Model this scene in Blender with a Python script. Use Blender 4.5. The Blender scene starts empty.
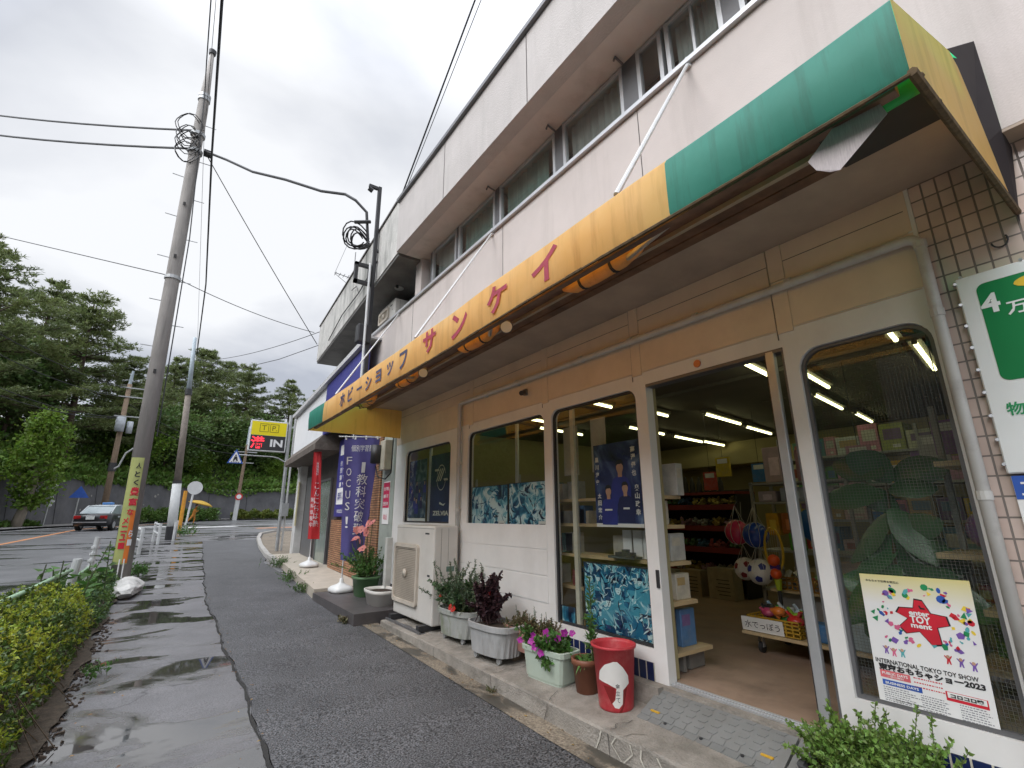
import bpy, bmesh, math, random
import numpy as np
from mathutils import Vector, Matrix
random.seed(7); RNG = np.random.default_rng(7)
SC = bpy.context.scene; COL = SC.collection
R = math.radians
# ---------------------------------------------------------------- camera
CAMH = 1.55
yaw, pitch, roll, F = R(35.073), R(15.172), R(-0.311), 477.47
fw = Vector((math.sin(yaw)*math.cos(pitch), math.cos(yaw)*math.cos(pitch), math.sin(pitch)))
r0 = Vector((math.cos(yaw), -math.sin(yaw), 0)); u0 = r0.cross(fw)
rr = r0*math.cos(roll)+u0*math.sin(roll); uu = rr.cross(fw)
cam = bpy.data.cameras.new('camera'); co = bpy.data.objects.new('camera', cam); COL.objects.link(co)
co.matrix_world = Matrix(((rr.x, uu.x, -fw.x, 0), (rr.y, uu.y, -fw.y, 0), (rr.z, uu.z, -fw.z, CAMH), (0, 0, 0, 1)))
cam.sensor_width = 36; cam.lens = 36*F/1024; cam.clip_start = 0.05; cam.clip_end = 2000
SC.camera = co
# ---------------------------------------------------------------- world, sun, exposure
SUN_EL, SUN_AZ = 36, -100            # azimuth of the bright part of the cloud, clockwise from +Y
W = bpy.data.worlds.new('World'); SC.world = W; W.use_nodes = True
nt = W.node_tree; nt.nodes.clear()
def N(t, **k):
    n = nt.nodes.new(t)
    for a, b in k.items(): setattr(n, a, b)
    return n
out = N('ShaderNodeOutputWorld'); bg = N('ShaderNodeBackground'); bg.inputs[1].default_value = 0.1
sky = N('ShaderNodeTexSky', sky_type='NISHITA', sun_disc=False); sky.sun_elevation = R(SUN_EL); sky.sun_rotation = R(SUN_AZ)
tc = N('ShaderNodeTexCoord'); sep = N('ShaderNodeSeparateXYZ'); nt.links.new(tc.outputs['Generated'], sep.inputs[0])
# cloud layer: project the direction on a flat ceiling
mx = N('ShaderNodeMath', operation='MAXIMUM'); mx.inputs[1].default_value = 0.0; nt.links.new(sep.outputs[2], mx.inputs[0])
ad = N('ShaderNodeMath', operation='ADD'); ad.inputs[1].default_value = 0.25; nt.links.new(mx.outputs[0], ad.inputs[0])
dv = N('ShaderNodeVectorMath', operation='DIVIDE'); cb = N('ShaderNodeCombineXYZ')
for i in range(3): nt.links.new(ad.outputs[0], cb.inputs[i])
nt.links.new(tc.outputs['Generated'], dv.inputs[0]); nt.links.new(cb.outputs[0], dv.inputs[1])
no = N('ShaderNodeTexNoise'); no.inputs['Scale'].default_value = 1.1; no.inputs['Detail'].default_value = 7; no.inputs['Roughness'].default_value = 0.5; no.inputs['Distortion'].default_value = 0.25
nt.links.new(dv.outputs[0], no.inputs['Vector'])
cr = N('ShaderNodeValToRGB'); cr.color_ramp.elements[0].position = 0.43; cr.color_ramp.elements[1].position = 0.64
cr.color_ramp.elements[0].color = (3.3, 3.5, 4.0, 1); cr.color_ramp.elements[1].color = (6.3, 6.4, 6.6, 1)
nt.links.new(no.outputs['Fac'], cr.inputs[0])
# cloud boosted out of view, towards sun and zenith, to fill facade and ground
dp = N('ShaderNodeVectorMath', operation='DOT_PRODUCT'); nrm = N('ShaderNodeVectorMath', operation='NORMALIZE'); nt.links.new(tc.outputs['Generated'], nrm.inputs[0])
nt.links.new(nrm.outputs[0], dp.inputs[0])
sd = (math.sin(R(SUN_AZ))*math.cos(R(SUN_EL)), math.cos(R(SUN_AZ))*math.cos(R(SUN_EL)), math.sin(R(SUN_EL))); dp.inputs[1].default_value = sd
mr = N('ShaderNodeMapRange'); mr.inputs[1].default_value = 0.45; mr.inputs[2].default_value = 1.0; mr.inputs[3].default_value = 0.86; mr.inputs[4].default_value = 3.6
nt.links.new(dp.outputs['Value'], mr.inputs[0])
mul = N('ShaderNodeVectorMath', operation='SCALE'); nt.links.new(cr.outputs[0], mul.inputs[0]); nt.links.new(mr.outputs[0], mul.inputs['Scale'])
mz = N('ShaderNodeMapRange'); mz.inputs[1].default_value = 0.68; mz.inputs[2].default_value = 1.0; mz.inputs[3].default_value = 1.0; mz.inputs[4].default_value = 2.6; nt.links.new(sep.outputs[2], mz.inputs[0])
mu2 = N('ShaderNodeVectorMath', operation='SCALE'); nt.links.new(mul.outputs[0], mu2.inputs[0]); nt.links.new(mz.outputs[0], mu2.inputs['Scale'])
mix = N('ShaderNodeMixRGB'); mix.inputs[0].default_value = 0.96
nt.links.new(sky.outputs[0], mix.inputs[1]); nt.links.new(mu2.outputs[0], mix.inputs[2])
nt.links.new(mix.outputs[0], bg.inputs[0]); nt.links.new(bg.outputs[0], out.inputs[0])
sl = bpy.data.lights.new('sun', 'SUN'); sl.energy = 1.25; sl.angle = R(50); sl.color = (1, 0.97, 0.92)
so = bpy.data.objects.new('sun', sl); COL.objects.link(so); so.rotation_euler = Vector(sd).to_track_quat('Z', 'Y').to_euler(); so.location = (-20, -10, 40)
vs = SC.view_settings; SC.display_settings.display_device = 'sRGB'
vs.view_transform = 'Standard'; vs.look = 'None'; vs.exposure = 0.86; vs.gamma = 1; vs.use_curve_mapping = False
SC.render.engine = 'CYCLES'
SC.cycles.max_bounces = 8; SC.cycles.transparent_max_bounces = 16; SC.cycles.glossy_bounces = 4
try: SC.cycles.use_denoising = True
except Exception: pass
# ---------------------------------------------------------------- materials
MATS = {}
def mat(name, color, rough=0.6, var=0.18, scale=4.0, stretch=(1, 1, 1), c2=None, bump=0.0, bscale=40.0, metal=0.0, spec=0.5, transl=0.0, island=0.0, coat=0.0, dirt=None, dirtscale=2.0, dirtstretch=(1, 1, 1), rough2=None, tcol=None, bstretch=(1, 1, 1)):
    if name in MATS: return MATS[name]
    m = bpy.data.materials.new(name); m.use_nodes = True; t = m.node_tree; L = t.links.new
    p = t.nodes['Principled BSDF']; o = t.nodes['Material Output']
    p.inputs['Roughness'].default_value = rough; p.inputs['Metallic'].default_value = metal
    p.inputs['Specular IOR Level'].default_value = spec; p.inputs['Coat Weight'].default_value = coat
    co_ = t.nodes.new('ShaderNodeTexCoord'); mp = t.nodes.new('ShaderNodeMapping'); mp.inputs['Scale'].default_value = stretch; L(co_.outputs['Object'], mp.inputs[0])
    nz = t.nodes.new('ShaderNodeTexNoise'); nz.inputs['Scale'].default_value = scale; nz.inputs['Detail'].default_value = 6; nz.inputs['Roughness'].default_value = 0.62; L(mp.outputs[0], nz.inputs['Vector'])
    ra = t.nodes.new('ShaderNodeValToRGB'); e = ra.color_ramp.elements; e[0].position = 0.3; e[1].position = 0.7
    b = c2 if c2 else tuple(c*(1+var) for c in color); a = tuple(c*(1-var) for c in color) if not c2 else color
    e[0].color = (*a, 1); e[1].color = (*[min(1, x) for x in b], 1); L(nz.outputs['Fac'], ra.inputs[0]); col = ra.outputs[0]
    if dirt:
        mp2 = t.nodes.new('ShaderNodeMapping'); mp2.inputs['Scale'].default_value = dirtstretch; mp2.inputs['Location'].default_value = (3.1, 1.7, 0.4); L(co_.outputs['Object'], mp2.inputs[0])
        n2 = t.nodes.new('ShaderNodeTexNoise'); n2.inputs['Scale'].default_value = dirtscale; n2.inputs['Detail'].default_value = 8; n2.inputs['Roughness'].default_value = 0.68; L(mp2.outputs[0], n2.inputs['Vector'])
        r2 = t.nodes.new('ShaderNodeValToRGB'); r2.color_ramp.elements[0].position = 0.5; r2.color_ramp.elements[1].position = 0.74
        r2.color_ramp.elements[0].color = (0, 0, 0, 1); r2.color_ramp.elements[1].color = (dirt[3],)*3+(1,); L(n2.outputs['Fac'], r2.inputs[0])
        mm = t.nodes.new('ShaderNodeMixRGB'); L(r2.outputs[0], mm.inputs[0]); L(col, mm.inputs[1]); mm.inputs[2].default_value = (*dirt[:3], 1); col = mm.outputs[0]
    if island:
        ge = t.nodes.new('ShaderNodeNewGeometry'); hs = t.nodes.new('ShaderNodeHueSaturation'); ma = t.nodes.new('ShaderNodeMapRange')
        ma.inputs[3].default_value = 1-island; ma.inputs[4].default_value = 1+island; L(ge.outputs['Random Per Island'], ma.inputs[0]); L(ma.outputs[0], hs.inputs['Value'])
        m2 = t.nodes.new('ShaderNodeMapRange'); m2.inputs[3].default_value = 0.5-island*0.07; m2.inputs[4].default_value = 0.5+island*0.04; L(ge.outputs['Random Per Island'], m2.inputs[0]); L(m2.outputs[0], hs.inputs['Hue'])
        L(col, hs.inputs['Color']); col = hs.outputs[0]
    L(col, p.inputs['Base Color'])
    if rough2 is not None:
        rm = t.nodes.new('ShaderNodeMapRange'); rm.inputs[1].default_value = 0.35; rm.inputs[2].default_value = 0.65; rm.inputs[3].default_value = rough; rm.inputs[4].default_value = rough2; L(nz.outputs['Fac'], rm.inputs[0]); L(rm.outputs[0], p.inputs['Roughness'])
    if bump:
        bn = t.nodes.new('ShaderNodeTexNoise'); bn.inputs['Scale'].default_value = bscale; bn.inputs['Detail'].default_value = 4; bm_ = t.nodes.new('ShaderNodeMapping'); bm_.inputs['Scale'].default_value = bstretch; L(co_.outputs['Object'], bm_.inputs[0]); L(bm_.outputs[0], bn.inputs['Vector'])
        bu = t.nodes.new('ShaderNodeBump'); bu.inputs['Strength'].default_value = bump; bu.inputs['Distance'].default_value = 0.02; L(bn.outputs['Fac'], bu.inputs['Height']); L(bu.outputs[0], p.inputs['Normal'])
    if transl:
        tr = t.nodes.new('ShaderNodeBsdfTranslucent'); ms = t.nodes.new('ShaderNodeMixShader'); ms.inputs[0].default_value = transl
        L(col, tr.inputs['Color']) if tcol is None else setattr(tr.inputs['Color'], 'default_value', (*tcol, 1)); L(p.outputs[0], ms.inputs[1]); L(tr.outputs[0], ms.inputs[2]); L(ms.outputs[0], o.inputs[0])
    MATS[name] = m; return m
def emit(name, color, s):
    if name in MATS: return MATS[name]
    m = bpy.data.materials.new(name); m.use_nodes = True; p = m.node_tree.nodes['Principled BSDF']
    p.inputs['Base Color'].default_value = (*color, 1); p.inputs['Emission Color'].default_value = (*color, 1); p.inputs['Emission Strength'].default_value = s
    MATS[name] = m; return m
def glass(name, tint=(0.93, 0.95, 0.94), ior=1.75, rough=0.0, wave=0.0):
    m = bpy.data.materials.new(name); m.use_nodes = True; t = m.node_tree; L = t.links.new; t.nodes.clear()
    o = t.nodes.new('ShaderNodeOutputMaterial'); tr = t.nodes.new('ShaderNodeBsdfTransparent'); tr.inputs[0].default_value = (*tint, 1)
    gl = t.nodes.new('ShaderNodeBsdfGlossy'); gl.inputs['Roughness'].default_value = rough; fr = t.nodes.new('ShaderNodeLayerWeight'); fr.inputs[0].default_value = 0.5
    pw = t.nodes.new('ShaderNodeMath'); pw.operation = 'POWER'; pw.inputs[1].default_value = 4.6; L(fr.outputs['Facing'], pw.inputs[0]); f0 = 2*((ior-1)/(ior+1))**2; ma = t.nodes.new('ShaderNodeMath'); ma.operation = 'MULTIPLY_ADD'; L(pw.outputs[0], ma.inputs[0]); ma.inputs[1].default_value = 1-f0; ma.inputs[2].default_value = f0
    ms = t.nodes.new('ShaderNodeMixShader'); L(ma.outputs[0], ms.inputs[0]); L(tr.outputs[0], ms.inputs[1]); L(gl.outputs[0], ms.inputs[2]); L(ms.outputs[0], o.inputs[0])
    if wave:
        co_ = t.nodes.new('ShaderNodeTexCoord'); n = t.nodes.new('ShaderNodeTexNoise'); n.inputs['Scale'].default_value = 2.2; L(co_.outputs['Object'], n.inputs['Vector'])
        b = t.nodes.new('ShaderNodeBump'); b.inputs['Strength'].default_value = wave; b.inputs['Distance'].default_value = 0.02; L(n.outputs['Fac'], b.inputs['Height']); L(b.outputs[0], gl.inputs['Normal']); L(b.outputs[0], fr.inputs['Normal'])
    MATS[name] = m; return m
def ground_mat(name, dry, wet, puddle_scale, puddle_stretch, lo, hi, speck=0.35, speck_scale=260, bump=0.5, base_rough=0.75, wet_rough=0.06, rot=0.0, crack=0.0):
    m = bpy.data.materials.new(name); m.use_nodes = True; t = m.node_tree; L = t.links.new; p = t.nodes['Principled BSDF']
    co_ = t.nodes.new('ShaderNodeTexCoord'); mp = t.nodes.new('ShaderNodeMapping'); mp.inputs['Scale'].default_value = puddle_stretch; mp.inputs['Rotation'].default_value = (0, 0, rot); L(co_.outputs['Object'], mp.inputs[0])
    n1 = t.nodes.new('ShaderNodeTexNoise'); n1.inputs['Scale'].default_value = puddle_scale; n1.inputs['Detail'].default_value = 5; n1.inputs['Roughness'].default_value = 0.55; n1.inputs['Distortion'].default_value = 0.6; L(mp.outputs[0], n1.inputs['Vector'])
    pud = t.nodes.new('ShaderNodeMapRange'); pud.interpolation_type = 'SMOOTHSTEP'; pud.inputs[1].default_value = lo; pud.inputs[2].default_value = hi; L(n1.outputs['Fac'], pud.inputs[0])
    n2 = t.nodes.new('ShaderNodeTexNoise'); n2.inputs['Scale'].default_value = speck_scale; n2.inputs['Detail'].default_value = 3; L(co_.outputs['Object'], n2.inputs['Vector'])
    n3 = t.nodes.new('ShaderNodeTexNoise'); n3.inputs['Scale'].default_value = 1.3; n3.inputs['Detail'].default_value = 8; n3.inputs['Roughness'].default_value = 0.65; L(co_.outputs['Object'], n3.inputs['Vector'])
    r = t.nodes.new('ShaderNodeValToRGB'); r.color_ramp.elements[0].position = 0.36; r.color_ramp.elements[1].position = 0.66
    r.color_ramp.elements[0].color = (*[c*(1-speck) for c in dry], 1); r.color_ramp.elements[1].color = (*[c*(1+speck*1.6) for c in dry], 1); L(n2.outputs['Fac'], r.inputs[0])
    b3 = t.nodes.new('ShaderNodeMapRange'); b3.inputs[1].default_value = 0.3; b3.inputs[2].default_value = 0.7; b3.inputs[3].default_value = 0.72; b3.inputs[4].default_value = 1.25; L(n3.outputs['Fac'], b3.inputs[0])
    sc = t.nodes.new('ShaderNodeVectorMath'); sc.operation = 'SCALE'; L(r.outputs[0], sc.inputs[0]); L(b3.outputs[0], sc.inputs['Scale'])
    mm = t.nodes.new('ShaderNodeMixRGB'); L(pud.outputs[0], mm.inputs[0]); L(sc.outputs[0], mm.inputs[1]); mm.inputs[2].default_value = (*wet, 1); col = mm.outputs[0]
    hsum = n2.outputs['Fac']
    if crack:
        vo = t.nodes.new('ShaderNodeTexVoronoi'); vo.feature = 'DISTANCE_TO_EDGE'; vo.inputs['Scale'].default_value = 0.55
        nd = t.nodes.new('ShaderNodeTexNoise'); nd.inputs['Scale'].default_value = 3; nd.inputs['Detail'].default_value = 6; L(co_.outputs['Object'], nd.inputs['Vector'])
        vm = t.nodes.new('ShaderNodeVectorMath'); vm.operation = 'MULTIPLY_ADD'; L(nd.outputs['Color'], vm.inputs[0]); vm.inputs[1].default_value = (0.7, 0.7, 0); L(co_.outputs['Object'], vm.inputs[2]); L(vm.outputs[0], vo.inputs['Vector'])
        cm = t.nodes.new('ShaderNodeMapRange'); cm.inputs[1].default_value = 0.0; cm.inputs[2].default_value = 0.009; cm.inputs[3].default_value = crack; cm.inputs[4].default_value = 0; L(vo.outputs['Distance'], cm.inputs[0])
        m4 = t.nodes.new('ShaderNodeMixRGB'); L(cm.outputs[0], m4.inputs[0]); L(col, m4.inputs[1]); m4.inputs[2].default_value = (0.012, 0.012, 0.012, 1); col = m4.outputs[0]
    L(col, p.inputs['Base Color'])
    ro = t.nodes.new('ShaderNodeMapRange'); ro.inputs[3].default_value = base_rough; ro.inputs[4].default_value = wet_rough; L(pud.outputs[0], ro.inputs[0])
    L(ro.outputs[0], p.inputs['Roughness'])
    sp = t.nodes.new('ShaderNodeMapRange'); sp.inputs[3].default_value = 1.5; sp.inputs[4].default_value = 2.1; L(pud.outputs[0], sp.inputs[0]); L(sp.outputs[0], p.inputs['IOR'])
    inv = t.nodes.new('ShaderNodeMath'); inv.operation = 'MULTIPLY_ADD'; L(pud.outputs[0], inv.inputs[0]); inv.inputs[1].default_value = -bump; inv.inputs[2].default_value = bump
    bu = t.nodes.new('ShaderNodeBump'); bu.inputs['Distance'].default_value = 0.006; L(inv.outputs[0], bu.inputs['Strength']); L(hsum, bu.inputs['Height']); L(bu.outputs[0], p.inputs['Normal'])
    MATS[name] = m; return m
def brick_mat(name, c1, c2, mortar, bw, bh, mort, axes, rough=0.35, offset=0.0, bump=0.6, gap_rough=0.8, bias=0.0):
    """axes: which object axes carry the wall's length and height"""
    m = bpy.data.materials.new(name); m.use_nodes = True; t = m.node_tree; L = t.links.new; p = t.nodes['Principled BSDF']
    co_ = t.nodes.new('ShaderNodeTexCoord'); s = t.nodes.new('ShaderNodeSeparateXYZ'); c = t.nodes.new('ShaderNodeCombineXYZ'); L(co_.outputs['Object'], s.inputs[0])
    L(s.outputs[axes[0]], c.inputs[0]); L(s.outputs[axes[1]], c.inputs[1])
    b = t.nodes.new('ShaderNodeTexBrick'); b.inputs['Scale'].default_value = 1; b.inputs['Brick Width'].default_value = bw; b.inputs['Row Height'].default_value = bh; b.inputs['Mortar Size'].default_value = mort; b.inputs['Mortar Smooth'].default_value = 0.15
    b.offset = offset; b.inputs['Bias'].default_value = bias; b.inputs['Color1'].default_value = (*c1, 1); b.inputs['Color2'].default_value = (*c2, 1); b.inputs['Mortar'].default_value = (*mortar, 1); L(c.outputs[0], b.inputs['Vector'])
    n = t.nodes.new('ShaderNodeTexNoise'); n.inputs['Scale'].default_value = 3; n.inputs['Detail'].default_value = 8; L(co_.outputs['Object'], n.inputs['Vector'])
    v = t.nodes.new('ShaderNodeMapRange'); v.inputs[1].default_value = 0.3; v.inputs[2].default_value = 0.7; v.inputs[3].default_value = 0.8; v.inputs[4].default_value = 1.15; L(n.outputs['Fac'], v.inputs[0])
    sc = t.nodes.new('ShaderNodeVectorMath'); sc.operation = 'SCALE'; L(b.outputs['Color'], sc.inputs[0]); L(v.outputs[0], sc.inputs['Scale']); L(sc.outputs[0], p.inputs['Base Color'])
    ro = t.nodes.new('ShaderNodeMapRange'); ro.inputs[3].default_value = rough; ro.inputs[4].default_value = gap_rough; L(b.outputs['Fac'], ro.inputs[0]); L(ro.outputs[0], p.inputs['Roughness'])
    bu = t.nodes.new('ShaderNodeBump'); bu.invert = True; bu.inputs['Strength'].default_value = bump; bu.inputs['Distance'].default_value = 0.006; L(b.outputs['Fac'], bu.inputs['Height']); L(bu.outputs[0], p.inputs['Normal'])
    MATS[name] = m; return m
def art_mat(name, stops, scale=5.0, dist=3.0, detail=6, loc=(0, 0, 0), stretch=(1, 1, 1), rough=0.4):
    m = bpy.data.materials.new(name); m.use_nodes = True; t = m.node_tree; L = t.links.new; p = t.nodes['Principled BSDF']; p.inputs['Roughness'].default_value = rough
    co_ = t.nodes.new('ShaderNodeTexCoord'); mp = t.nodes.new('ShaderNodeMapping'); mp.inputs['Location'].default_value = loc; mp.inputs['Scale'].default_value = stretch; L(co_.outputs['Object'], mp.inputs[0])
    n = t.nodes.new('ShaderNodeTexNoise'); n.inputs['Scale'].default_value = scale; n.inputs['Distortion'].default_value = dist; n.inputs['Detail'].default_value = detail; L(mp.outputs[0], n.inputs['Vector'])
    r = t.nodes.new('ShaderNodeValToRGB'); e = r.color_ramp.elements
    while len(e) < len(stops): e.new(0.5)
    for q, (pos, c) in zip(e, stops): q.position = pos; q.color = (*c, 1)
    L(n.outputs['Fac'], r.inputs[0]); L(r.outputs[0], p.inputs['Base Color']); MATS[name] = m; return m
# ---------------------------------------------------------------- building helpers
def tag(o, label=None, cat=None, group=None, kind=None):
    if label: o['label'] = label
    if cat: o['category'] = cat
    if group: o['group'] = group
    if kind: o['kind'] = kind
    return o
def thing(name, label, cat, loc=(0, 0, 0), group=None, rotz=0.0):
    o = bpy.data.objects.new(name, None); o.empty_display_size = 0.2; COL.objects.link(o); o.location = loc; o.rotation_euler = (0, 0, rotz)
    return tag(o, label, cat, group)
def offset_of(p):
    v = Vector((0, 0, 0))
    while p is not None: v += p.location; p = p.parent
    return v
def place_child(o, parent):
    o.parent = parent
def link_mesh(name, me, parent=None, local=False):
    o = bpy.data.objects.new(name, me); COL.objects.link(o)
    if parent is not None:
        o.parent = parent
        if not local: me.transform(Matrix.Translation(-offset_of(parent)))
    elif not local and len(me.vertices):
        a = np.empty(len(me.vertices)*3, np.float32); me.vertices.foreach_get('co', a); a = a.reshape(-1, 3); lo, hi = a.min(0), a.max(0)
        c = Vector(((lo[0]+hi[0])/2, (lo[1]+hi[1])/2, lo[2])); me.transform(Matrix.Translation(-c)); o.location = c
    return o
class MB:
    def __init__(s, M=None): s.v = []; s.f = []; s.fm = []; s.fs = []; s.mats = []; s.cur = 0; s.M = M; s.sm = False
    def m(s, material, smooth=False):
        if material not in s.mats: s.mats.append(material)
        s.cur = s.mats.index(material); s.sm = smooth; return s
    def add(s, vs, fs):
        b = len(s.v)
        for p in vs:
            p = Vector(p); s.v.append(s.M @ p if s.M is not None else p)
        for f in fs: s.f.append([b+i for i in f]); s.fm.append(s.cur); s.fs.append(s.sm)
        return s
    def box(s, a, b):
        (x0, y0, z0), (x1, y1, z1) = [min(p, q) for p, q in zip(a, b)], [max(p, q) for p, q in zip(a, b)]
        return s.add([(x0, y0, z0), (x1, y0, z0), (x1, y1, z0), (x0, y1, z0), (x0, y0, z1), (x1, y0, z1), (x1, y1, z1), (x0, y1, z1)],
                     [(0, 3, 2, 1), (4, 5, 6, 7), (0, 1, 5, 4), (1, 2, 6, 5), (2, 3, 7, 6), (3, 0, 4, 7)])
    def obox(s, c, size, rz=0.0, rx=0.0, ry=0.0):
        T = Matrix.Translation(c) @ Matrix.Rotation(rz, 4, 'Z') @ Matrix.Rotation(ry, 4, 'Y') @ Matrix.Rotation(rx, 4, 'X'); h = [q/2 for q in size]
        vs = [T @ Vector((sx*h[0], sy*h[1], sz*h[2])) for sz in (-1, 1) for sx, sy in ((-1, -1), (1, -1), (1, 1), (-1, 1))]
        return s.add(vs, [(0, 3, 2, 1), (4, 5, 6, 7), (0, 1, 5, 4), (1, 2, 6, 5), (2, 3, 7, 6), (3, 0, 4, 7)])
    def bevbox(s, a, b, bev=0.01, seg=2):
        bm = bmesh.new(); bmesh.ops.create_cube(bm, size=1)
        a, b = Vector(a), Vector(b); bm.transform(Matrix.Translation((a+b)/2) @ Matrix.Diagonal((*[abs(q) for q in (b-a)], 1)))
        bmesh.ops.bevel(bm, geom=bm.edges[:], offset=bev, segments=seg, affect='EDGES', profile=0.5); bm.verts.index_update()
        s.add([v.co.copy() for v in bm.verts], [[v.index for v in f.verts] for f in bm.faces]); bm.free(); return s
    def tube(s, pts, r, n=8, caps=True):
        pts = [Vector(p) for p in pts]; rs = r if isinstance(r, (list, tuple)) else [r]*len(pts); vs = []; fs = []
        prev = None
        for i, p in enumerate(pts):
            d = (pts[min(i+1, len(pts)-1)]-pts[max(i-1, 0)])
            d = d.normalized() if d.length > 1e-9 else Vector((0, 0, 1))
            if prev is None: a = d.orthogonal().normalized()
            else:
                a = prev-d*prev.dot(d); a = a.normalized() if a.length > 1e-6 else d.orthogonal().normalized()
            prev = a; b = d.cross(a)
            for k in range(n):
                t = 2*math.pi*k/n; vs.append(p+(a*math.cos(t)+b*math.sin(t))*rs[i])
        for i in range(len(pts)-1):
            for k in range(n): fs.append((i*n+k, i*n+(k+1) % n, (i+1)*n+(k+1) % n, (i+1)*n+k))
        if caps: fs.append(tuple(range(n-1, -1, -1))); q = (len(pts)-1)*n; fs.append(tuple(range(q, q+n)))
        return s.add(vs, fs)
    def lathe(s, prof, c=(0, 0, 0), n=24, sx=1.0, sy=1.0, power=2.0, rz=0.0):
        """profile of (r, z); power > 2 squares the plan"""
        vs = []; fs = []; m = len(prof)
        for r, z in prof:
            for k in range(n):
                t = 2*math.pi*k/n; ct, st = math.cos(t), math.sin(t); q = (abs(ct)**power+abs(st)**power)**(-1/power)
                x, y = r*q*ct, r*q*st
                if isinstance(sx, tuple): x = math.copysign(max(0, r*0), x)
                x, y = x*sx, y*sy; x, y = x*math.cos(rz)-y*math.sin(rz), x*math.sin(rz)+y*math.cos(rz); vs.append((c[0]+x, c[1]+y, c[2]+z))
        for i in range(m-1):
            for k in range(n): fs.append((i*n+k, i*n+(k+1) % n, (i+1)*n+(k+1) % n, (i+1)*n+k))
        if prof[0][0] > 1e-5: fs.append(tuple(range(n-1, -1, -1)))
        if prof[-1][0] > 1e-5: q = (m-1)*n; fs.append(tuple(range(q, q+n)))
        return s.add(vs, fs)
    def poly(s, pts): return s.add(pts, [tuple(range(len(pts)))])
    def prism(s, pts, vec):
        vec = Vector(vec); n = len(pts); a = [Vector(p) for p in pts]; vs = a+[p+vec for p in a]
        return s.add(vs, [tuple(range(n-1, -1, -1)), tuple(range(n, 2*n))]+[(i, (i+1) % n, n+(i+1) % n, n+i) for i in range(n)])
    def sphere(s, c, r, n=16, k=10, sq=(1, 1, 1)):
        vs = []; fs = []
        for i in range(k+1):
            ph = math.pi*i/k
            for j in range(n):
                t = 2*math.pi*j/n; vs.append((c[0]+r*sq[0]*math.sin(ph)*math.cos(t), c[1]+r*sq[1]*math.sin(ph)*math.sin(t), c[2]+r*sq[2]*math.cos(ph)))
        for i in range(k):
            for j in range(n): fs.append((i*n+j, (i+1)*n+j, (i+1)*n+(j+1) % n, i*n+(j+1) % n))
        return s.add(vs, fs)
    def text(s, body, org, u, v, h=0.1, w=None, bold=0.0, center=True, spacing=1.0, res=2, maxw=None):
        V, Fc = glyphs(body, bold, res, spacing)
        if not len(V): return s
        lo = [min(p[i] for p in V) for i in (0, 1)]; hi = [max(p[i] for p in V) for i in (0, 1)]
        if w is not None: sx, sy = w/max(hi[0]-lo[0], 1e-3), h/max(hi[1]-lo[1], 1e-3)
        else:
            sx = sy = h
            if maxw and (hi[0]-lo[0])*sx > maxw: sx = maxw/(hi[0]-lo[0])
        o = Vector(org); u = Vector(u); v = Vector(v); c = ((lo[0]+hi[0])/2, (lo[1]+hi[1])/2) if center else lo
        return s.add([o+u*((x-c[0])*sx)+v*((y-c[1])*sy) for x, y in V], Fc)
    def mesh(s, name='mesh'):
        used = sorted({i for f in s.f for i in f}); re_ = {a: b for b, a in enumerate(used)}
        me = bpy.data.meshes.new(name); me.from_pydata([tuple(s.v[i]) for i in used], [], [[re_[i] for i in f] for f in s.f])
        for m_ in s.mats: me.materials.append(m_)
        me.polygons.foreach_set('material_index', s.fm); me.polygons.foreach_set('use_smooth', s.fs); me.update(); return me
    def build(s, name, parent=None, local=False, label=None): 
        o = link_mesh(name, s.mesh(name), parent, local)
        if label: o['label'] = label
        return o
GC = {}
def glyphs(body, bold, res, spacing):
    k = (body, bold, res, spacing)
    if k not in GC:
        c = bpy.data.curves.new('lettering', 'FONT'); c.body = body; c.offset = bold; c.resolution_u = res; c.space_character = spacing
        o = bpy.data.objects.new('lettering', c); COL.objects.link(o); me = bpy.data.meshes.new_from_object(o)
        GC[k] = ([(v.co.x, v.co.y) for v in me.vertices], [tuple(p.vertices) for p in me.polygons]); bpy.data.objects.remove(o); bpy.data.meshes.remove(me); bpy.data.curves.remove(c)
    return GC[k]
def np_mesh(name, V, material, parent=None, local=False, smooth=False):
    """V: (faces, corners, 3) loose faces"""
    n, k, _ = V.shape; me = bpy.data.meshes.new(name); me.vertices.add(n*k); me.vertices.foreach_set('co', V.reshape(-1).astype(np.float32))
    me.loops.add(n*k); me.loops.foreach_set('vertex_index', np.arange(n*k, dtype=np.int32)); me.polygons.add(n)
    me.polygons.foreach_set('loop_start', np.arange(0, n*k, k, dtype=np.int32)); me.polygons.foreach_set('loop_total', np.full(n, k, np.int32))
    me.materials.append(material); me.update(calc_edges=True); me.validate()
    return link_mesh(name, me, parent, local)
def unit(a): return a/np.maximum(np.linalg.norm(a, axis=-1, keepdims=True), 1e-9)
def leaf_quads(c, d, L, Wd, fold=0.15, rng=RNG):
    """kite leaves: base c, axis d, length L, width Wd"""
    n = len(c); d = unit(d); r = unit(np.cross(d, rng.normal(size=(n, 3)))); nn = np.cross(r, d); L = np.broadcast_to(np.asarray(L, float).reshape(-1, 1), (n, 1)); Wd = np.broadcast_to(np.asarray(Wd, float).reshape(-1, 1), (n, 1))
    mid = c+d*L*0.45
    return np.stack([c, mid+r*Wd/2+nn*L*fold, c+d*L, mid-r*Wd/2+nn*L*fold], 1)
def bez(p0, p1, sag, n=16):
    p0, p1 = Vector(p0), Vector(p1); return [p0.lerp(p1, i/n)-Vector((0, 0, sag*4*(i/n)*(1-i/n))) for i in range(n+1)]
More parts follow.
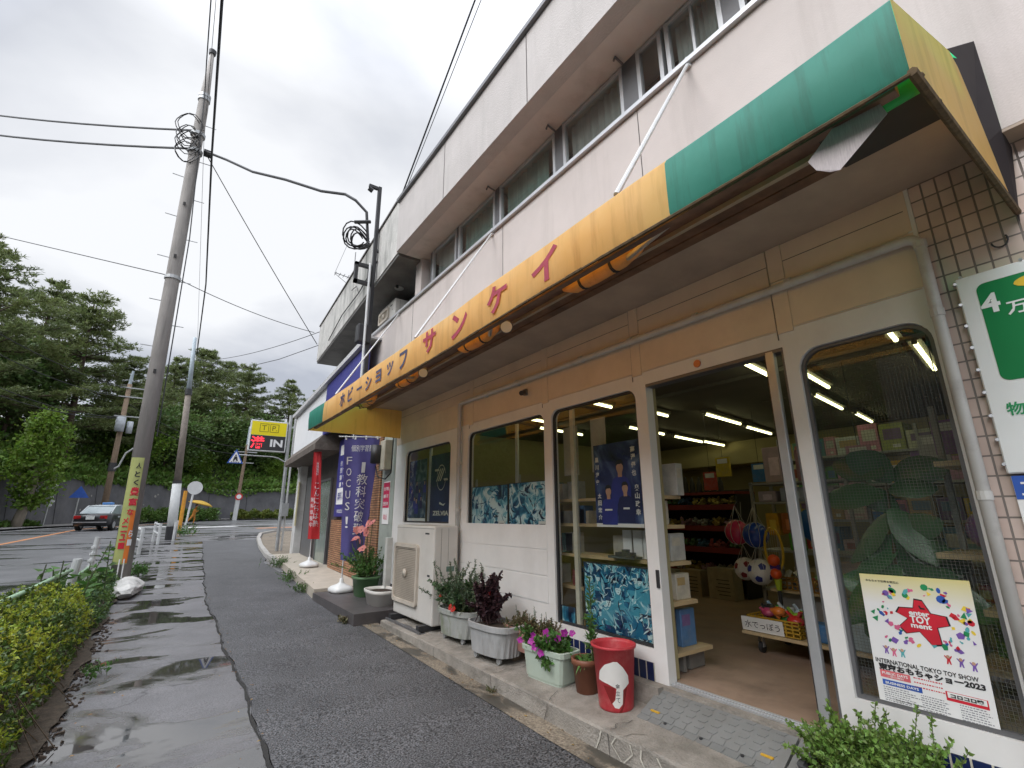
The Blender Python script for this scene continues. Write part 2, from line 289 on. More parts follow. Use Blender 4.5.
def filled(outer, holes, name='panel'):
    """2D outline with holes -> triangulated list via curve fill"""
    c = bpy.data.curves.new(name, 'CURVE'); c.dimensions = '2D'; c.fill_mode = 'BOTH'
    for loop in [outer]+holes:
        sp = c.splines.new('POLY'); sp.points.add(len(loop)-1); sp.use_cyclic_u = True
        for q, (x, y) in zip(sp.points, loop): q.co = (x, y, 0, 1)
    o = bpy.data.objects.new(name, c); COL.objects.link(o); me = bpy.data.meshes.new_from_object(o)
    r = ([(v.co.x, v.co.y) for v in me.vertices], [tuple(p.vertices) for p in me.polygons]); bpy.data.objects.remove(o); bpy.data.meshes.remove(me); bpy.data.curves.remove(c); return r
def rrect(y0, z0, y1, z1, rt, rb=0.0, n=6):
    pts = []
    for cx, cz, r, a0 in ((y1, z1, rt, 0), (y0, z1, rt, 90), (y0, z0, rb, 180), (y1, z0, rb, 270)):
        sx = -1 if cx == y1 else 1; sz = -1 if cz == z1 else 1
        if r < 1e-4: pts.append((cx, cz)); continue
        for k in range(n+1):
            a = R(a0+90*k/n); pts.append((cx+sx*r+r*math.cos(a), cz+sz*r+r*math.sin(a)))
    return pts
def dense(V2, F2, cuts=3):
    bm = bmesh.new(); vs_ = [bm.verts.new((x, y, 0)) for x, y in V2]
    for f in F2:
        try: bm.faces.new([vs_[i] for i in f])
        except ValueError: pass
    for _ in range(2): bmesh.ops.triangulate(bm, faces=bm.faces[:]); bmesh.ops.subdivide_edges(bm, edges=[e for e in bm.edges if e.calc_length() > .012], cuts=cuts, use_grid_fill=True)
    bm.verts.index_update(); r = [(v.co.x, v.co.y) for v in bm.verts], [tuple(v.index for v in f.verts) for f in bm.faces]; bm.free(); return r
def gz(y): return 0.0165*max(0.0, min(y, 85)-3)
# ================================================================ materials in use
M_white = mat('white_siding', (0.74, 0.73, 0.71), 0.5, 0.05, 3, dirt=(0.42, 0.40, 0.36, 0.22), dirtscale=1.6, dirtstretch=(1, 1, 0.35))
M_render = mat('upper_render', (0.56, 0.505, 0.475), 0.8, 0.05, 2, bump=0.1, bscale=90, dirt=(0.36, 0.32, 0.29, 0.5), dirtscale=2.6, dirtstretch=(1, 1.2, 0.10))
M_fascia = mat('fascia_render', (0.47, 0.44, 0.42), 0.8, 0.07, 2, bump=0.3, bscale=60, dirt=(0.34, 0.32, 0.30, 0.4), dirtscale=2.2, dirtstretch=(2.5, 2.5, 0.25))
M_soffit = mat('soffit_paint', (0.60, 0.55, 0.51), 0.7, 0.08, 1.5, dirt=(0.3, 0.26, 0.22, 0.5))
M_seam = mat('dark_seam', (0.10, 0.09, 0.085), 0.8)
SCR = bpy.data.materials.new('insect_screen'); SCR.use_nodes = True
def _scr():
    t = SCR.node_tree; L = t.links.new; o = t.nodes['Material Output']; p = t.nodes['Principled BSDF']; p.inputs['Base Color'].default_value = (.16, .16, .15, 1); p.inputs['Roughness'].default_value = .6
    c = t.nodes.new('ShaderNodeTexCoord'); s = t.nodes.new('ShaderNodeSeparateXYZ'); L(c.outputs['Object'], s.inputs[0]); fs = []
    for k in (1, 2):
        m = t.nodes.new('ShaderNodeMath'); m.operation = 'MULTIPLY'; m.inputs[1].default_value = 62; L(s.outputs[k], m.inputs[0]); f = t.nodes.new('ShaderNodeMath'); f.operation = 'FRACT'; L(m.outputs[0], f.inputs[0]); g = t.nodes.new('ShaderNodeMath'); g.operation = 'LESS_THAN'; g.inputs[1].default_value = .09; L(f.outputs[0], g.inputs[0]); fs.append(g)
    x = t.nodes.new('ShaderNodeMath'); x.operation = 'MAXIMUM'; L(fs[0].outputs[0], x.inputs[0]); L(fs[1].outputs[0], x.inputs[1]); tr = t.nodes.new('ShaderNodeBsdfTransparent'); ms = t.nodes.new('ShaderNodeMixShader'); L(x.outputs[0], ms.inputs[0]); L(tr.outputs[0], ms.inputs[1]); L(p.outputs[0], ms.inputs[2]); L(ms.outputs[0], o.inputs[0])
_scr()
M_gasket = mat('black_gasket', (0.03, 0.03, 0.032), 0.5)
M_alu = mat('aluminium', (0.55, 0.56, 0.57), 0.4, 0.08, 6, metal=0.6)
M_aludark = mat('dark_aluminium', (0.16, 0.16, 0.165), 0.45, 0.1, 6, metal=0.4)
M_pipe = mat('painted_pipe', (0.52, 0.51, 0.48), 0.5, 0.08, 5, dirt=(0.25, 0.22, 0.2, 0.5), dirtscale=5)
M_conc = mat('ledge_concrete', (0.29, 0.265, 0.23), 0.85, 0.22, 6, bump=0.6, bscale=70, dirt=(0.075, 0.07, 0.055, 0.9), dirtscale=1.7, dirtstretch=(1, 1, 2.2))
M_conc_old = mat('stained_concrete', (0.50, 0.49, 0.46), 0.85, 0.15, 4, bump=0.5, bscale=50, dirt=(0.06, 0.065, 0.055, 0.95), dirtscale=1.1, dirtstretch=(1.3, 1.3, 0.3))
M_dark = mat('near_black_paint', (0.035, 0.033, 0.032), 0.7, 0.2)  # one even near-black, shared by straps, bottles, roller and rear walls
M_navy = brick_mat('navy_tiles', (0.012, 0.02, 0.07), (0.015, 0.026, 0.085), (0.5, 0.47, 0.38), 0.075, 0.25, 0.005, (1, 2), 0.2)
M_pink = brick_mat('pink_tiles', (0.54, 0.42, 0.36), (0.62, 0.50, 0.44), (0.20, 0.17, 0.15), 0.0625, 0.095, 0.0045, (1, 2), 0.12, 0.0, 0.8)
M_brownbrick = brick_mat('brown_brick', (0.30, 0.13, 0.06), (0.42, 0.22, 0.11), (0.06, 0.045, 0.035), 0.24, 0.045, 0.006, (1, 2), 0.6, 0.5, 0.9)
G_win = glass('shop_glass', (0.84, 0.87, 0.85), 1.52, wave=0.02)
G_up = glass('upstairs_glass', (0.72, 0.77, 0.75), 2.0, wave=0.05)
M_paper = mat('white_paper', (0.80, 0.80, 0.78), 0.55, 0.03)
M_ink = mat('black_ink', (0.02, 0.02, 0.022), 0.5)
M_redink = mat('red_ink', (0.62, 0.02, 0.04), 0.5)
M_blueink = mat('blue_ink', (0.03, 0.10, 0.42), 0.5)
M_pinkink = mat('pink_ink', (0.70, 0.14, 0.28), 0.5); M_cyanink = mat('cyan_ink', (0.10, 0.42, 0.45), 0.5); M_purpleink = mat('purple_ink', (0.20, 0.10, 0.42), 0.5); M_greenink = mat('green_ink', (0.02, 0.27, 0.10), 0.5); M_yellowink = mat('yellow_ink', (0.85, 0.62, 0.05), 0.5); M_skin = mat('printed_skin', (0.55, 0.33, 0.22), 0.6)
M_cable = mat('cable_black', (0.015, 0.015, 0.016), 0.5)
M_wood = mat('pale_shelf_wood', (0.55, 0.42, 0.24), 0.5, 0.1, 3, (1, 8, 1))
M_galv = mat('galvanised_steel', (0.42, 0.43, 0.43), 0.5, 0.15, 5, metal=0.5)
M_soil = mat('potting_soil', (0.045, 0.028, 0.018), 0.95, 0.4, 60, bump=1.0, bscale=80)
# ================================================================ ground
A_walk = ground_mat('wet_worn_asphalt', (0.135, 0.132, 0.136), (0.04, 0.037, 0.034), 1.25, (0.55, 1.05, 1.0), 0.47, 0.60, 0.28, 110, 0.35, 0.50, 0.03, rot=0.25, crack=0.6)
A_new = ground_mat('fresh_asphalt', (0.062, 0.062, 0.064), (0.03, 0.03, 0.03), 0.6, (1, 1, 1), 0.70, 0.85, 0.95, 85, 1.0, 0.62, 0.3)
A_road = ground_mat('wet_road_asphalt', (0.13, 0.13, 0.133), (0.045, 0.045, 0.047), 0.35, (0.5, 1.4, 1), 0.50, 0.62, 0.25, 90, 0.35, 0.48, 0.10)
A_lot = ground_mat('lot_gravel', (0.155, 0.125, 0.09), (0.05, 0.04, 0.03), 0.5, (1, 1, 1), 0.6, 0.7, 0.4, 60, 0.8, 0.7, 0.2)
A_gut = ground_mat('stone_gutter', (0.19, 0.16, 0.12), (0.045, 0.04, 0.03), 2.6, (1.4, 0.8, 1), 0.46, 0.6, 0.3, 60, 0.8, 0.75, 0.35)
M_earth = mat('planting_earth', (0.06, 0.045, 0.03), 0.95, 0.5, 20, bump=1, bscale=60)
M_roadpaint = mat('worn_road_paint', (0.72, 0.72, 0.70), 0.55, 0.15, 5, dirt=(0.12, 0.12, 0.12, 0.9), dirtscale=4)
M_orangepaint = mat('worn_orange_paint', (0.62, 0.26, 0.10), 0.6, 0.15, 5, dirt=(0.16, 0.14, 0.13, 0.85), dirtscale=4)
def strip(name, ys, xl, xr, dz, material, nx=1, kind='structure'):
    mb = MB().m(material); V = []; n = nx+1
    for y in ys:
        a = xl(y) if callable(xl) else xl; b = xr(y) if callable(xr) else xr
        for k in range(n): V.append((a+(b-a)*k/nx, y, gz(y)+dz))
    F_ = [(i*n+k, i*n+k+1, (i+1)*n+k+1, (i+1)*n+k) for i in range(len(ys)-1) for k in range(nx)]
    mb.add(V, F_); o = link_mesh(name, mb.mesh(name), None, True); o['kind'] = kind; return o
yg = [-30, -10, 0, 3, 10, 20, 30, 40, 50, 60, 70, 85, 120, 400]
strip('ground', [-400, -30]+yg[1:], -500, 500, -0.03, mat('far_ground', (0.09, 0.09, 0.07), 0.9))
strip('road', yg[:-1], -13, 40, 0.0, A_road)
def wob(y, s, a): return a*(math.sin(y*1.7+s)+0.6*math.sin(y*4.3+2*s)+0.35*math.sin(y*11.1+s*3))
ysf = [-6+0.12*i for i in range(int(38/0.12))]
strip('sidewalk', ysf, lambda y: -0.46-0.008*max(0, y-6)+(0.3 if y > 11 else 0)*0+wob(y, 1, .012), lambda y: 2.62+max(0, y-17)*0.28, 0.006, A_walk)
strip('pavement', [-6+0.06*i for i in range(int(33/0.06))], lambda y: 0.80+wob(y*1.3, 2, .016)+max(0, y-10.5)*0.046, lambda y: 2.50 if y < 12 else 2.5+max(0, y-16)*0.22, 0.018, A_new)
# the crumbling seam between the two surfaces
mb = MB().m(mat('seam_dirt', (0.02, 0.019, 0.017), 0.9, 0.4, 30))
ys = [-2+0.07*i for i in range(330)]; V = []; Fq = []
for i, y in enumerate(ys):
    c = 0.785+wob(y*1.3, 2, .016)+max(0, y-10.5)*0.046; w = 0.001+0.007*abs(math.sin(y*2.1))*abs(math.sin(y*5.7+1))+0.008*random.random()
    V += [(c-w-0.008*random.random(), y, gz(y)+0.0105), (c+w*0.6, y, gz(y)+0.0225)]
    if i: Fq.append((2*i-2, 2*i-1, 2*i+1, 2*i))
mb.add(V, Fq); o = link_mesh('pavement', mb.mesh('pavement'), None, True); o['kind'] = 'structure'
strip('road_gutter', [-6+0.25*i for i in range(54)], 2.42, 2.64, 0.024, A_gut)
# leaves litter / pale road paint
for nm, pts in (('road_marking', [(-7.6, 41, 0.14, 18), (-5.2, 36, 0.12, 0)]),): pass
def paint(name, p, q, w, material=M_roadpaint, n=14):
    mb = MB().m(material); V = []; Fq = []
    p, q = Vector((*p, 0)), Vector((*q, 0)); d = (q-p).normalized(); s_ = Vector((-d.y, d.x, 0))*w/2
    for i in range(n+1):
        c = p.lerp(q, i/n)
        for k in (-1, 1): e = c+s_*k; V.append((e.x, e.y, gz(e.y)+0.008))
        if i: Fq.append((2*i-2, 2*i-1, 2*i+1, 2*i))
    mb.add(V, Fq); o = link_mesh(name, mb.mesh(name), None, True); o['kind'] = 'structure'
paint('road_marking', (-6.2, 12), (-4.6, 44), 0.22, M_orangepaint); paint('road_marking', (-4.6, 44), (1.0, 56), 0.22, M_orangepaint)
paint('road_marking', (-9.6, 20), (-8.0, 42), 0.2); paint('road_marking', (-8.0, 42), (-5.0, 50), 0.2)
paint('road_marking', (1.2, 43.5), (4.6, 44.5), 1.3); paint('road_marking', (4.5, 46), (12, 50), 0.3); paint('road_marking', (-2.6, 45.5), (0.3, 46.5), 1.2)
paint('road_marking', (5.5, 40), (12, 42), 0.9, M_orangepaint)
# planting strip with the hedge, kerb on its road side
strip('planting_strip', [-6+0.1*i for i in range(186)], lambda y: -2.3, lambda y: -0.46+wob(y*1.9, 3, .035)-0.008*max(0, y-6), 0.03, M_earth, 2)
# parking lot behind the curved kerb
mb = MB().m(A_lot); pts = [(2.9, 17.7), (3.3, 21.6), (3.9, 26.6), (4.65, 31), (5.8, 33.6), (7.4, 34.6), (30, 37), (30, 15), (3.9, 14.5)]
mb.poly([(x, y, gz(y)+0.035) for x, y in pts]); o = link_mesh('parking_lot', mb.mesh('parking_lot'), None, True); o['kind'] = 'structure'
mb = MB().m(mat('kerb_stone', (0.40, 0.38, 0.35), 0.8, 0.15, 8, bump=0.4, bscale=50))
kp = [(2.75, 14.6), (2.84, 17.7), (3.2, 21.6), (3.8, 26.6), (4.5, 30.9), (5.6, 33.5), (7.3, 34.8), (14, 36)]
for (x0, y0), (x1, y1) in zip(kp[:-1], kp[1:]):
    L_ = math.hypot(x1-x0, y1-y0); a = math.atan2(-(x1-x0), y1-y0); k = max(1, int(L_/0.6))
    for j in range(k):
        t = (j+0.5)/k; mb.obox((x0+(x1-x0)*t, y0+(y1-y0)*t, gz(y0+(y1-y0)*t)+0.03), (0.15, L_/k-0.012, 0.2), a)
tag(mb.build('kerb'), 'pale curved kerb stones around the brown parking lot', 'kerb')
# ---------------------------------------------------------------- concrete ledge in front of the shop
mb = MB().m(M_conc); prof = [(2.6, -0.05), (2.6, 0.15), (2.612, 0.162), (3.13, 0.19), (3.13, -0.05)]
yl = [-4+0.35*i for i in range(32)]
V = [(x+(random.uniform(-.006, .006) if 0 < k < 3 else 0), y, z+(random.uniform(-.004, .004) if 0 < k < 4 else 0)) for y in yl for k, (x, z) in enumerate(prof)]
nP = len(prof); Fq = [(i*nP+k, (i+1)*nP+k, (i+1)*nP+(k+1) % nP, i*nP+(k+1) % nP) for i in range(len(yl)-1) for k in range(nP)]
Fq += [tuple(range(nP)), tuple(reversed(range((len(yl)-1)*nP, len(yl)*nP)))]; mb.add(V, Fq)
ledge = mb.build('pavement'); ledge['kind'] = 'structure'
mb = MB().m(mat('crack_dark', (.03, .028, .025), .95)); rk_ = random.Random(9)
def crack(pts, w):
    for (a, b) in zip(pts[:-1], pts[1:]):
        a, b = Vector(a), Vector(b); d = (b-a).normalized(); n_ = Vector((-d.y, d.x, 0)) if abs(d.z) < .5 else Vector((0, 1, 0)); mb.add([a-n_*w, b-n_*w*.8, b+n_*w*.8, a+n_*w], [(0, 1, 2, 3)])
lz = lambda x: .162+(x-2.612)*.054+.0065
for y0, n_, dx in ((2.62, 5, .05), (2.50, 4, .035), (3.25, 3, .06), (4.05, 6, .085), (1.9, 5, .07), (5.2, 5, .09)):
    x, y = 2.616, y0; P_ = [(x, y, lz(x))]
    for q in range(n_): x += dx*rk_.uniform(.6, 1.2); y += rk_.uniform(-.05, .05); P_.append((x, y, lz(x)))
    crack(P_, .0022)
for y0 in (2.62, 4.05, 5.2, 3.25): crack([(2.592, y0, .15), (2.592, y0+rk_.uniform(-.03, .03), .10), (2.592, y0+rk_.uniform(-.05, .05), .02)], .0025)
mb.m(mat('lime_bloom', (.50, .47, .40), .9, .2, 20))
for y0 in (2.22, 2.34, 2.43, 2.55, 2.68): crack([(2.5915, y0, .148), (2.5915, y0+rk_.uniform(-.04, .04), .10), (2.5915, y0+rk_.uniform(-.06, .06), .03)], .006)
o = mb.build('pavement'); o['kind'] = 'structure'
# ================================================================ shop building
shop = thing('shop_building', 'cream two storey toy shop with glass front and deep concrete roof fascia', 'building', (3.2, 3, 0))
def loop_wall(mb, loop, x0, x1):
    n = len(loop); vs = [(x0, y, z) for y, z in loop]+[(x1, y, z) for y, z in loop]; mb.add(vs, [(i, (i+1) % n, n+(i+1) % n, n+i) for i in range(n)])
WINS = {1: (6.09, 1.42, 7.69, 2.565), 2: (3.968, 1.325, 5.595, 2.60), 3: (2.692, 0.545, 3.845, 2.60), 4: (0.665, 0.575, 1.343, 2.56)}
outer = [(0.62, .45), (1.30, .45), (1.30, .325), (1.425, .325), (1.425, 2.61), (2.575, 2.61), (2.575, .325), (2.70, .325), (2.70, .45), (8.15, .45), (8.15, 3.328), (.62, 3.328)]
holes = [rrect(*WINS[k][:2], *WINS[k][2:], 0.10 if k != 4 else 0.13, 0.0 if k in (1, 2) else 0.0) for k in (1, 2, 3, 4)]
V2, F2 = filled(outer, holes)
mb = MB().m(M_white); mb.add([(3.2, y, z) for y, z in V2], F2)
for lp in [outer]+holes: loop_wall(mb, lp, 3.2, 3.29)
mb.build('front_panel', shop)
# battens and seams on the panel
M_cream_glow = mat('glow_tinted_cream_board', (0.70, 0.58, 0.45), 0.5, 0.06, 3, dirt=(0.40, 0.33, 0.26, 0.3), dirtscale=2)  # cream boards, with the awning's orange glow mixed into the colour
mb = MB().m(M_cream_glow)
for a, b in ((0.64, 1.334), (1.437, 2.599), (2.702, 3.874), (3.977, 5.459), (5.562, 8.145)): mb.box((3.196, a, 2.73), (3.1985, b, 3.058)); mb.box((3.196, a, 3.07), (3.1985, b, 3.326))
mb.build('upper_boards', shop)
mb = MB().m(M_cream_glow)
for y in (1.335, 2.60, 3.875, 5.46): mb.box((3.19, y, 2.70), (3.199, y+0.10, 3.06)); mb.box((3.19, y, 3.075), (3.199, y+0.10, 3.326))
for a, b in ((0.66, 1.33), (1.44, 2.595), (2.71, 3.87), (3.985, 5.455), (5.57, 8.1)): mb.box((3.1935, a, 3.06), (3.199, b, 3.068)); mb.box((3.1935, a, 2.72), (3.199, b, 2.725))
mb.m(M_white)
for z in (1.20, 0.95, 0.70): mb.box((3.194, 3.95, z), (3.199, 5.9, z+0.236))
mb.build('batten', shop); mb = MB().m(M_seam)
for y in (1.437, 2.702, 3.977, 5.563): mb.box((3.196, y, 2.66), (3.1995, y+0.006, 3.326))
for a, b in ((0.66, 1.335), (1.445, 2.6), (2.71, 3.875), (3.985, 5.46), (5.57, 8.1)): mb.box((3.1945, a, 3.2), (3.1995, b, 3.204))
mb.build('panel_seam', shop)
MESHGLASS = {}
for k in (1, 2, 3, 4):
    y0, z0, y1, z1 = WINS[k]; rt = 0.10 if k != 4 else 0.13
    a = rrect(y0+.002, z0+.002, y1-.002, z1-.002, rt); b = rrect(y0+.022, z0+.022, y1-.022, z1-.022, rt-.02)
    V2, F2 = filled(a, [b]); mb = MB().m(M_gasket if k != 4 else M_aludark); mb.add([(3.222, y, z) for y, z in V2], F2); loop_wall(mb, b, 3.222, 3.25); w = mb.build('window', shop)
    V2, F2 = filled(rrect(y0+.003, z0+.003, y1-.003, z1-.003, rt), []); mb = MB().m(G_win).add([(3.24, y, z) for y, z in V2], F2); mb.build('pane', w)
V2, F2 = filled(rrect(.68, .59, 1.33, 2.545, .11), []); MB().m(SCR).add([(3.262, y, z) for y, z in V2], F2).build('insect_screen', shop)
mb = MB().m(mat('cream_stile', (0.60, 0.57, 0.47), 0.5))
mb.box((3.25, 3.56, 0.55), (3.28, 3.61, 2.62)); mb.build('mullion', shop)
MB().m(M_alu).box((3.27, 4.55, 1.33), (3.29, 4.60, 2.58)).build('mullion', shop)
MB().m(M_alu).box((3.27, 6.86, 1.43), (3.29, 6.93, 2.55)).build('mullion', shop)
# sliding door leaf pushed aside, seen edge on
sd_ = MB().m(M_alu).bevbox((3.20, 1.488, 0.345), (3.238, 1.548, 2.605), 0.006).build('sliding_door', shop)
MB().m(M_gasket).box((3.21, 1.548, 0.35), (3.232, 1.556, 2.6)).build('rubber_strip', sd_)
mb = MB().m(M_aludark).box((3.205, 1.426, 0.33), (3.3, 1.44, 2.609)).box((3.2, 1.43, 2.585), (3.3, 2.574, 2.609)); mb.build('door_frame', shop)
mb = MB().m(M_alu).box((3.215, 1.43, 0.325), (3.30, 2.573, 0.336))
for x in (3.235, 3.27): mb.box((x-.004, 1.43, 0.336), (x+.004, 2.573, 0.343))
mb.build('door_track', shop)
MB().m(mat('brass_knob', (0.45, 0.2, 0.12), 0.35, metal=0.5)).tube([(3.19, 2.06, 2.66), (3.2, 2.06, 2.66)], 0.03, 14).build('door_bell', shop)
mb = MB().m(M_gasket).box((3.188, 2.585, 0.99), (3.1995, 2.612, 1.12)); mb.build('door_handle', shop)
# tile band and plinth
mb = MB().m(M_navy).box((3.195, 2.702, .325), (3.29, 8.15, .449)).box((3.195, 0.62, .325), (3.29, 1.298, .449)); mb.build('tile_band', shop)
mb = MB().m(M_conc).box((3.10, 2.60, .12), (3.30, 8.15, .324)).box((3.16, 1.40, .12), (3.30, 2.60, .324)).box((3.10, -4, .12), (3.30, 1.40, .324)); mb.build('plinth', shop)
# tiled end wall
MB().m(M_pink).box((3.198, -4, .30), (3.32, 0.618, 3.40)).build('tiled_wall', shop)
# upper storey
mb = MB().m(M_render).box((3.065, -4, 3.345), (3.40, 9.5, 5.19)); mb.build('upper_wall', shop)
mb = MB().m(M_seam)
for y in (4.55, 7.4, 2.30): mb.box((3.062, y, 3.36), (3.066, y+.008, 5.18))
mb.build('wall_joint', shop)
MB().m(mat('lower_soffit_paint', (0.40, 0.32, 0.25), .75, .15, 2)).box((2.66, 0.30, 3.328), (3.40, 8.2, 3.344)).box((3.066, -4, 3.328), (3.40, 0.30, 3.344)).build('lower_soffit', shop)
MB().m(M_alu).box((3.02, -4, 5.192), (3.40, 9.5, 5.235)).build('window_sill', shop)
MB().m(M_render).box((3.03, 7.03, 5.236), (3.25, 7.27, 5.877)).build('pier', shop)
mb = MB().m(M_fascia).box((2.58, -4, 5.88), (2.75, 7.1, 6.85)); fas = mb.build('roof_fascia', shop)
mb = MB().m(M_seam)
for y in (-0.9, 1.2, 3.35, 5.35): mb.box((2.577, y, 5.885), (2.581, y+.012, 6.845))
mb.build('fascia_joint', fas)
MB().m(M_soffit).box((2.751, -4, 5.88), (3.6, 7.1, 5.98)).build('eaves_soffit', shop)
MB().m(M_aludark).box((2.53, -4, 6.852), (2.80, 7.12, 6.91)).build('roof_coping', shop)
MB().m(M_dark).box((2.76, -4, 6.5), (10, 9.4, 6.6)).box((9.75, -4, .1), (10, 9.4, 6.49)).box((3.41, 9.2, .1), (9.74, 9.4, 6.49)).box((3.41, -4, .1), (9.74, -3.8, 6.49)).box((3.41, -3.79, 3.25), (9.74, 9.19, 3.34)).build('rear_walls', shop)
# upstairs windows: a band of sashes
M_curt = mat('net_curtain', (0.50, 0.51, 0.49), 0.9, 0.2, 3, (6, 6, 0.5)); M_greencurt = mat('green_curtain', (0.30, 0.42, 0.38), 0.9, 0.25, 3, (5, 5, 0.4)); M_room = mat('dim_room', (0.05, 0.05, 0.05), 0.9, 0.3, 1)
secs = [(5.88, 6.72), (4.78, 5.80), (3.50, 4.66), (2.46, 3.36), (1.99, 2.28), (1.42, 1.95), (0.55, 1.28), (-0.6, 0.45), (-2.0, -0.7)]
for i, (a, b) in enumerate(secs):
    mb = MB().m(M_alu)
    for y in (a, b-.04): mb.box((3.08, y, 5.236), (3.13, y+.04, 5.86))
    mb.box((3.085, a+.04, 5.236), (3.125, b-.04, 5.28)); mb.box((3.085, a+.04, 5.82), (3.125, b-.04, 5.86))
    if i in (5,): mb.box((3.09, (a+b)/2-.012, 5.28), (3.12, (a+b)/2+.012, 5.82))
    w = mb.build('window', shop); MB().m(G_up).poly([(3.105, a+.03, 5.27), (3.105, b-.03, 5.27), (3.105, b-.03, 5.83), (3.105, a+.03, 5.83)]).build('pane', w)
    mc = M_greencurt if i in (1, 2) else M_curt; n = 26; V = []; f = []
    w0, w1 = (a+.05, b-.05) if i != 2 else (a+.25, b-.05)
    for k in range(n+1):
        y = w0+(w1-w0)*k/n; x = 3.20+0.018*math.sin(k*1.9)+0.01*math.sin(k*4.1); V += [(x, y, 5.26), (x, y, 5.86)]
        if k: f.append((2*k-2, 2*k, 2*k+1, 2*k-1))
    if i not in (4, 6): MB().m(mc, True).add(V, f).build('curtain', w)
mb = MB().m(M_aludark)
for a, b in ((6.72, 6.80), (5.80, 5.88), (4.66, 4.78), (3.36, 3.50), (2.28, 2.46), (1.28, 1.42), (0.45, 0.55)): MB().m(M_aludark).box((3.09, a, 5.236), (3.16, b, 5.876)).build('window_post', shop)
MB().m(M_room).box((3.5, -4, 5.24), (3.55, 7.0, 5.877)).build('room_back', shop)
mb = MB().m(M_aludark)
for y in (2.42, 3.46, 4.75, 1.35): mb.tube([(3.06, y, 5.84), (2.95, y, 5.86), (2.93, y, 5.8)], 0.012, 6)
mb.build('shutter_hook', shop)
mb = MB().m(M_pipe, True)   # conduit across the panel and down both ends
def elbow(pts, r=0.07, n=5):
    out_ = [Vector(pts[0])]
    for a, b, c in zip(pts[:-2], pts[1:-1], pts[2:]):
        a, b, c = Vector(a), Vector(b), Vector(c); p = b+(a-b).normalized()*r; q = b+(c-b).normalized()*r
        for k in range(n+1): t = k/n; out_.append(p*(1-t)**2+b*2*t*(1-t)+q*t*t)
    out_.append(Vector(pts[-1])); return out_
mb.tube(elbow([(3.15, 0.615, 0.2), (3.15, 0.615, 3.0), (3.15, 3.7, 3.02), (3.15, 5.76, 3.04), (3.15, 5.76, 0.6)]), 0.027, 12); mb.m(M_pipe)
for y, z in ((0.615, 2.55), (0.615, 1.62), (0.615, 2.95), (5.76, 2.2), (5.76, 1.6)): mb.tube([(3.15, y, z-.02), (3.15, y, z+.02)], 0.031, 12); mb.box((3.15, y-.012, z-.01), (3.199, y+.012, z+.01))
for y in (1.3, 2.0, 2.66, 3.3, 4.4, 5.1): mb.tube([(3.15, y-.02, 3.005+y*.006), (3.15, y+.02, 3.005+y*.006)], 0.031, 12); mb.box((3.15, y-.012, 3.0), (3.199, y+.012, 3.04))
mb.build('conduit', shop)
# interior
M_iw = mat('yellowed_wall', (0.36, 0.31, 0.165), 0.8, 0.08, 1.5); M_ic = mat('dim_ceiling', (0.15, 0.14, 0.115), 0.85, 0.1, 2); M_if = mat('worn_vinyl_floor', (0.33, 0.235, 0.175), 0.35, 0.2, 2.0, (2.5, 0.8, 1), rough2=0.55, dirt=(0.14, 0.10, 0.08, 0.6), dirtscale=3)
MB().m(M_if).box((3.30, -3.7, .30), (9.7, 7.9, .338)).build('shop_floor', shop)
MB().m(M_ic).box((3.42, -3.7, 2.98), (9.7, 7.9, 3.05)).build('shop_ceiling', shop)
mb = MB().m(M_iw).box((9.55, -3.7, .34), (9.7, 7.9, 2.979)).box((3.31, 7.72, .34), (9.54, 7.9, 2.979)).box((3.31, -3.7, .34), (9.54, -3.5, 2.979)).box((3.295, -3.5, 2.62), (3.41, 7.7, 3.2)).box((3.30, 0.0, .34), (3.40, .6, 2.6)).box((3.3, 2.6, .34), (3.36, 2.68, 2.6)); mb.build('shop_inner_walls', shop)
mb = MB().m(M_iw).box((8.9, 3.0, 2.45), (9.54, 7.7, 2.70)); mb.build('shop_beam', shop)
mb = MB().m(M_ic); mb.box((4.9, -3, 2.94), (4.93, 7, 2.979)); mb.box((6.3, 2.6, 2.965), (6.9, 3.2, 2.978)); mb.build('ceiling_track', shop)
# ================================================================ awning
M_ycloth = mat('yellow_awning_cloth', (0.78, 0.49, 0.155), 0.65, 0.10, 2.2, c2=(0.85, 0.60, 0.25), transl=0.40, tcol=(1.0, .50, .07), bump=.5, bscale=3, bstretch=(1, 1.6, .5), dirt=(0.30, 0.17, 0.06, 0.6), dirtscale=3.5, dirtstretch=(4.0, 4.0, 0.35))
M_gcloth = mat('green_awning_cloth', (0.030, 0.225, 0.165), 0.6, 0.12, 2.2, c2=(0.05, 0.29, 0.22), transl=0.35, bump=.5, bscale=3, bstretch=(1, 1.6, .5), dirt=(0.03, 0.10, 0.07, 0.7), dirtscale=4, dirtstretch=(4, 4, 0.3))
M_ytop = mat('yellow_awning_top', (0.66, 0.38, 0.075), 0.65, 0.10, 2.2, transl=0.85, tcol=(1.0, .42, .05)); M_gtop = mat('green_awning_top', (0.03, 0.22, 0.15), 0.6, 0.12, 2.2, transl=0.8, tcol=(.06, .62, .25))
M_mould = mat('mouldy_hem', (0.10, 0.065, 0.03), 0.9, 0.5, 30); M_flap = mat('shaded_flap', (0.018, 0.013, 0.015), 0.8, 0.3, 4)  # near-black flap, with the shade of the awning's end gap in its colour
aw = thing('awning', 'long yellow and green cloth awning with painted katakana lettering over the shop front', 'awning', (2.4, 4, 2.8))
AX, ZB, ZT, YA, YB = 1.65, 2.835, 3.135, 0.245, 7.97
def sagz(y): return -0.012*math.sin((y-YA)/(YB-YA)*math.pi)-0.006*math.sin(y*2.2)
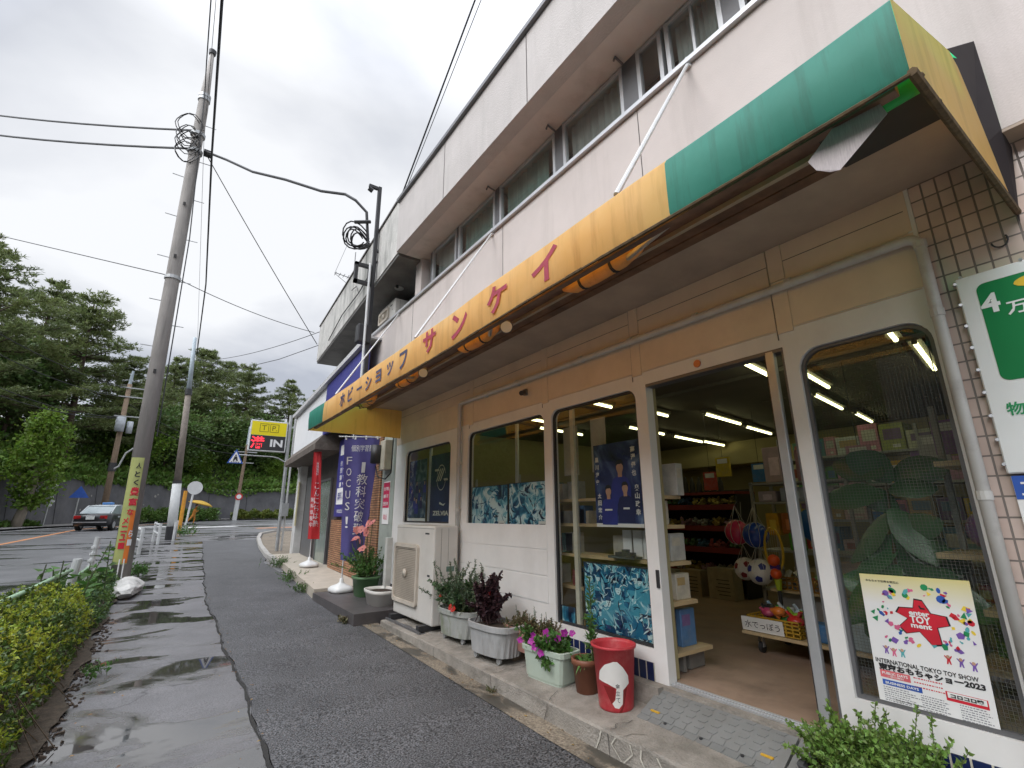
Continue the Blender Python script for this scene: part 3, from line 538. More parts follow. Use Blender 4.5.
def cloth(name, y0, y1, material):
    n = max(2, int((y1-y0)/0.12)); prof = [(AX+0.012, ZB-0.006), (AX, ZB+0.02), (AX-0.004, ZB+0.15), (AX, ZT-0.02), (AX+0.02, ZT+0.006), (2.1, 3.335), (2.6, 3.56), (3.058, 3.765)]
    V = []; Fq = []
    for i in range(n+1):
        y = y0+(y1-y0)*i/n
        for k, (x, z) in enumerate(prof): V.append((x+0.004*math.sin(y*5+k), y, z+sagz(y)*(1 if k < 5 else 0)))
        if i:
            for k in range(len(prof)-1): a = (i-1)*len(prof)+k; b = i*len(prof)+k; Fq.append((a, a+1, b+1, b))
    k_ = len(prof)-1; top = [f for i, f in enumerate(Fq) if i % k_ >= 4]; c_ = MB().m(material, True).add(V, [f for i, f in enumerate(Fq) if i % k_ < 4]).build(name, aw); MB().m(M_ytop if material == M_ycloth else M_gtop, True).add(V, top).build('top_cloth', aw); return c_
cloth('green_cloth', YA, 1.118, M_gcloth); yc = cloth('yellow_cloth', 1.118, 7.085, M_ycloth); cloth('green_cloth', 7.085, YB, M_gcloth)
side = [(AX, ZB), (AX, ZT), (2.1, 3.335), (2.60, 3.56), (2.72, 3.545), (2.84, 3.42), (3.0, 3.2), (3.185, 2.975), (3.16, 2.94)]
MB().m(M_ycloth).poly([(x, YA, z) for x, z in side]).build('end_cloth', aw)
MB().m(M_ycloth).poly([(x, YB, z) for x, z in [(AX, ZB), (AX, ZT), (2.1, 3.335), (3.05, 3.76), (3.19, 3.3), (3.19, ZB)]]).build('end_cloth', aw)
mb = MB().m(M_flap).poly([(2.56, YA+.03, 3.56), (3.06, YA-.05, 3.89), (3.063, YA-.045, 3.345), (3.19, YA-.05, 3.30), (3.19, YA+.0, 2.9), (2.9, YA+.03, 3.2)]); mb.build('shaded_flap', aw)
mb = MB().m(M_mould)
for i in range(64):
    y0, y1 = YA+(YB-YA)*i/64, YA+(YB-YA)*(i+1)/64; mb.tube([(AX+.004, y0, ZB-.004+sagz(y0)), (AX+.004, y1, ZB-.004+sagz(y1))], 0.007+0.004*random.random(), 6, False)
mb.tube([(AX, YA-.004, ZB-.004), (3.17, YA-.004, 2.945)], 0.014, 6)
for i in range(26): t = random.random(); mb.sphere((AX+(3.1-AX)*t*0.5, YA-.006, ZB+(2.945-ZB)*t*0.5+random.uniform(-.01, .03)), random.uniform(.004, .012), 6, 4)
mb.build('hem', aw)
mb = MB().m(mat('rusty_rail', (0.16, 0.085, 0.05), 0.6, 0.35, 8, dirt=(0.05, 0.035, 0.03, 0.8)))
mb.box((1.72, .3, 2.855), (1.76, 7.9, 2.90)); mb.box((2.05, .3, 3.19), (2.10, 7.9, 3.25)); mb.box((2.56, .28, 3.285), (2.64, 8.0, 3.345))
mb.box((2.28, .3, 3.29), (2.555, 7.9, 3.31)).box((1.84, .3, 3.06), (1.88, 7.9, 3.12)); mb.build('rail', aw)  # the wide board is added to keep the glowing cloth strip dark
mb = MB().m(mat('pale_rail', (0.36, 0.30, 0.22), 0.5, 0.15, 6)).box((2.22, 0.5, 3.245), (2.26, 7.9, 3.285)).box((2.40, .5, 3.26), (2.43, 7.9, 3.30)); mb.build('rail', aw)
mb = MB().m(M_dark).tube([(2.72, .3, 3.42), (2.72, 7.9, 3.42)], 0.06, 12); mb.box((1.98, .28, 3.225), (2.556, .70, 3.24)); mb.build('roller', aw)  # flat board added below the roller, darkening the bright green cloth gap
for y in (1.95, 3.65, 5.4, 6.9):
    MB().m(M_ycloth, True).tube([(2.26, y-.2, 3.24), (2.26, y-.16, 3.215), (2.27, y-.02, 3.195), (2.28, y+.25, 3.20), (2.30, y+.48, 3.21), (2.31, y+.56, 3.235), (2.31, y+.62, 3.25)], [0.03, 0.045, .055, 0.06, 0.05, .035, 0.02], 10).build('wrapped_arm', aw)
    MB().m(M_dark).tube([(2.275, y+.04, 3.197), (2.276, y+.065, 3.197)], .062, 10).tube([(2.29, y+.36, 3.205), (2.292, y+.385, 3.205)], .059, 10).build('strap', aw)
    MB().m(M_galv).tube([(1.75, y-0.9, 2.9), (2.3, y, 3.2)], 0.018, 8).build('arm', aw)
MB().m(mat('bright_green_cloth', (0.01, 0.36, 0.07), 0.6, 0.1), True).tube([(1.95, .27, 3.0), (1.92, .30, 2.985), (1.91, .38, 2.975), (1.93, .44, 2.985)], [0.03, 0.036, .036, 0.02], 10).build('wrapped_arm', aw)
MB().m(mat('weathered_plate', (0.36, 0.31, 0.305), 0.55, 0.2, 20, (1, 20, 1))).add([(1.70, .570, 2.759), (1.70, .482, 2.666), (1.735, .335, 2.80), (1.75, .36, 2.90), (1.701, .512, 2.678), (1.70, .55, 2.71), (1.745, .44, 2.91)], [(0, 5, 4, 1, 2, 3, 6)]).build('hanging_plate', aw)
LET = mat('faded_red_paint', (0.36, 0.045, 0.075), 0.65, 0.2, 25); LEB = mat('faded_blue_paint', (0.06, 0.07, 0.13), 0.65, 0.25, 25)
for ch, y, z in (('サ', 3.578, 2.985), ('ン', 3.044, 2.965), ('ケ', 2.518, 2.975), ('イ', 1.998, 2.98)): MB().m(LET).text(ch, (AX-.009, y, z), (0, -1, 0), (0, 0, 1), 0.205, 0.25, 0.03).build('large_character', aw)
for ch, y, w, h in (('ホ', 6.127, .21, .175), ('ビ', 5.792, .20, .175), ('ー', 5.449, .19, .03), ('シ', 5.134, .20, .165), ('ョ', 4.815, .17, .14), ('ッ', 4.483, .18, .14), ('フ', 4.145, .19, .175)): MB().m(LEB).text(ch, (AX-.009, y, 2.972), (0, -1, 0), (0, 0, 1), h, w, 0.03).build('small_character', aw)
M_rod = mat('white_rod', (0.62, 0.63, 0.63), 0.4, 0.08)
for lab, y0, y1 in (('white stay rod from the big upstairs window to the green end of the awning', 1.747, 1.43), ('thin stay rod slanting down to the red lettering on the awning', 4.795, 3.954), ('stay rod beside the balcony air conditioner, farthest up the street', 8.037, 6.587)):
    mb = MB().m(M_rod).tube([(3.06, y0, 5.21), (1.67, y1, 3.14)], 0.0155 if y0 < 2 else 0.011, 8); mb.tube([(3.055, y0, 5.16), (3.065, y0, 5.26)], 0.03, 8); tag(mb.build('stay_rod'), lab, 'rod', 'awning stay rods')
for lab, y in (('round spotlight under the awning behind the third red character', 3.236), ('small round spotlight under the awning nearer the far end', 4.924)):
    t = thing('spotlight', lab, 'spotlight', (2.2, y, 3.14), 'spotlights under the awning')
    MB().m(M_aludark, True).tube([(2.18, y-.05, 3.11), (2.22, y+.03, 3.16), (2.25, y+.09, 3.2)], [0.06, 0.05, 0.02], 14).build('housing', t)
    MB().m(mat('lens_glass', (0.55, 0.6, 0.6), 0.15, 0.02)).tube([(2.176, y-.057, 3.106), (2.18, y-.05, 3.11)], 0.05, 14).build('lens', t)
t = thing('security_camera', 'small dark camera bracket on the cream panel above the middle window', 'camera', (3.15, 4.26, 2.87))
MB().m(M_aludark).box((3.17, 4.24, 2.86), (3.199, 4.30, 2.93)).build('bracket', t); MB().m(M_gasket).tube([(3.09, 4.22, 2.86), (3.17, 4.27, 2.89)], 0.028, 10).build('camera_body', t)
# ================================================================ shop interior
M_tube = emit('lit_tube', (1.0, 0.97, 0.50), 3.0)
k = 0
for (x, y, l, lab) in ((6.73, 4.0, 1.2, 'brightest tube light seen through the doorway'), (8.2, 4.25, 1.1, 'tube light right behind the brightest one over the balls'), (5.5, 4.27, .6, 'short lit tube by the top left corner of the doorway'), (8.05, 5.55, 1.1, 'tube light over the sweets rack, left of its twin'), (9.0, 5.62, .9, 'far tube light by the yellow beam over the sweets rack'), (6.6, 5.35, 1.1, 'tube light half hidden by the white left jamb of the door'),
        (4.4, 4.31, .55, 'tube light showing at the top of the tall glass pane'), (4.40, 1.17, .65, 'tube light nearest the rounded corner of the window beside the downpipe'), (5.5, 1.23, 1.15, 'tube light next to the downpipe in the window beside the downpipe'), (5.46, 2.16, 1.0, 'upper of two tube lights behind the grey door post'), (6.8, 2.57, 1.2, 'lower of two tube lights behind the grey door post'), (8.4, 2.75, 1.0, 'far small tube light above the rubber plant leaves'), (5.4, 6.2, 1.1, 'tube light deep inside the middle window'), (4.5, 2.30, .9, 'tube light just under the head of the doorway by the grey post'), (6.4, 1.2, 1.2, 'tube light farther in, in line with the one nearest the downpipe'), (4.2, 5.6, .9, 'tube light at the top of the middle window near the glass')):
    t = thing('fluorescent_light', lab, 'tube light', (x, y, 2.90), 'fluorescent lights on the shop ceiling'); T = Matrix.Translation((x, y, 2.92)) @ Matrix.Rotation(0.14, 4, 'Z')
    b = MB(T).m(M_ic).box((-l/2-.03, -.05, 0.012), (l/2+.03, .05, 0.058)); b.box((-l/2-.02, -.018, -.022), (-l/2, .018, .012)); b.box((l/2, -.018, -.022), (l/2+.02, .018, .012)); b.build('fitting', t)
    MB(T).m(M_tube, True).tube([(-l/2, 0, -.006), (l/2, 0, -.006)], 0.019, 8).build('tube', t)
# display shelf by the door
BOOKC = [(0.55, 0.55, 0.52), (0.10, 0.22, 0.42), (0.40, 0.12, 0.12), (0.62, 0.58, 0.48), (0.22, 0.14, 0.32), (0.12, 0.3, 0.28), (0.5, 0.36, 0.16), (0.7, 0.7, 0.68)]
def cmat(pref, c, rough=0.45): return mat(pref+'_%02d%02d%02d' % tuple(int(99*q) for q in c), c, rough, 0.15, 14, dirt=(min(1, c[0]*0.4+.2), min(1, c[1]*0.4+.2), min(1, c[2]*.4+.2), 0.5), dirtscale=12)
sh = thing('display_shelf', 'pale wooden stepped display shelf inside the tall pane by the door', 'shelf', (3.6, 4, .34))
SHZ = ((0.50, 3.84), (0.86, 3.70), (1.16, 3.66), (1.45, 3.62), (1.69, 3.60))
for z, x1 in SHZ: MB().m(M_wood).box((3.385, 2.62, z-.028), (x1, 5.75, z)).build('shelf_board', sh)
MB().m(mat('shelf_back_grey', (0.20, 0.19, 0.17), 0.7)).box((3.50, 2.66, .345), (3.53, 5.74, 0.47)).box((3.60, 2.68, .345), (3.80, 5.74, .47)).build('shelf_base', sh)
mb = MB().m(M_galv)
for y in (2.68, 3.7, 4.7, 5.7): MB().m(M_galv).box((3.40, y, .345), (3.425, y+.025, 2.0)).build('upright', sh)
boxes = [(3.56, 2.70, 1.69, .09, .24, .27, 0), (3.47, 2.72, 1.45, .10, .05, .20, 3), (3.58, 2.70, 1.16, .19, .05, .22, 0), (3.6, 2.71, .86, .18, .07, .2, 3), (3.66, 2.73, .50, .19, .05, .28, 1), (3.57, 2.8, .5, .1, .05, .26, 7), (3.5, 2.80, 1.16, .1, .05, .22, 4)]
lb = ('pinkish white box on the top board of the shelf by the door', 'grey book on the second board below the pink box', 'white printed box on the third board by the door', 'small manga box on the fourth board by the door', 'pale blue box standing on the lowest board by the door', 'white folder behind the pale blue box', 'purple spined box behind the white printed box')
for (x, y, z, dx, dy, dz, c), l in zip(boxes, lb):
    mb = MB().m(cmat('carton', BOOKC[c])).bevbox((x-dx/2, y-dy/2, z+.001), (x+dx/2, y+dy/2, z+dz), .004, 1); mb.m(cmat('print', BOOKC[(c+3) % 8])).box((x-dx*.4, y-dy/2-.002, z+dz*.55), (x+dx*.15, y-dy/2-.0005, z+dz*.85)); tag(mb.build('box'), l, 'box', 'boxes on the shelf by the door')
rb = random.Random(3)
for i in range(34):
    z = SHZ[1+i % 4][0]; y = 2.95+rb.random()*2.7; h = rb.uniform(.12, .2); w = rb.uniform(.04, .16); c = rb.choice(BOOKC[:1]+BOOKC[3:4]+BOOKC[7:]+BOOKC)
    mb = MB().m(cmat('carton', tuple(q*.7 for q in c))).box((3.44, y, z+.001), (3.56, y+w, z+h)); tag(mb.build('box'), 'toy carton among the stock on the window shelf boards', 'box', 'stock on the window shelf')
for y, z, w, h, l in ((3.70, 1.92, .22, .5, 'left of two white sheets hanging behind the tall pane'), (3.30, 1.93, .20, .52, 'right of two white sheets hanging behind the tall pane')):
    tag(MB().m(mat('hung_sheet', (0.42, 0.42, 0.36), 0.7, 0.15, 5)).box((3.335, y-w/2, z), (3.34, y+w/2, z+h)).build('hanging_sheet'), l, 'sheet', 'sheets behind the tall pane')
for i, (y, w) in enumerate(((3.05, .10), (2.93, .10), (2.81, .11))):
    tag(MB().m(M_paper).box((3.43, y, 1.165), (3.44, y+w, 1.40)).build('white_box'), ('left', 'middle', 'right')[i]+' white pack in the row above the big blue print', 'pack', 'white packs on the shelf')
tag(MB().m(mat('grey_toy', (0.06, 0.06, 0.06), 0.5)).box((3.3, 2.92, 1.165), (3.41, 3.22, 1.185)).box((3.32, 2.98, 1.185), (3.40, 3.15, 1.215)).box((3.33, 3.03, 1.215), (3.38, 3.08, 1.24)).build('model_tank'), 'dark grey model vehicle on the board above the big blue print', 'model')
# sweets rack at the back
rk = thing('sweets_rack', 'dark red tiered sweets rack at the back of the shop', 'rack', (7.3, 4.7, .34)); M_red = mat('dark_red_board', (0.20, 0.025, 0.025), 0.5, 0.2)
tiers = (0.62, 0.98, 1.30, 1.62)
for i, z in enumerate(tiers):
    mb = MB().m(M_red).box((6.98-.1*0, 4.15, z-.03), (7.02, 5.75, z+.05)); mb.add([(7.0, 4.15, z-.03), (7.5, 4.15, z+.10), (7.5, 5.75, z+.10), (7.0, 5.75, z-.03)], [(0, 1, 2, 3)]); mb.build('tier', rk)
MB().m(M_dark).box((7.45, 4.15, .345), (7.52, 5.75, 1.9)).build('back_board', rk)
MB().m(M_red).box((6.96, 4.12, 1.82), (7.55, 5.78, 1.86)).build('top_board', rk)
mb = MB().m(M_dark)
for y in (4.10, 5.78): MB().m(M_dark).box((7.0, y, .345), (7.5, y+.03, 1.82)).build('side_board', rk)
SW = [(0.55, .42, .12), (.5, .12, .12), (.5, .5, .46), (.12, .25, .4), (.5, .3, .35), (.2, .34, .15)]
for i, z in enumerate(tiers):
    for j in range(6):
        y0 = 4.18+j*.262; mb = MB().m(mat('tray_clear', (.30, .22, .18), .3)).box((7.03, y0, z+.0), (7.40, y0+.24, z+.012)); c = SW[(i*5+j*2) % 6] if not (i == 3 and j < 3) else (0.78, .66, .2)
        mb.m(cmat('sweet', c, .25))
        for q in range(26): mb.obox((7.04+rb.random()*.32, y0+.02+rb.random()*.2, z+.03+rb.random()*.06+(rb.random()*.08)), (.05, .04, .025), rb.random()*6, rb.random(), rb.random())
        tag(mb.build('sweets_tray'), 'open tray heaped with wrapped sweets on the dark red rack' if not (i == 3 and j < 3) else 'tray of gold wrapped sweets on the upper right of the dark red rack', 'sweets tray', 'sweets trays on the rack')
for i in range(9):
    y = 4.5+i*.13; tag(MB().m(M_dark).lathe([(.04, 0), (.045, .02), (.045, .14), (.02, .2+.04*(i % 3)), (.018, .26), (0, .26)], (7.25, y, 1.862), 10).build('bottle'), 'dark bottle in the row on top of the sweets rack', 'bottle', 'bottles on the sweets rack')
for i, (y, w, h, c) in enumerate(((4.35, .4, .42, (.38, .33, .24)), (4.85, .35, .36, (.36, .28, .18)), (5.3, .38, .33, (.4, .38, .33)))):
    mb = MB().m(cmat('carton', c)).box((6.72, y-w/2, .34), (6.95, y+w/2, .34+h)); mb.m(M_ink)
    for q in range(5): mb.box((6.717, y-w*.35, .40+q*.05), (6.7195, y+w*(.1+.05*(q % 3)), .41+q*.05))
    tag(mb.build('carton'), ('white printed carton on the floor, right of three under the sweets rack', 'brown carton on the floor, middle of three under the sweets rack', 'pale carton on the floor, left of three under the sweets rack')[i], 'carton', 'cartons under the sweets rack')
# packed stock shelves along the far right of the room
stk = thing('stock_shelf', 'tall grey stock shelf packed with toy boxes behind the cart', 'shelf', (7.6, 1.6, .34))
for z in (.55, 1.0, 1.45, 1.9, 2.3): MB().m(M_galv).box((7.4, -1.5, z-.03), (7.9, 3.6, z)).build('shelf_board', stk)
for y in (-1.5, .2, 1.9, 3.57): MB().m(M_galv).box((7.4, y, .345), (7.43, y+.03, 2.6)).build('upright', stk)
for z in (.55, 1.0, 1.45, 1.9, 2.3):
    y = -1.42
    while y < 3.4:
        w = rb.uniform(.12, .34); h = rb.uniform(.18, .38); c = tuple(min(.7, q*rb.uniform(.8, 1.3)) for q in rb.choice(BOOKC+[(.5, .08, .06), (.06, .2, .5), (.6, .45, .05), (.1, .35, .12), (.6, .3, .4)]))
        mb = MB().m(cmat('carton', c)).box((7.44, y, z+.001), (7.8, y+w*.94, z+h)); mb.m(cmat('print', BOOKC[rb.randint(0, 7)])).box((7.437, y+w*.1, z+h*.4), (7.4395, y+w*.8, z+h*.8)); mb.m(M_paper).box((7.437, y+w*.2, z+h*.1), (7.4395, y+w*.5, z+h*.22)); tag(mb.build('box'), 'toy box in the packed rows of the grey stock shelf', 'box', 'boxes on the grey stock shelf'); y += w
for i, (x, y, z) in enumerate(((6.2, 3.9, 2.1), (6.6, 3.4, 2.2), (5.9, 3.5, 2.25), (6.8, 2.9, 2.1), (5.2, 1.7, 2.15), (5.4, 1.2, 2.2), (4.6, .9, 2.2))):
    c = ((.5, .08, .06), (.06, .2, .5), (.6, .45, .05), (.1, .35, .12), (.6, .3, .4), (.5, .5, .5), (.3, .15, .4))[i]; mb = MB().m(cmat('carton', c, .25)).box((x, y, z-.25), (x+.02, y+.2, z)); mb.m(M_paper).box((x-.003, y+.03, z-.08), (x-.001, y+.17, z-.02)); mb.m(M_cable).tube([(x+.01, y+.1, z), (x+.01, y+.1, 2.97)], .003, 4); tag(mb.build('hanging_pack'), ('red', 'blue', 'yellow', 'green', 'pink', 'grey', 'purple')[i]+' toy pack hanging on a string from the shop ceiling', 'toy pack', 'packs hanging from the shop ceiling')
# toy rack with goods
rk2 = thing('toy_rack', 'grey wire toy rack behind the hanging balls', 'rack', (5.75, 2.7, .34))
mb = MB().m(M_galv)
for x in (5.5, 5.95):
    for y in (2.05, 3.03): MB().m(M_galv).box((x, y, .345), (x+.03, y+.03, 1.88)).build('upright', rk2)
for z in (.75, 1.15, 1.66, 1.87): MB().m(M_galv).box((5.5, 2.05, z-.02), (5.98, 3.06, z)).build('rack_shelf', rk2)
for (y, z, w, h, d, c, l) in ((2.78, 1.87, .22, .40, .2, (.55, .40, .42), 'tall pink patterned box on top of the toy rack'), (2.45, 1.87, .18, .34, .2, (.40, .22, .26), 'dark pink box on top of the toy rack near the door post'), (2.9, 1.66, .2, .12, .2, (.5, .42, .5), 'flat lilac box on the upper shelf of the toy rack'), (2.62, 1.66, .26, .15, .2, (.42, .48, .6), 'pale blue box on the upper shelf of the toy rack'), (2.3, 1.66, .2, .14, .2, (.52, .44, .5), 'greyish pink box on the upper shelf of the toy rack'),
        (2.88, 1.30, .14, .24, .12, (.72, .42, .03), 'orange yellow toy pack on the toy rack'), (2.70, 1.32, .16, .22, .12, (.45, .16, .04), 'brown basket weave toy pack beside the orange pack'), (2.66, 1.15, .13, .2, .12, (.10, .45, .05), 'lime green toy pack on the toy rack')):
    mb = MB().m(cmat('carton', c)).bevbox((5.56, y-w/2, z+.001), (5.56+d, y+w/2, z+h), .01, 1); mb.m(cmat('print', tuple(min(1, q*1.5+.08) for q in c))).box((5.557, y-w*.3, z+h*.2), (5.5595, y+w*.2, z+h*.7)); tag(mb.build('box'), l, 'box', 'boxes on the toy rack')
tag(MB().m(mat('blue_disc', (.02, .14, .45), .3), True).lathe([(0, -.02), (.15, -.02), (.17, 0), (.15, .02), (0, .02)], (0, 0, 0), 24).build('toy_disc', None), 'round blue plastic disc hanging at the right of the toy rack', 'toy disc')
o = bpy.data.objects['toy_disc']; o.rotation_euler = (0, R(90), 0); o.location = (5.48, 2.42, 1.42)
def ball(name, lab, c, r, base, kindp, grp):
    t = thing(name, lab, 'ball', c, grp)
    b = MB().m(base, True).sphere(c, r, 24, 14).build('ball_skin', t)
    if kindp is not None:
        mb = MB().m(kindp)
        phi = (1+5**.5)/2; ico = [Vector(v).normalized() for v in [(0, s1, s2*phi) for s1 in (-1, 1) for s2 in (-1, 1)]+[(s1, s2*phi, 0) for s1 in (-1, 1) for s2 in (-1, 1)]+[(s2*phi, 0, s1) for s1 in (-1, 1) for s2 in (-1, 1)]]
        rot = Matrix.Rotation(.5, 3, 'Z') @ Matrix.Rotation(.35, 3, 'X')
        for v in ico:
            v = rot @ v; a = v.orthogonal().normalized(); bb = v.cross(a); pr_ = [Vector(c)+v*(r*1.012)]+[Vector(c)+(v+(a*math.cos(q*.62832)+bb*math.sin(q*.62832))*.33*k_*(1 if q % 2 == 0 else .81)).normalized()*(r*1.012) for k_ in (.35, .7, 1) for q in range(10)]; mb.add(pr_, [(0, 1+q, 1+(q+1) % 10) for q in range(10)]+[(1+10*k_+q, 11+10*k_+q, 11+10*k_+(q+1) % 10, 1+10*k_+(q+1) % 10) for k_ in (0, 1) for q in range(10)])
        mb.build('patches', t)
    mb = MB().m(mat('net_string', (.55, .55, .5), .7))
    for q in range(8):
        a = q*math.pi/4; mb.tube([(c[0]+math.cos(a)*math.sin(p)*r*1.02, c[1]+math.sin(a)*math.sin(p)*r*1.02, c[2]+math.cos(p)*r*1.02) for p in np.linspace(.05, 3.0, 9)], .0022, 4, False)
        if q % 2 == 0: mb.tube([(c[0]+math.cos(a)*r*.75, c[1]+math.sin(a)*r*.75, c[2]+r*.68), (c[0], c[1], c[2]+r*2.2)], .0022, 4, False)
    mb.tube([(c[0], c[1], c[2]+r*2.2), (c[0]+.02, c[1]-.02, 1.66)], .002, 4, False); mb.build('net', t)
gb = 'net hung balls by the doorway'
ball('rubber_ball', 'pink ball hanging in a net beside the blue ball', (5.03, 2.99, 1.345), .125, mat('pink_rubber', (.50, .03, .10), .25), None, gb)
ball('rubber_ball', 'blue ball hanging in a net beside the pink ball', (4.97, 2.76, 1.325), .125, mat('blue_rubber', (.015, .06, .34), .2), None, gb)
ball('soccer_ball', 'white football with dark red patches hanging in a net', (5.1, 2.99, .975), .112, mat('ball_white', (.66, .64, .6), .35), mat('patch_red', (.22, .02, .03), .35), gb)
ball('soccer_ball', 'white football with navy blue patches hanging in a net', (4.95, 2.75, .975), .122, mat('ball_white', (.66, .64, .6), .35), mat('patch_blue', (.02, .03, .2), .35), gb)
# racket toy
t = thing('toy_racket_set', 'yellow rimmed toy racket pack with orange balls and a black handle', 'toy racket', (4.9, 2.56, .75))
mb = MB().m(mat('racket_yellow', (.62, .42, .03), .35)); mb.tube([(4.9, 2.56+.085*math.sin(a), 1.20+.20*math.cos(a)) for a in np.linspace(0, 2*math.pi, 21)], .012, 6, False); mb.build('racket_rim', t)
mb = MB().m(mat('net_string', (.55, .55, .5), .7))
for q in range(-3, 4): mb.tube([(4.9, 2.56+q*.022, 1.03), (4.9, 2.56+q*.022, 1.38)], .0015, 3, False)
mb.build('racket_strings', t)
MB().m(mat('toy_orange', (.75, .10, .02), .35), True).sphere((4.87, 2.56, 1.10), .055).sphere((4.87, 2.555, .98), .05).build('toy_ball', t)
MB().m(mat('toy_purple', (.06, .03, .2), .4)).box((4.86, 2.51, 1.02), (4.9, 2.60, 1.06)).build('clip', t)
MB().m(mat('toy_lime', (.45, .55, .03), .4)).tube([(4.9, 2.56, .93), (4.9, 2.56, .83)], [.035, .022], 8).build('grip_collar', t); MB().m(M_gasket).tube([(4.9, 2.56, .83), (4.9, 2.56, .62)], .017, 8).build('grip', t)
# cart with basket
ct = thing('display_cart', 'low wooden cart on castors inside the doorway', 'cart', (4.8, 2.1, .34))
MB().m(M_wood).box((4.42, 1.0, .50), (5.1, 2.70, .525)).build('cart_board', ct)
MB().m(M_galv).box((5.12, 1.0, .50), (5.16, 2.70, .88)).build('cart_back', ct); MB().m(M_wood).box((5.0, 1.0, .80), (5.3, 2.70, .82)).build('cart_shelf', ct)
for x, y in ((4.55, 2.6), (4.55, 1.2), (5.0, 2.6), (5.0, 1.2)):
    w = MB().m(M_gasket).tube([(x, y-.015, .385), (x, y+.015, .385)], .044, 14).build('castor', ct); MB().m(M_galv).box((x-.02, y-.022, .39), (x+.02, y-.017, .499)).box((x-.02, y+.017, .39), (x+.02, y+.022, .499)).build('fork', w)
bk = thing('basket', 'yellow plastic basket of water toys with a white handwritten card', 'basket', (4.62, 2.55, .526))
mb = MB().m(mat('basket_yellow', (.50, .30, .03), .45))
y0, y1, x0, x1 = 2.20, 2.66, 4.45, 4.72
for z in (.527, .56, .59, .62, .645):
    mb.box((x0, y0, z), (x1, y0+.006, z+.012)).box((x0, y1-.006, z), (x1, y1, z+.012)).box((x0, y0, z), (x0+.006, y1, z+.012)).box((x1-.006, y0, z), (x1, y1, z+.012))
for q in range(9): y = y0+(y1-y0-.012)*q/8; mb.box((x0+.001, y, .527), (x0+.007, y+.012, .655)).box((x1-.007, y, .527), (x1-.001, y+.012, .655))
for q in range(6): x = x0+(x1-x0-.012)*q/5; mb.box((x, y0+.001, .527), (x+.012, y0+.007, .655)).box((x, y1-.007, .527), (x+.012, y1-.001, .655))
mb.box((x0, y0, .527), (x1, y1, .53)); mb.build('basket_weave', bk)
c_ = MB().m(M_paper).add([(4.44, 2.70, .53), (4.44, 2.33, .53), (4.43, 2.33, .645), (4.43, 2.70, .645)], [(0, 1, 2, 3)]).build('card', bk)
MB().m(M_ink).text('水でっぽう', (4.432, 2.515, .587), (0, -1, 0), (-.087, 0, 1), .06, .31, .0).build('lettering', c_)
for i, (c, cc, s_) in enumerate((('red', (.55, .03, .03), .06), ('lime', (.25, .45, .05), .05), ('silver blue', (.45, .55, .65), .06), ('orange', (.7, .2, .03), .05), ('green', (.05, .35, .08), .05), ('white', (.65, .68, .7), .055), ('dark pink', (.5, .06, .15), .05), ('black', (.03, .03, .035), .05), ('pale blue', (.35, .5, .6), .05))):
    x, y = 4.5+.07*(i % 3)+.02, 2.26+.115*(i // 3)+.02*(i % 2)
    mb = MB().m(cmat('toy', cc, .2), True); mb.sphere((x, y, .65+.02*(i % 4)), s_, 10, 8, (1, 1.2, .8)); mb.m(cmat('toy', cc, .2)).tube([(x, y, .66), (x-.04, y+.05, .73+.02*(i % 3))], [.02, .012], 6); mb.obox((x+.02, y-.03, .70), (.05, .02, .06), i, .4)
    tag(mb.build('water_toy'), c+' plastic water toy heaped in the yellow basket', 'toy', 'water toys in the basket')
bk2 = thing('basket', 'brown lattice basket of packets on the back shelf of the cart', 'basket', (5.12, 2.45, .821)); mb = MB().m(mat('basket_brown', (.30, .16, .03), .5))
for z in (.822, .86, .90, .93): mb.box((5.02, 2.25, z), (5.27, 2.257, z+.012)).box((5.02, 2.59, z), (5.27, 2.597, z+.012)).box((5.02, 2.25, z), (5.027, 2.597, z+.012))
for q in range(8): y = 2.25+.335*q/7; mb.box((5.021, y, .822), (5.029, y+.012, .94))
mb.build('basket_weave', bk2)
mb = MB()
for q in range(16): mb.m(cmat('sweet', SW[q % 6], .25)).obox((5.06+rb.random()*.16, 2.28+rb.random()*.28, .86+rb.random()*.1), (.08, .06, .03), rb.random()*6, rb.random(), rb.random())
mb.build('packets', bk2)
for (x, y, z, dx, dy, dz, c, l) in ((4.55, 2.05, .526, .16, .2, .14, (.07, .2, .42), 'blue pack on the cart beside the yellow basket'), (4.55, 1.72, .526, .2, .22, .2, (.40, .5, .55), 'pale blue pack on the cart behind the door post'), (4.6, 1.4, .526, .2, .2, .26, (.1, .3, .5), 'large blue pack on the cart behind the broad white frame'), (5.1, 1.9, .821, .2, .3, .3, (.30, .25, .2), 'brown box on the back shelf of the cart')):
    mb = MB().m(cmat('carton', c, .25)).bevbox((x-dx/2, y-dy/2, z+.001), (x+dx/2, y+dy/2, z+dz), .02, 2); tag(mb.build('box'), l, 'box', 'packs on the display cart')
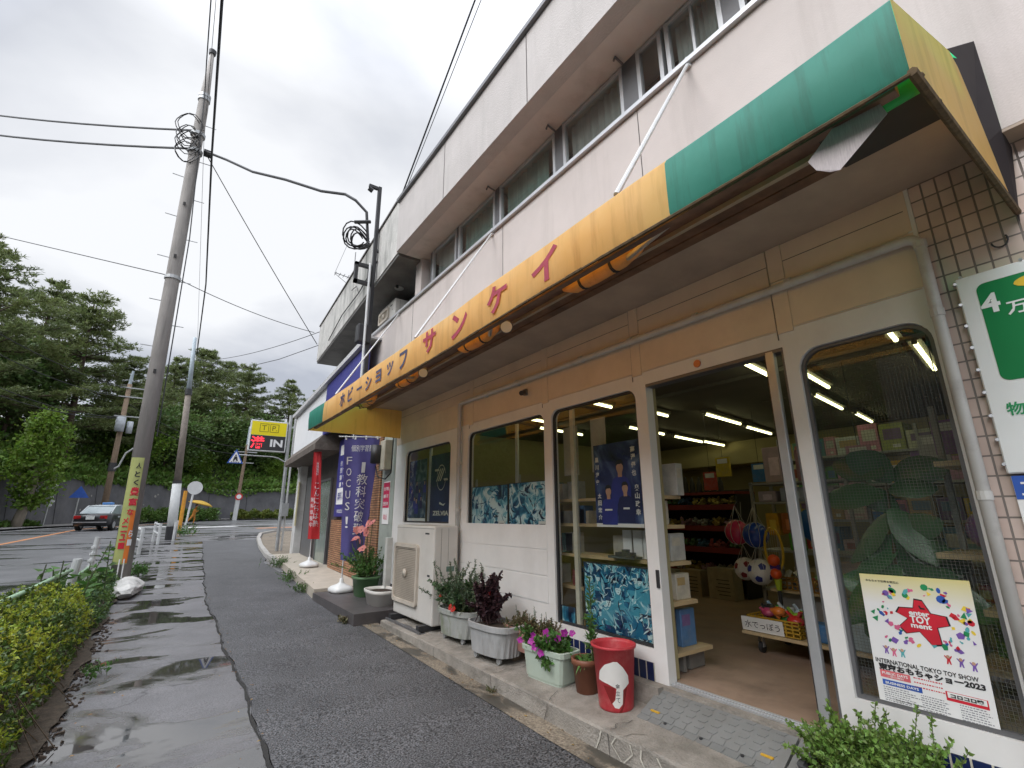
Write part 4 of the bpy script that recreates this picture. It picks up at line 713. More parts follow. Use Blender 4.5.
# stands behind the right window
ws = thing('window_shelf', 'pale wooden shelf unit inside the window beside the downpipe', 'shelf', (4.0, .6, .34))
for z, ye in ((.55, .98), (.785, .90), (1.06, .80), (1.33, .94), (1.82, .86)): MB().m(M_wood).box((3.50, -.6, z-.03), (3.95, ye, z)).build('shelf_board', ws)
mb = MB().m(M_galv)
for y in (-.5, .9): MB().m(M_galv).box((3.92, y, .345), (3.95, y+.03, 2.2)).build('upright', ws)
for (y, z, w, h, c, l) in ((.70, .785, .30, .2, (.10, .22, .06), 'green game box on the lower shelf of the window beside the downpipe'), (.40, .785, .26, .22, (.34, .09, .05), 'red and orange game box on the lower shelf of the window beside the downpipe'), (.55, 1.06, .35, .2, (.28, .14, .05), 'brown orange game box above the green box in the window beside the downpipe'), (.5, 1.33, .3, .3, (.10, .10, .11), 'dark box on the middle shelf of the window beside the downpipe'), (.3, 1.82, .3, .24, (.36, .3, .26), 'beige box on the upper shelf of the window beside the downpipe')):
    mb = MB().m(cmat('carton', c)).box((3.82, y-w/2, z+.001), (4.1, y+w/2, z+h)); mb.m(cmat('print', tuple(min(1, q*1.8+.03) for q in c))).box((3.817, y-w*.3, z+h*.3), (3.8195, y+w*.1, z+h*.75)); tag(mb.build('box'), l, 'box', 'boxes in the window beside the downpipe')
tag(MB().m(mat('lilac_plastic', (.22, .12, .28), .35), True).sphere((3.58, .72, 1.45), .11, 16, 10, (1, .8, .9)).m(M_gasket).box((3.56, .70, 1.331), (3.60, .74, 1.36)).build('toy_ball'), 'dull purple ball on the middle shelf by the downpipe', 'ball')
t = thing('rubber_plant', 'large leaved rubber plant standing inside the window beside the downpipe', 'plant', (3.75, 1.1, .34))
MB().m(mat('brown_pot', (.2, .09, .05), .6)).lathe([(.12, 0), (.16, .3), (.17, .3), (.17, .33), (.15, .33), (.14, .28), (0, .28)], (3.68, 1.22, .345), 20).build('pot', t)
MB().m(mat('plant_stem', (.10, .08, .04), .8)).tube([(3.68, 1.22, .6), (3.64, 1.2, 1.1), (3.66, 1.17, 1.4), (3.66, 1.15, 1.72)], [.018, .015, .01, .005], 8).build('stem', t)
mb = MB().m(mat('glossy_leaf', (.045, .13, .05), .3, .25, 3, island=.2), True); rp = random.Random(11)
for q in range(26):
    z = 1.0+.75*(q/25); a = q*2.4; L_ = rp.uniform(.30, .46)*(1-.2*(q/25)); el = rp.uniform(-.35, .4)
    el = rp.uniform(-1.25, 1.0); d = Vector((rp.uniform(-.45, .25), (1 if q % 2 else -1)*math.cos(el), math.sin(el))).normalized(); s_ = d.cross(Vector((1, rp.uniform(-.7, .7), rp.uniform(-.9, .2)))).normalized(); u_ = s_.cross(d); b = Vector((3.66+rp.uniform(-.06, .1), 1.19-.08*(q % 2), z)); V = []; f = []
    if (b+d*L_*1.2).x < 3.34: d.x = abs(d.x)*.4; d.normalize(); s_ = d.cross(Vector((1, 0, -.45))).normalized(); u_ = s_.cross(d)
    for i in range(7):
        tt = i/6; w = L_*.30*math.sin(math.pi*min(1, tt*.92+.04))**.8; c = b+d*(L_*(tt+.15))-Vector((0, 0, 1))*(.12*tt*tt*L_*2); V += [c-s_*w+u_*w*.25, c, c+s_*w+u_*w*.25]
        if i: j = 3*i; f += [(j-3, j-2, j+1, j), (j-2, j-1, j+2, j+1)]
    mb.add(V, f)
mb.build('leaves', t)
# ================================================================ posters, prints, signs on the front
U, Vz = (0, -1, 0), (0, 0, 1)
def rectx(mb, x, y0, z0, y1, z1): return mb.poly([(x, y1, z0), (x, y0, z0), (x, y0, z1), (x, y1, z1)])
blue_stops = lambda d: [(.30, (.004, .012, .04)), (.40, (.01, .08, .17)), (.47, (.04, .24, .38)), (.53, (.22, .50, .62)), (.60, (.70, .84, .86))]
ART1 = art_mat('blue_print', blue_stops(0), 6.5, 2.6, 4, (3, 1, 2)); ART2 = art_mat('blue_wave_print', blue_stops(0), 4.2, 1.2, 10, (7, 4, 1)); ART3 = art_mat('blue_glow_print', blue_stops(0), 3.6, 1.0, 9, (1, 9, 5))
BLUES = [mat('print_blue_%d' % i, c, .45, .12, 12) for i, c in enumerate(((.004, .014, .05), (.01, .06, .15), (.02, .16, .30), (.07, .33, .46), (.25, .56, .66), (.62, .80, .84)))]
def brush_art(t, x, y0, z0, y1, z1, seed, n, figures, size=1.0):
    """a generic painted crowd: heads, arms and swirling strokes in six blues"""
    r_ = random.Random(seed); mb = MB(); k = 0
    def put(pts, m_):
        nonlocal k
        k += 1; pts = [(min(max(a, y0), y1), min(max(b, z0), z1)) for a, b in pts]; mb.m(m_).poly([(x-.0006-.00001*k, a, b) for a, b in pts])
    def stroke(a, b, L_, w, th, cv, m_):
        P_ = []; Q_ = []
        for i in range(8):
            q = i/7; w_ = w*math.sin(math.pi*(.08+.9*q)); nx, nz = -math.sin(th), math.cos(th); P_.append((a+nx*w_, b+nz*w_)); Q_.append((a-nx*w_, b-nz*w_)); a += math.cos(th)*L_/7; b += math.sin(th)*L_/7; th += cv/7
        put(P_+Q_[::-1], m_)
    for q in range(n):
        a, b = r_.uniform(y0, y1), r_.uniform(z0, z1); fl = math.sin(a*5+seed)*1.3+math.cos(b*6)*1.1; stroke(a, b, size*r_.uniform(.06, .26), size*r_.uniform(.004, .022), fl+r_.gauss(0, .5), r_.uniform(-2.5, 2.5), BLUES[min(5, int(r_.random()**.9*6))])
    for q in range(figures):
        a, b = r_.uniform(y0+.04, y1-.04), r_.uniform(z0+.08, z1-.05); s_ = size*r_.uniform(.022, .042); c = r_.randint(3, 5)
        put([(a+s_*1.7, b-s_*4), (a+s_*1.3, b-s_*1.5), (a+s_*.5, b-s_*.9), (a-s_*.5, b-s_*.9), (a-s_*1.3, b-s_*1.5), (a-s_*1.7, b-s_*4)], BLUES[c-2]); put([(a+s_*.75*math.cos(g), b+s_*math.sin(g)) for g in np.linspace(0, 5.8, 12)], BLUES[c]); put([(a+s_*.85*math.cos(g), b+s_*.15+s_*1.0*math.sin(g)) for g in np.linspace(.1, 3.0, 8)], BLUES[r_.randint(0, 2)])
        for e in (-1, 1): put([(a+e*s_*.28+s_*.12*math.cos(g), b-s_*.05+s_*.1*math.sin(g)) for g in np.linspace(0, 5.2, 6)], BLUES[0])
        put([(a-s_*.2, b-s_*.5), (a+s_*.2, b-s_*.5), (a+s_*.15, b-s_*.58), (a-s_*.15, b-s_*.58)], BLUES[0]); stroke(a+s_, b-s_*1.6, s_*5, s_*.35, r_.uniform(-3, 3), r_.uniform(-1, 1), BLUES[c-1])
    for q in range(n//3):
        a, b = r_.uniform(y0, y1), r_.uniform(z0, z1); stroke(a, b, size*r_.uniform(.03, .12), size*r_.uniform(.002, .006), r_.uniform(0, 6.28), r_.uniform(-2, 2), BLUES[r_.choice((0, 0, 1, 4, 5, 5))])
    return mb.build('painted_figures', t)
def framed(name, lab, x, y0, z0, y1, z1, art, fr=.012, grp=None):
    t = thing(name, lab, 'picture', (x, (y0+y1)/2, z0), grp); rectx(MB().m(art), x, y0+fr, z0+fr, y1-fr, z1-fr).build('print', t)
    MB().m(M_gasket).box((x-.006, y0, z0), (x+.008, y0+fr, z1)).box((x-.006, y1-fr, z0), (x+.008, y1, z1)).box((x-.006, y0+fr, z0), (x+.008, y1-fr, z0+fr)).box((x-.006, y0+fr, z1-fr), (x+.008, y1-fr, z1)).build('picture_frame', t); return t
t = framed('picture', 'large blue swirling crowd print low in the tall pane by the door', 3.262, 2.70, .555, 3.50, 1.12, ART1); brush_art(t, 3.261, 2.713, .568, 3.487, 1.107, 5, 420, 46)
t = framed('picture', 'blue print with a pale glow, left in the middle window', 3.262, 4.74, 1.345, 5.57, 1.885, ART3, .006); brush_art(t, 3.261, 4.747, 1.352, 5.563, 1.878, 9, 90, 4, .9); t = framed('picture', 'blue wave print, right in the middle window', 3.264, 3.985, 1.345, 4.72, 1.89, ART2, .006); brush_art(t, 3.263, 3.992, 1.352, 4.713, 1.883, 14, 120, 0, .8)
framed('picture', 'sliver of blue print left of the cream stile in the tall pane', 3.262, 3.63, .555, 3.83, .70, ART2, .006)
for y, lab in ((4.80, 'white note on the corner of the left blue print'), (4.03, 'white note on the corner of the right blue print')):
    mb = MB().m(M_paper); rectx(mb, 3.255, y, 1.35, y+.13, 1.47); mb.m(M_ink)
    for q in range(4): rectx(mb, 3.254, y+.015, 1.37+q*.022, y+.115, 1.376+q*.022)
    tag(mb.build('paper_note'), lab, 'note', 'notes on the blue prints')
# football poster in the tall pane
t = thing('poster', 'football club poster of players in blue shirts in the tall pane', 'poster', (3.262, 3.05, 1.55)); y0, z0, y1, z1 = 2.75, 1.43, 3.30, 2.17; px_ = 3.262
pb = MB().m(art_mat('team_blue', [(.3, (.008, .012, .05)), (.5, (.02, .035, .14)), (.62, (.10, .16, .32)), (.7, (.24, .32, .45))], 3, 1.5)); rectx(pb, px_, y0, z0+.03, y1, z1); pb.m(M_paper); rectx(pb, px_, y0, z0, y1, z0+.03); pb.build('sheet', t)
def player(mb, yc, zc, s_, shirt, k):
    X = px_-.001*k-.001; o = lambda pts: [(X, yc-p*s_, zc+q*s_) for p, q in pts]
    mb.m(shirt).poly(o([(-.55, -1.4), (.55, -1.4), (.58, -.5), (.42, -.12), (.14, 0), (-.14, 0), (-.42, -.12), (-.58, -.5)]))
    X -= .0005; mb.m(M_skin).poly(o([(-.12, -.06), (.12, -.06), (.12, .12), (.2, .3), (.2, .5), (.1, .62), (-.1, .62), (-.2, .5), (-.2, .3), (-.12, .12)]))
    X -= .0005; mb.m(M_ink).poly(o([(-.22, .40), (-.13, .50), (.12, .52), (.22, .40), (.22, .58), (.1, .70), (-.1, .70), (-.22, .58)]))
SHB = mat('shirt_blue', (.03, .04, .26), .5); SHD = mat('shirt_navy', (.015, .02, .09), .5)
mb = MB(); player(mb, 2.98, 1.87, .20, SHB, 1); player(mb, 3.13, 1.68, .165, SHB, 2); player(mb, 2.93, 1.70, .165, SHD, 3); mb.m(M_paper); rectx(mb, px_-.006, 2.89, 1.58, 2.96, 1.595); rectx(mb, px_-.006, 3.09, 1.57, 3.18, 1.585); mb.build('printed_players', t)
mb = MB().m(M_paper)
for i, ch in enumerate('高澤優也'): mb.text(ch, (px_-.007, 2.815, 2.09-i*.068), U, Vz, .052, .05, .03)
for i, ch in enumerate('奥山政幸'): mb.text(ch, (px_-.007, 2.795, 1.76-i*.068), U, Vz, .052, .05, .03)
for i, ch in enumerate('黒川淳史'): mb.text(ch, (px_-.007, 3.255, 2.03-i*.068), U, Vz, .046, .045, .03)
for i, ch in enumerate('太田宏介'): mb.text(ch, (px_-.007, 3.24, 1.70-i*.062), U, Vz, .046, .045, .03)
mb.build('lettering', t)
# posters in the far window
t = thing('poster', 'dark blue poster with a pale Z emblem in the far window', 'poster', (3.262, 6.5, 1.47)); pb = MB().m(art_mat('navy_poster', [(.3, (.006, .012, .04)), (.5, (.012, .03, .10)), (.65, (.03, .09, .25)), (.75, (.10, .10, .22))], 1.3, .6)); rectx(pb, 3.262, 6.12, 1.44, 6.83, 2.42); pb.build('sheet', t)
mb = MB().m(mat('pale_print', (.60, .62, .55), .5)); X = 3.259
for q in range(3): yq = 6.56-q*.06; mb.poly([(X, yq+.08, 2.02), (X, yq+.05, 2.02), (X, yq-.08, 2.20), (X, yq-.05, 2.20)])
mb.poly([(X, 6.70, 2.20), (X, 6.56, 2.20), (X, 6.54, 2.17), (X, 6.68, 2.17)]); mb.poly([(X, 6.40, 2.05), (X, 6.28, 2.05), (X, 6.26, 2.02), (X, 6.38, 2.02)])
for q in range(22):
    a, b = q*math.pi/11, (q+1)*math.pi/11
    if abs(math.sin((a+b)/2)) > .35: mb.poly([(X, 6.475-r_*math.cos(th), 2.07+r_*1.3*math.sin(th)) for r_, th in ((.135, a), (.135, b), (.145, b), (.145, a))])
mb.poly([(X, 6.52, 1.69), (X, 6.38, 1.66), (X, 6.32, 1.70), (X, 6.40, 1.685), (X, 6.50, 1.72)]); mb.text('ZELVIA', (X, 6.47, 1.56), U, Vz, .065, .5, .03); mb.build('lettering', t)
t = thing('poster', 'crowded team photo poster on the left in the far window', 'poster', (3.262, 7.3, 1.47)); pb = MB().m(art_mat('team_photo', [(.3, (.008, .02, .035)), (.48, (.02, .06, .10)), (.58, (.10, .16, .2)), (.7, (.35, .38, .36))], 6, 1)); rectx(pb, 3.262, 6.98, 1.49, 7.66, 2.40); pb.m(M_paper); rectx(pb, 3.262, 6.98, 1.44, 7.66, 1.485); pb.build('sheet', t)
mb = MB()
px_ = 3.262
for i in range(7): player(mb, 7.58-i*.09+.02*(i % 2), 2.0-.12*(i % 3), .09, (SHB, SHD)[i % 2], 1+i % 3)
player(mb, 7.32, 1.72, .12, SHB, 4); mb.build('printed_players', t)
# toy show poster
t = thing('poster', 'white toy show poster with a red star character on the window beside the downpipe', 'poster', (3.225, 1.0, .57)); PX = 3.226
P00, P10, P01, P11 = (1.237, .566), (.776, .556), (1.226, 1.217), (.762, 1.224)
def pp(u, v, k=0):
    y = (P00[0]*(1-u)+P10[0]*u)*(1-v)+(P01[0]*(1-u)+P11[0]*u)*v; z = (P00[1]*(1-u)+P10[1]*u)*(1-v)+(P01[1]*(1-u)+P11[1]*u)*v
    return Vector((PX-.0012*k-.004*math.sin(u*7+v*3)*0, y, z))
YT = bpy.data.materials.new('toy_poster_paper'); YT.use_nodes = True
_t = YT.node_tree; _p = _t.nodes['Principled BSDF']; _p.inputs['Roughness'].default_value = .4; _c = _t.nodes.new('ShaderNodeTexCoord'); _s = _t.nodes.new('ShaderNodeSeparateXYZ'); _t.links.new(_c.outputs['Object'], _s.inputs[0]); _r = _t.nodes.new('ShaderNodeValToRGB'); _r.color_ramp.elements[0].position = .50; _r.color_ramp.elements[0].color = (.80, .80, .79, 1); _r.color_ramp.elements[1].position = .66; _r.color_ramp.elements[1].color = (.74, .66, .26, 1); _t.links.new(_s.outputs[2], _r.inputs[0]); _t.links.new(_r.outputs[0], _p.inputs['Base Color'])
MB().m(YT).add([pp(0, 0), pp(1, 0), pp(1, 1), pp(0, 1)], [(0, 1, 2, 3)]).build('sheet', t)
S1, S2 = .46, .655
def shp(mb, pts, cu, cv, s_, k=1, rot=0): 
    return mb.poly([pp(cu+(x*math.cos(rot)-y*math.sin(rot))*s_/S1, cv+(x*math.sin(rot)+y*math.cos(rot))*s_/S2, k) for x, y in pts])
starp = [(-.52, .34), (-.16, .36), (-.10, .62), (.10, .60), (.26, .26), (.62, .22), (.66, -.02), (.36, -.12), (.40, -.58), (.16, -.64), (-.10, -.30), (-.44, -.40), (-.60, -.22), (-.34, .04), (-.62, .18)]
mb = MB().m(M_ink); shp(mb, [(x*1.07, y*1.07) for x, y in starp], .53, .68, .16, 1); mb.m(M_redink); shp(mb, starp, .53, .68, .16, 2); mb.m(M_ink); shp(mb, [(-.02, .46), (.02, .36), (.14, .36), (.14, .40), (.05, .41), (.03, .47)], .53, .68, .16, 3)
mb.m(M_paper); uu_, vv_ = (pp(1, .5)-pp(0, .5)).normalized(), (pp(.5, 1)-pp(.5, 0)).normalized()
for tx, v_, h_, w_ in (('enter', .735, .022, .085), ('TOY', .690, .036, .085), ('ment', .645, .022, .085)): mb.text(tx, pp(.52, v_, 4), uu_, vv_, h_, w_, .035)
mb.build('star_emblem', t)
mb = MB(); rq = random.Random(5); inks = [M_pinkink, M_cyanink, M_purpleink, M_redink, M_blueink, M_greenink, M_yellowink]
for q in range(95):
    a = rq.random()*6.283; rad = rq.uniform(.27, .47); cu, cv = .53+rad*math.cos(a)*.98, .69+rad*math.sin(a)*.60
    if cv > .93 or cv < .50 or cu < .08 or cu > .95: continue
    m_ = rq.choice(inks); mb.m(m_); s_ = rq.uniform(.006, .020); n = rq.choice((3, 4, 5, 8, 10)); asp = rq.uniform(.5, 1)
    shp(mb, [(math.cos(6.283*j/n), asp*math.sin(6.283*j/n)*(1 if n != 10 or j % 2 else .5)) for j in range(n)], cu, cv, s_, 1+.2*(q % 4), rq.random()*3)
for cu, cv, m_ in ((.15, .43, M_purpleink), (.22, .42, M_pinkink), (.30, .425, M_cyanink), (.70, .44, M_redink), (.80, .435, M_purpleink), (.90, .425, M_purpleink)):
    mb.m(m_); shp(mb, [(-.7, 1), (0, .4), (.7, 1.1), (.8, .9), (.3, .1), (.5, -1), (.2, -1), (0, -.3), (-.2, -1), (-.5, -1), (-.3, .1), (-.8, .8)], cu, cv, .019, 1); mb.m(M_skin); shp(mb, [(math.cos(j*.785)*.4, .75+math.sin(j*.785)*.4) for j in range(8)], cu, cv, .019, 2)
mb.m(M_pinkink); rp_ = lambda a, b, c, d, k=1: mb.add([pp(a, c, k), pp(b, c, k), pp(b, d, k), pp(a, d, k)], [(0, 1, 2, 3)])
mb.m(mat('salmon_ink', (.68, .14, .16), .5)); rp_(.05, .33, .222, .275); mb.m(M_blueink); rp_(.06, .42, .168, .207)
mb.m(M_redink); rp_(.62, .95, .165, .225); mb.m(M_paper); rp_(.635, .94, .185, .222, 2)
mb.m(mat('grey_ink', (.22, .22, .24), .6))
for q in range(9):
    v_ = .150-q*.0155
    for a, b in ((.06, .30+.05*(q % 3)), (.40, .60+.03*(q % 2)), (.72, .92+.02*(q % 3))):
        u_ = a
        while u_ < b: w_ = rq.uniform(.006, .03); rp_(u_, min(u_+w_, b), v_, v_+.006); u_ += w_+.008
mb.m(M_redink)
for q in range(3):
    u_ = .36
    while u_ < .60: w_ = rq.uniform(.006, .02); rp_(u_, u_+w_, .262-q*.03, .270-q*.03); u_ += w_+.008
mb.build('printed_pictures', t)
mb = MB().m(M_ink)
mb.text('INTERNATIONAL TOKYO TOY SHOW', pp(.47, .345, 2), uu_, vv_, .021, .41, .02); mb.text('東京おもちゃショー2023', pp(.50, .303, 2), uu_, vv_, .034, .42, .045); mb.text('おもちゃで世界を笑顔に', pp(.22, .95, 2), uu_, vv_, .012, .15, .02)
mb.text('コロコロ魂', pp(.79, .203, 4), uu_, vv_, .020, .12, .05); mb.text('Tokyo Big Sight', pp(.27, .075, 3), uu_, vv_, .011, .11, .0)
mb.m(M_paper); mb.text('PUBLIC DAYS', pp(.19, .255, 3), uu_, vv_, .013, .11, .03); mb.text('一般公開日', pp(.19, .235, 3), uu_, vv_, .008, .07, .02); mb.text('BUSINESS DAYS', pp(.24, .188, 3), uu_, vv_, .012, .14, .03); mb.build('lettering', t)
# green and white sign on the tiled wall
t = thing('wall_sign', 'white and green shop sign board on the pink tiled wall', 'sign', (3.18, 0, 1.7)); SX = 3.17
MB().m(mat('sign_white', (.78, .80, .79), .3, .03)).bevbox((SX, -.95, 1.715), (3.192, .524, 2.705), .006, 1).build('board', t)
V2, F2 = filled(rrect(-.90, 2.145, .455, 2.645, .035, .035), []); MB().m(mat('sign_green', (.012, .20, .062), .3, .05)).add([(SX-.002, y, z) for y, z in V2], F2).build('green_field', t)
mb = MB().m(mat('sign_white', (.78, .80, .79), .3, .03)); mb.text('4', (SX-.004, .42, 2.535), U, Vz, .10, .07, .03); mb.text('万', (SX-.004, .335, 2.485), U, Vz, .065, .07, .02)
mb.sphere((SX-.002, .32, 2.33), .022, 10, 6, (.1, 1, 1)); mb.m(M_greenink); mb.text('物', (SX-.003, .435, 2.01), U, Vz, .062, .062, .02)
mb.m(mat('sign_yellow', (.75, .5, .04), .35)).poly([(SX-.004, .25+.075*math.cos(a), 2.60+.028*math.sin(a)) for a in np.linspace(0, 6.1, 16)]); mb.build('lettering', t)
mb = MB().m(M_alu)
for q in range(9): mb.tube([(SX-.003, .524, 1.76+q*.115), (SX+.015, .532, 1.76+q*.115)], .008, 6)
for q in range(6): mb.tube([(SX-.003, .5-q*.22, 2.708), (SX+.015, .5-q*.22, 2.712)], .008, 6)
mb.build('screw', t)
t = thing('wall_sign', 'blue and white notice under the green sign board', 'sign', (3.18, 0, 1.2)); MB().m(M_paper).box((3.18, -.9, 1.15), (3.192, .515, 1.705)).build('board', t)
rectx(MB().m(M_blueink), 3.178, -.9, 1.60, .514, 1.705).build('blue_field', t); mb = MB().m(M_paper).text('立', (3.176, .455, 1.655), U, Vz, .075, .075, .02); mb.m(M_redink).text('外', (3.177, .46, 1.535), U, Vz, .075, .075, .02); mb.build('lettering', t)
tag(MB().m(M_gasket).tube([(3.19, .33+.03*math.cos(a), 2.845+.035*math.sin(a)) for a in np.linspace(2.6, 6.2, 10)], .004, 5).build('wall_hook'), 'small black hook on the tiles above the green sign', 'hook')
# ================================================================ older concrete building next door (turned 3 degrees)
A3 = R(3)
def frame(x, y): return Matrix.Translation((x, y, 0)) @ Matrix.Rotation(-A3, 4, 'Z')     # local x = into the building, y = along the street
O1 = frame(2.6, 7.1); O2 = frame(3.2, 8.3)
ob = thing('concrete_building', 'weathered grey concrete upper storey with stained parapet next to the shop', 'building', O1 @ Vector((0, 3, 5)))
MB(O1).m(M_conc_old).box((0.015, 0.015, 5.9), (0.14, 7.2, 7.0)).build('parapet', ob)
MB(O1).m(M_seam).box((-.01, 0.02, 7.002), (0.18, 7.22, 7.04)).build('coping', ob)
MB(O1).m(mat('stained_slab', (0.13, 0.125, 0.115), .85, .3, 2, bump=.4, bscale=40)).box((0.03, 0.03, 5.84), (2.2, 7.18, 5.895)).build('balcony_slab', ob)
MB(O1).m(M_conc_old).box((0.145, 7.06, 5.9), (6, 7.2, 7.0)).build('end_parapet', ob)
mb = MB(O1).m(mat('grey_render', (.22, .21, .20), .85, .15, 3)).box((0.80, 0.03, 5.1), (0.95, 7.0, 5.835)); mb.build('rear_wall', ob)
for s0 in (0.35, 1.15, 2.2, 3.6):
    mb = MB(O1).m(M_aludark).box((0.76, s0, 5.2), (0.795, s0+.04, 5.8)).box((.76, s0+.7, 5.2), (.795, s0+.74, 5.8)).box((.76, s0+.04, 5.76), (.795, s0+.7, 5.8)); w = mb.build('window', ob)
    MB(O1).m(G_up).poly([(.78, s0+.04, 5.2), (.78, s0+.7, 5.2), (.78, s0+.7, 5.76), (.78, s0+.04, 5.76)]).build('pane', w)
MB(O1).m(M_dark).box((0.96, .1, 3.3), (6, 7.0, 5.83)).build('rooms', ob)
MB(O1).m(mat('lamp_ring', (.4, .4, .38), .5)).tube([(.45, 1.2, 5.825), (.45, 1.2, 5.84)], .09, 14).build('ceiling_lamp', ob)
mb = MB(O1).m(M_cable).tube([(-.01, 1.2, 6.3), (-.02, 2.5, 6.15), (-.02, 4, 6.2), (-.01, 5.5, 6.02)], .012, 5).tube([(-.02, 2.5, 6.15), (-.03, 2.7, 6.4), (-.02, 3.2, 6.5)], .008, 5); mb.build('dead_vine', ob)
# neighbour at street level
nb = thing('cram_school_building', 'low cram school building with brick base, dark canopy and white gable', 'building', O2 @ Vector((0, 5, 0)))
M_dkwall = mat('dark_brown_wall', (0.06, 0.05, 0.045), .6, .25, 3); M_purple = mat('purple_panel', (0.035, 0.035, 0.22), .45, .1, 4); M_ngrey = mat('pale_green_wall', (.34, .38, .34), .7, .08, 3, dirt=(.15, .15, .13, .6))
MB(O2).m(M_ngrey).box((0.0, -.16, .1), (.3, .55, 3.75)).build('end_pier', nb)
MB(O2).m(M_brownbrick).box((-.03, .56, .15), (.3, 1.1, 3.4)).box((-.035, 1.11, .15), (.3, 4.4, 1.42)).build('brick_wall', nb)
MB(O2).m(M_dkwall).box((.02, 1.11, 1.43), (.3, 4.5, 3.9)).box((.06, 4.5, .15), (.3, 9.1, 3.9)).build('dark_wall', nb)
d_ = MB(O2).m(M_aludark).box((.0, 5.0, .25), (.05, 5.06, 2.5)).box((.0, 6.4, .25), (.05, 6.46, 2.5)).box((.0, 5.06, 2.44), (.05, 6.4, 2.5)).build('door', nb)
MB(O2).m(mat('greenish_door_glass', (.16, .20, .17), .15, .2, 1)).box((.02, 5.06, .27), (.04, 6.4, 2.44)).build('door_glass', d_)
MB(O2).m(M_aludark).box((.0, 7.0, .25), (.055, 8.6, 2.7)).build('shutter', nb)
MB(O2).m(mat('white_pillar', (.62, .62, .60), .6, .06, 3, dirt=(.3, .29, .27, .5))).box((-.15, 9.12, .1), (.4, 9.55, 3.25)).build('pillar', nb)
MB(O2).m(mat('cream_post', (.55, .50, .30), .6)).box((-.19, 9.0, 1.2), (-.153, 9.10, 2.6)).build('post_cover', nb)
M_canopy = mat('weathered_canopy', (.10, .08, .065), .8, .35, 5, dirt=(.22, .2, .18, .5), dirtscale=5)
MB(O2).m(M_canopy).prism([(-.62, 4.2, 3.12), (-.62, 4.2, 3.28), (-.405, 4.2, 3.545), (.05, 4.2, 3.545), (.05, 4.2, 3.12)], (0, 5.4, 0)).build('canopy', nb)
MB(O2).m(mat('white_gable', (.70, .71, .72), .6, .04, 2)).box((-.40, 4.4, 3.55), (.3, 9.6, 4.83)).build('gable_wall', nb)
MB(O2).m(M_purple).box((-.44, .7, 3.5), (-.36, 4.39, 4.83)).build('fascia_sign', nb)
mb = MB(O2).m(M_paper).text('FOCUS', (-.444, 2.6, 4.0), (0, -1, 0), Vz, .4, 2.6, .02); mb.build('sign_lettering', nb)
MB(O2).m(mat('grey_gutter', (.50, .50, .50), .5, .08)).box((-.52, .6, 4.84), (-.40, 9.7, 4.95)).box((-.399, .6, 4.94), (.3, 9.7, 4.98)).tube([(-.46, .58, 4.89), (-.46, .72, 4.89)], .07, 10).build('gutter', nb)
MB(O2).m(mat('downpipe_white', (.6, .6, .58), .5)).tube([(-.2, 9.66, 4.85), (-.2, 9.66, 3.2), (-.12, 9.64, 3.0), (-.12, 9.64, .3)], .04, 8).build('downpipe', nb)
MB(O2).m(M_dark).box((.31, .0, .1), (6, 9.5, 4.9)).build('back_volume', nb)
MB(O2).m(mat('flat_roof', (.3, .3, .3), .8)).box((-.05, -.2, 4.985), (6, 9.6, 5.03)).build('roof', nb)
psn = thing('sign_panel', 'purple cram school sign panel with white box lettering above the brick base', 'sign', O2 @ Vector((-.05, 2.6, 1.5)))
MB(O2).m(M_purple).box((-.05, 1.2, 1.5), (.015, 4.1, 3.35)).build('panel', psn); mb = MB(O2).m(M_paper)
mb.box((-.054, 2.9, 2.95), (-.051, 3.9, 3.2)); mb.box((-.054, 3.0, 1.78), (-.051, 3.95, 2.16)); mb.box((-.054, 1.25, 1.75), (-.051, 1.6, 2.25))
for i, ch in enumerate('個別指導'): mb.text(ch, (-.053, 3.7, 2.75-i*.17), (0, -1, 0), Vz, .13, .22, .02); mb.text('塾生募', (-.053, 3.25, 2.75-i*.17), (0, -1, 0), Vz, .09, .5, .02)
mb.text('FOCUS', (-.053, 3.5, 1.62), (0, -1, 0), Vz, .08, .6, .02); mb.m(M_purple); mb.text('無料体験', (-.056, 3.5, 1.97), (0, -1, 0), Vz, .2, .7, .02); mb.build('lettering', psn)
# step of the neighbour
M_step = mat('dark_step_tiles', (.075, .068, .068), .45, .25, 5); M_beige = mat('beige_step', (.42, .37, .30), .75, .12, 5, bump=.3)
st = MB().m(M_step).box((2.30, 7.05, -.05), (3.2, 9.35, .235)).build('step'); tag(st, 'dark tiled step under the purple banner beside the shop ledge', 'step')
st = MB().m(M_beige).add([(2.32, 9.36, 0), (3.4, 9.36, 0), (3.9, 17.2, 0), (2.92, 17.2, 0), (2.32, 9.36, .29), (3.4, 9.36, .29), (3.9, 17.2, .36), (2.92, 17.2, .36)], [(0, 3, 2, 1), (4, 5, 6, 7), (0, 1, 5, 4), (1, 2, 6, 5), (2, 3, 7, 6), (3, 0, 4, 7)]).build('step'); tag(st, 'long beige concrete step running along the cram school front', 'step')
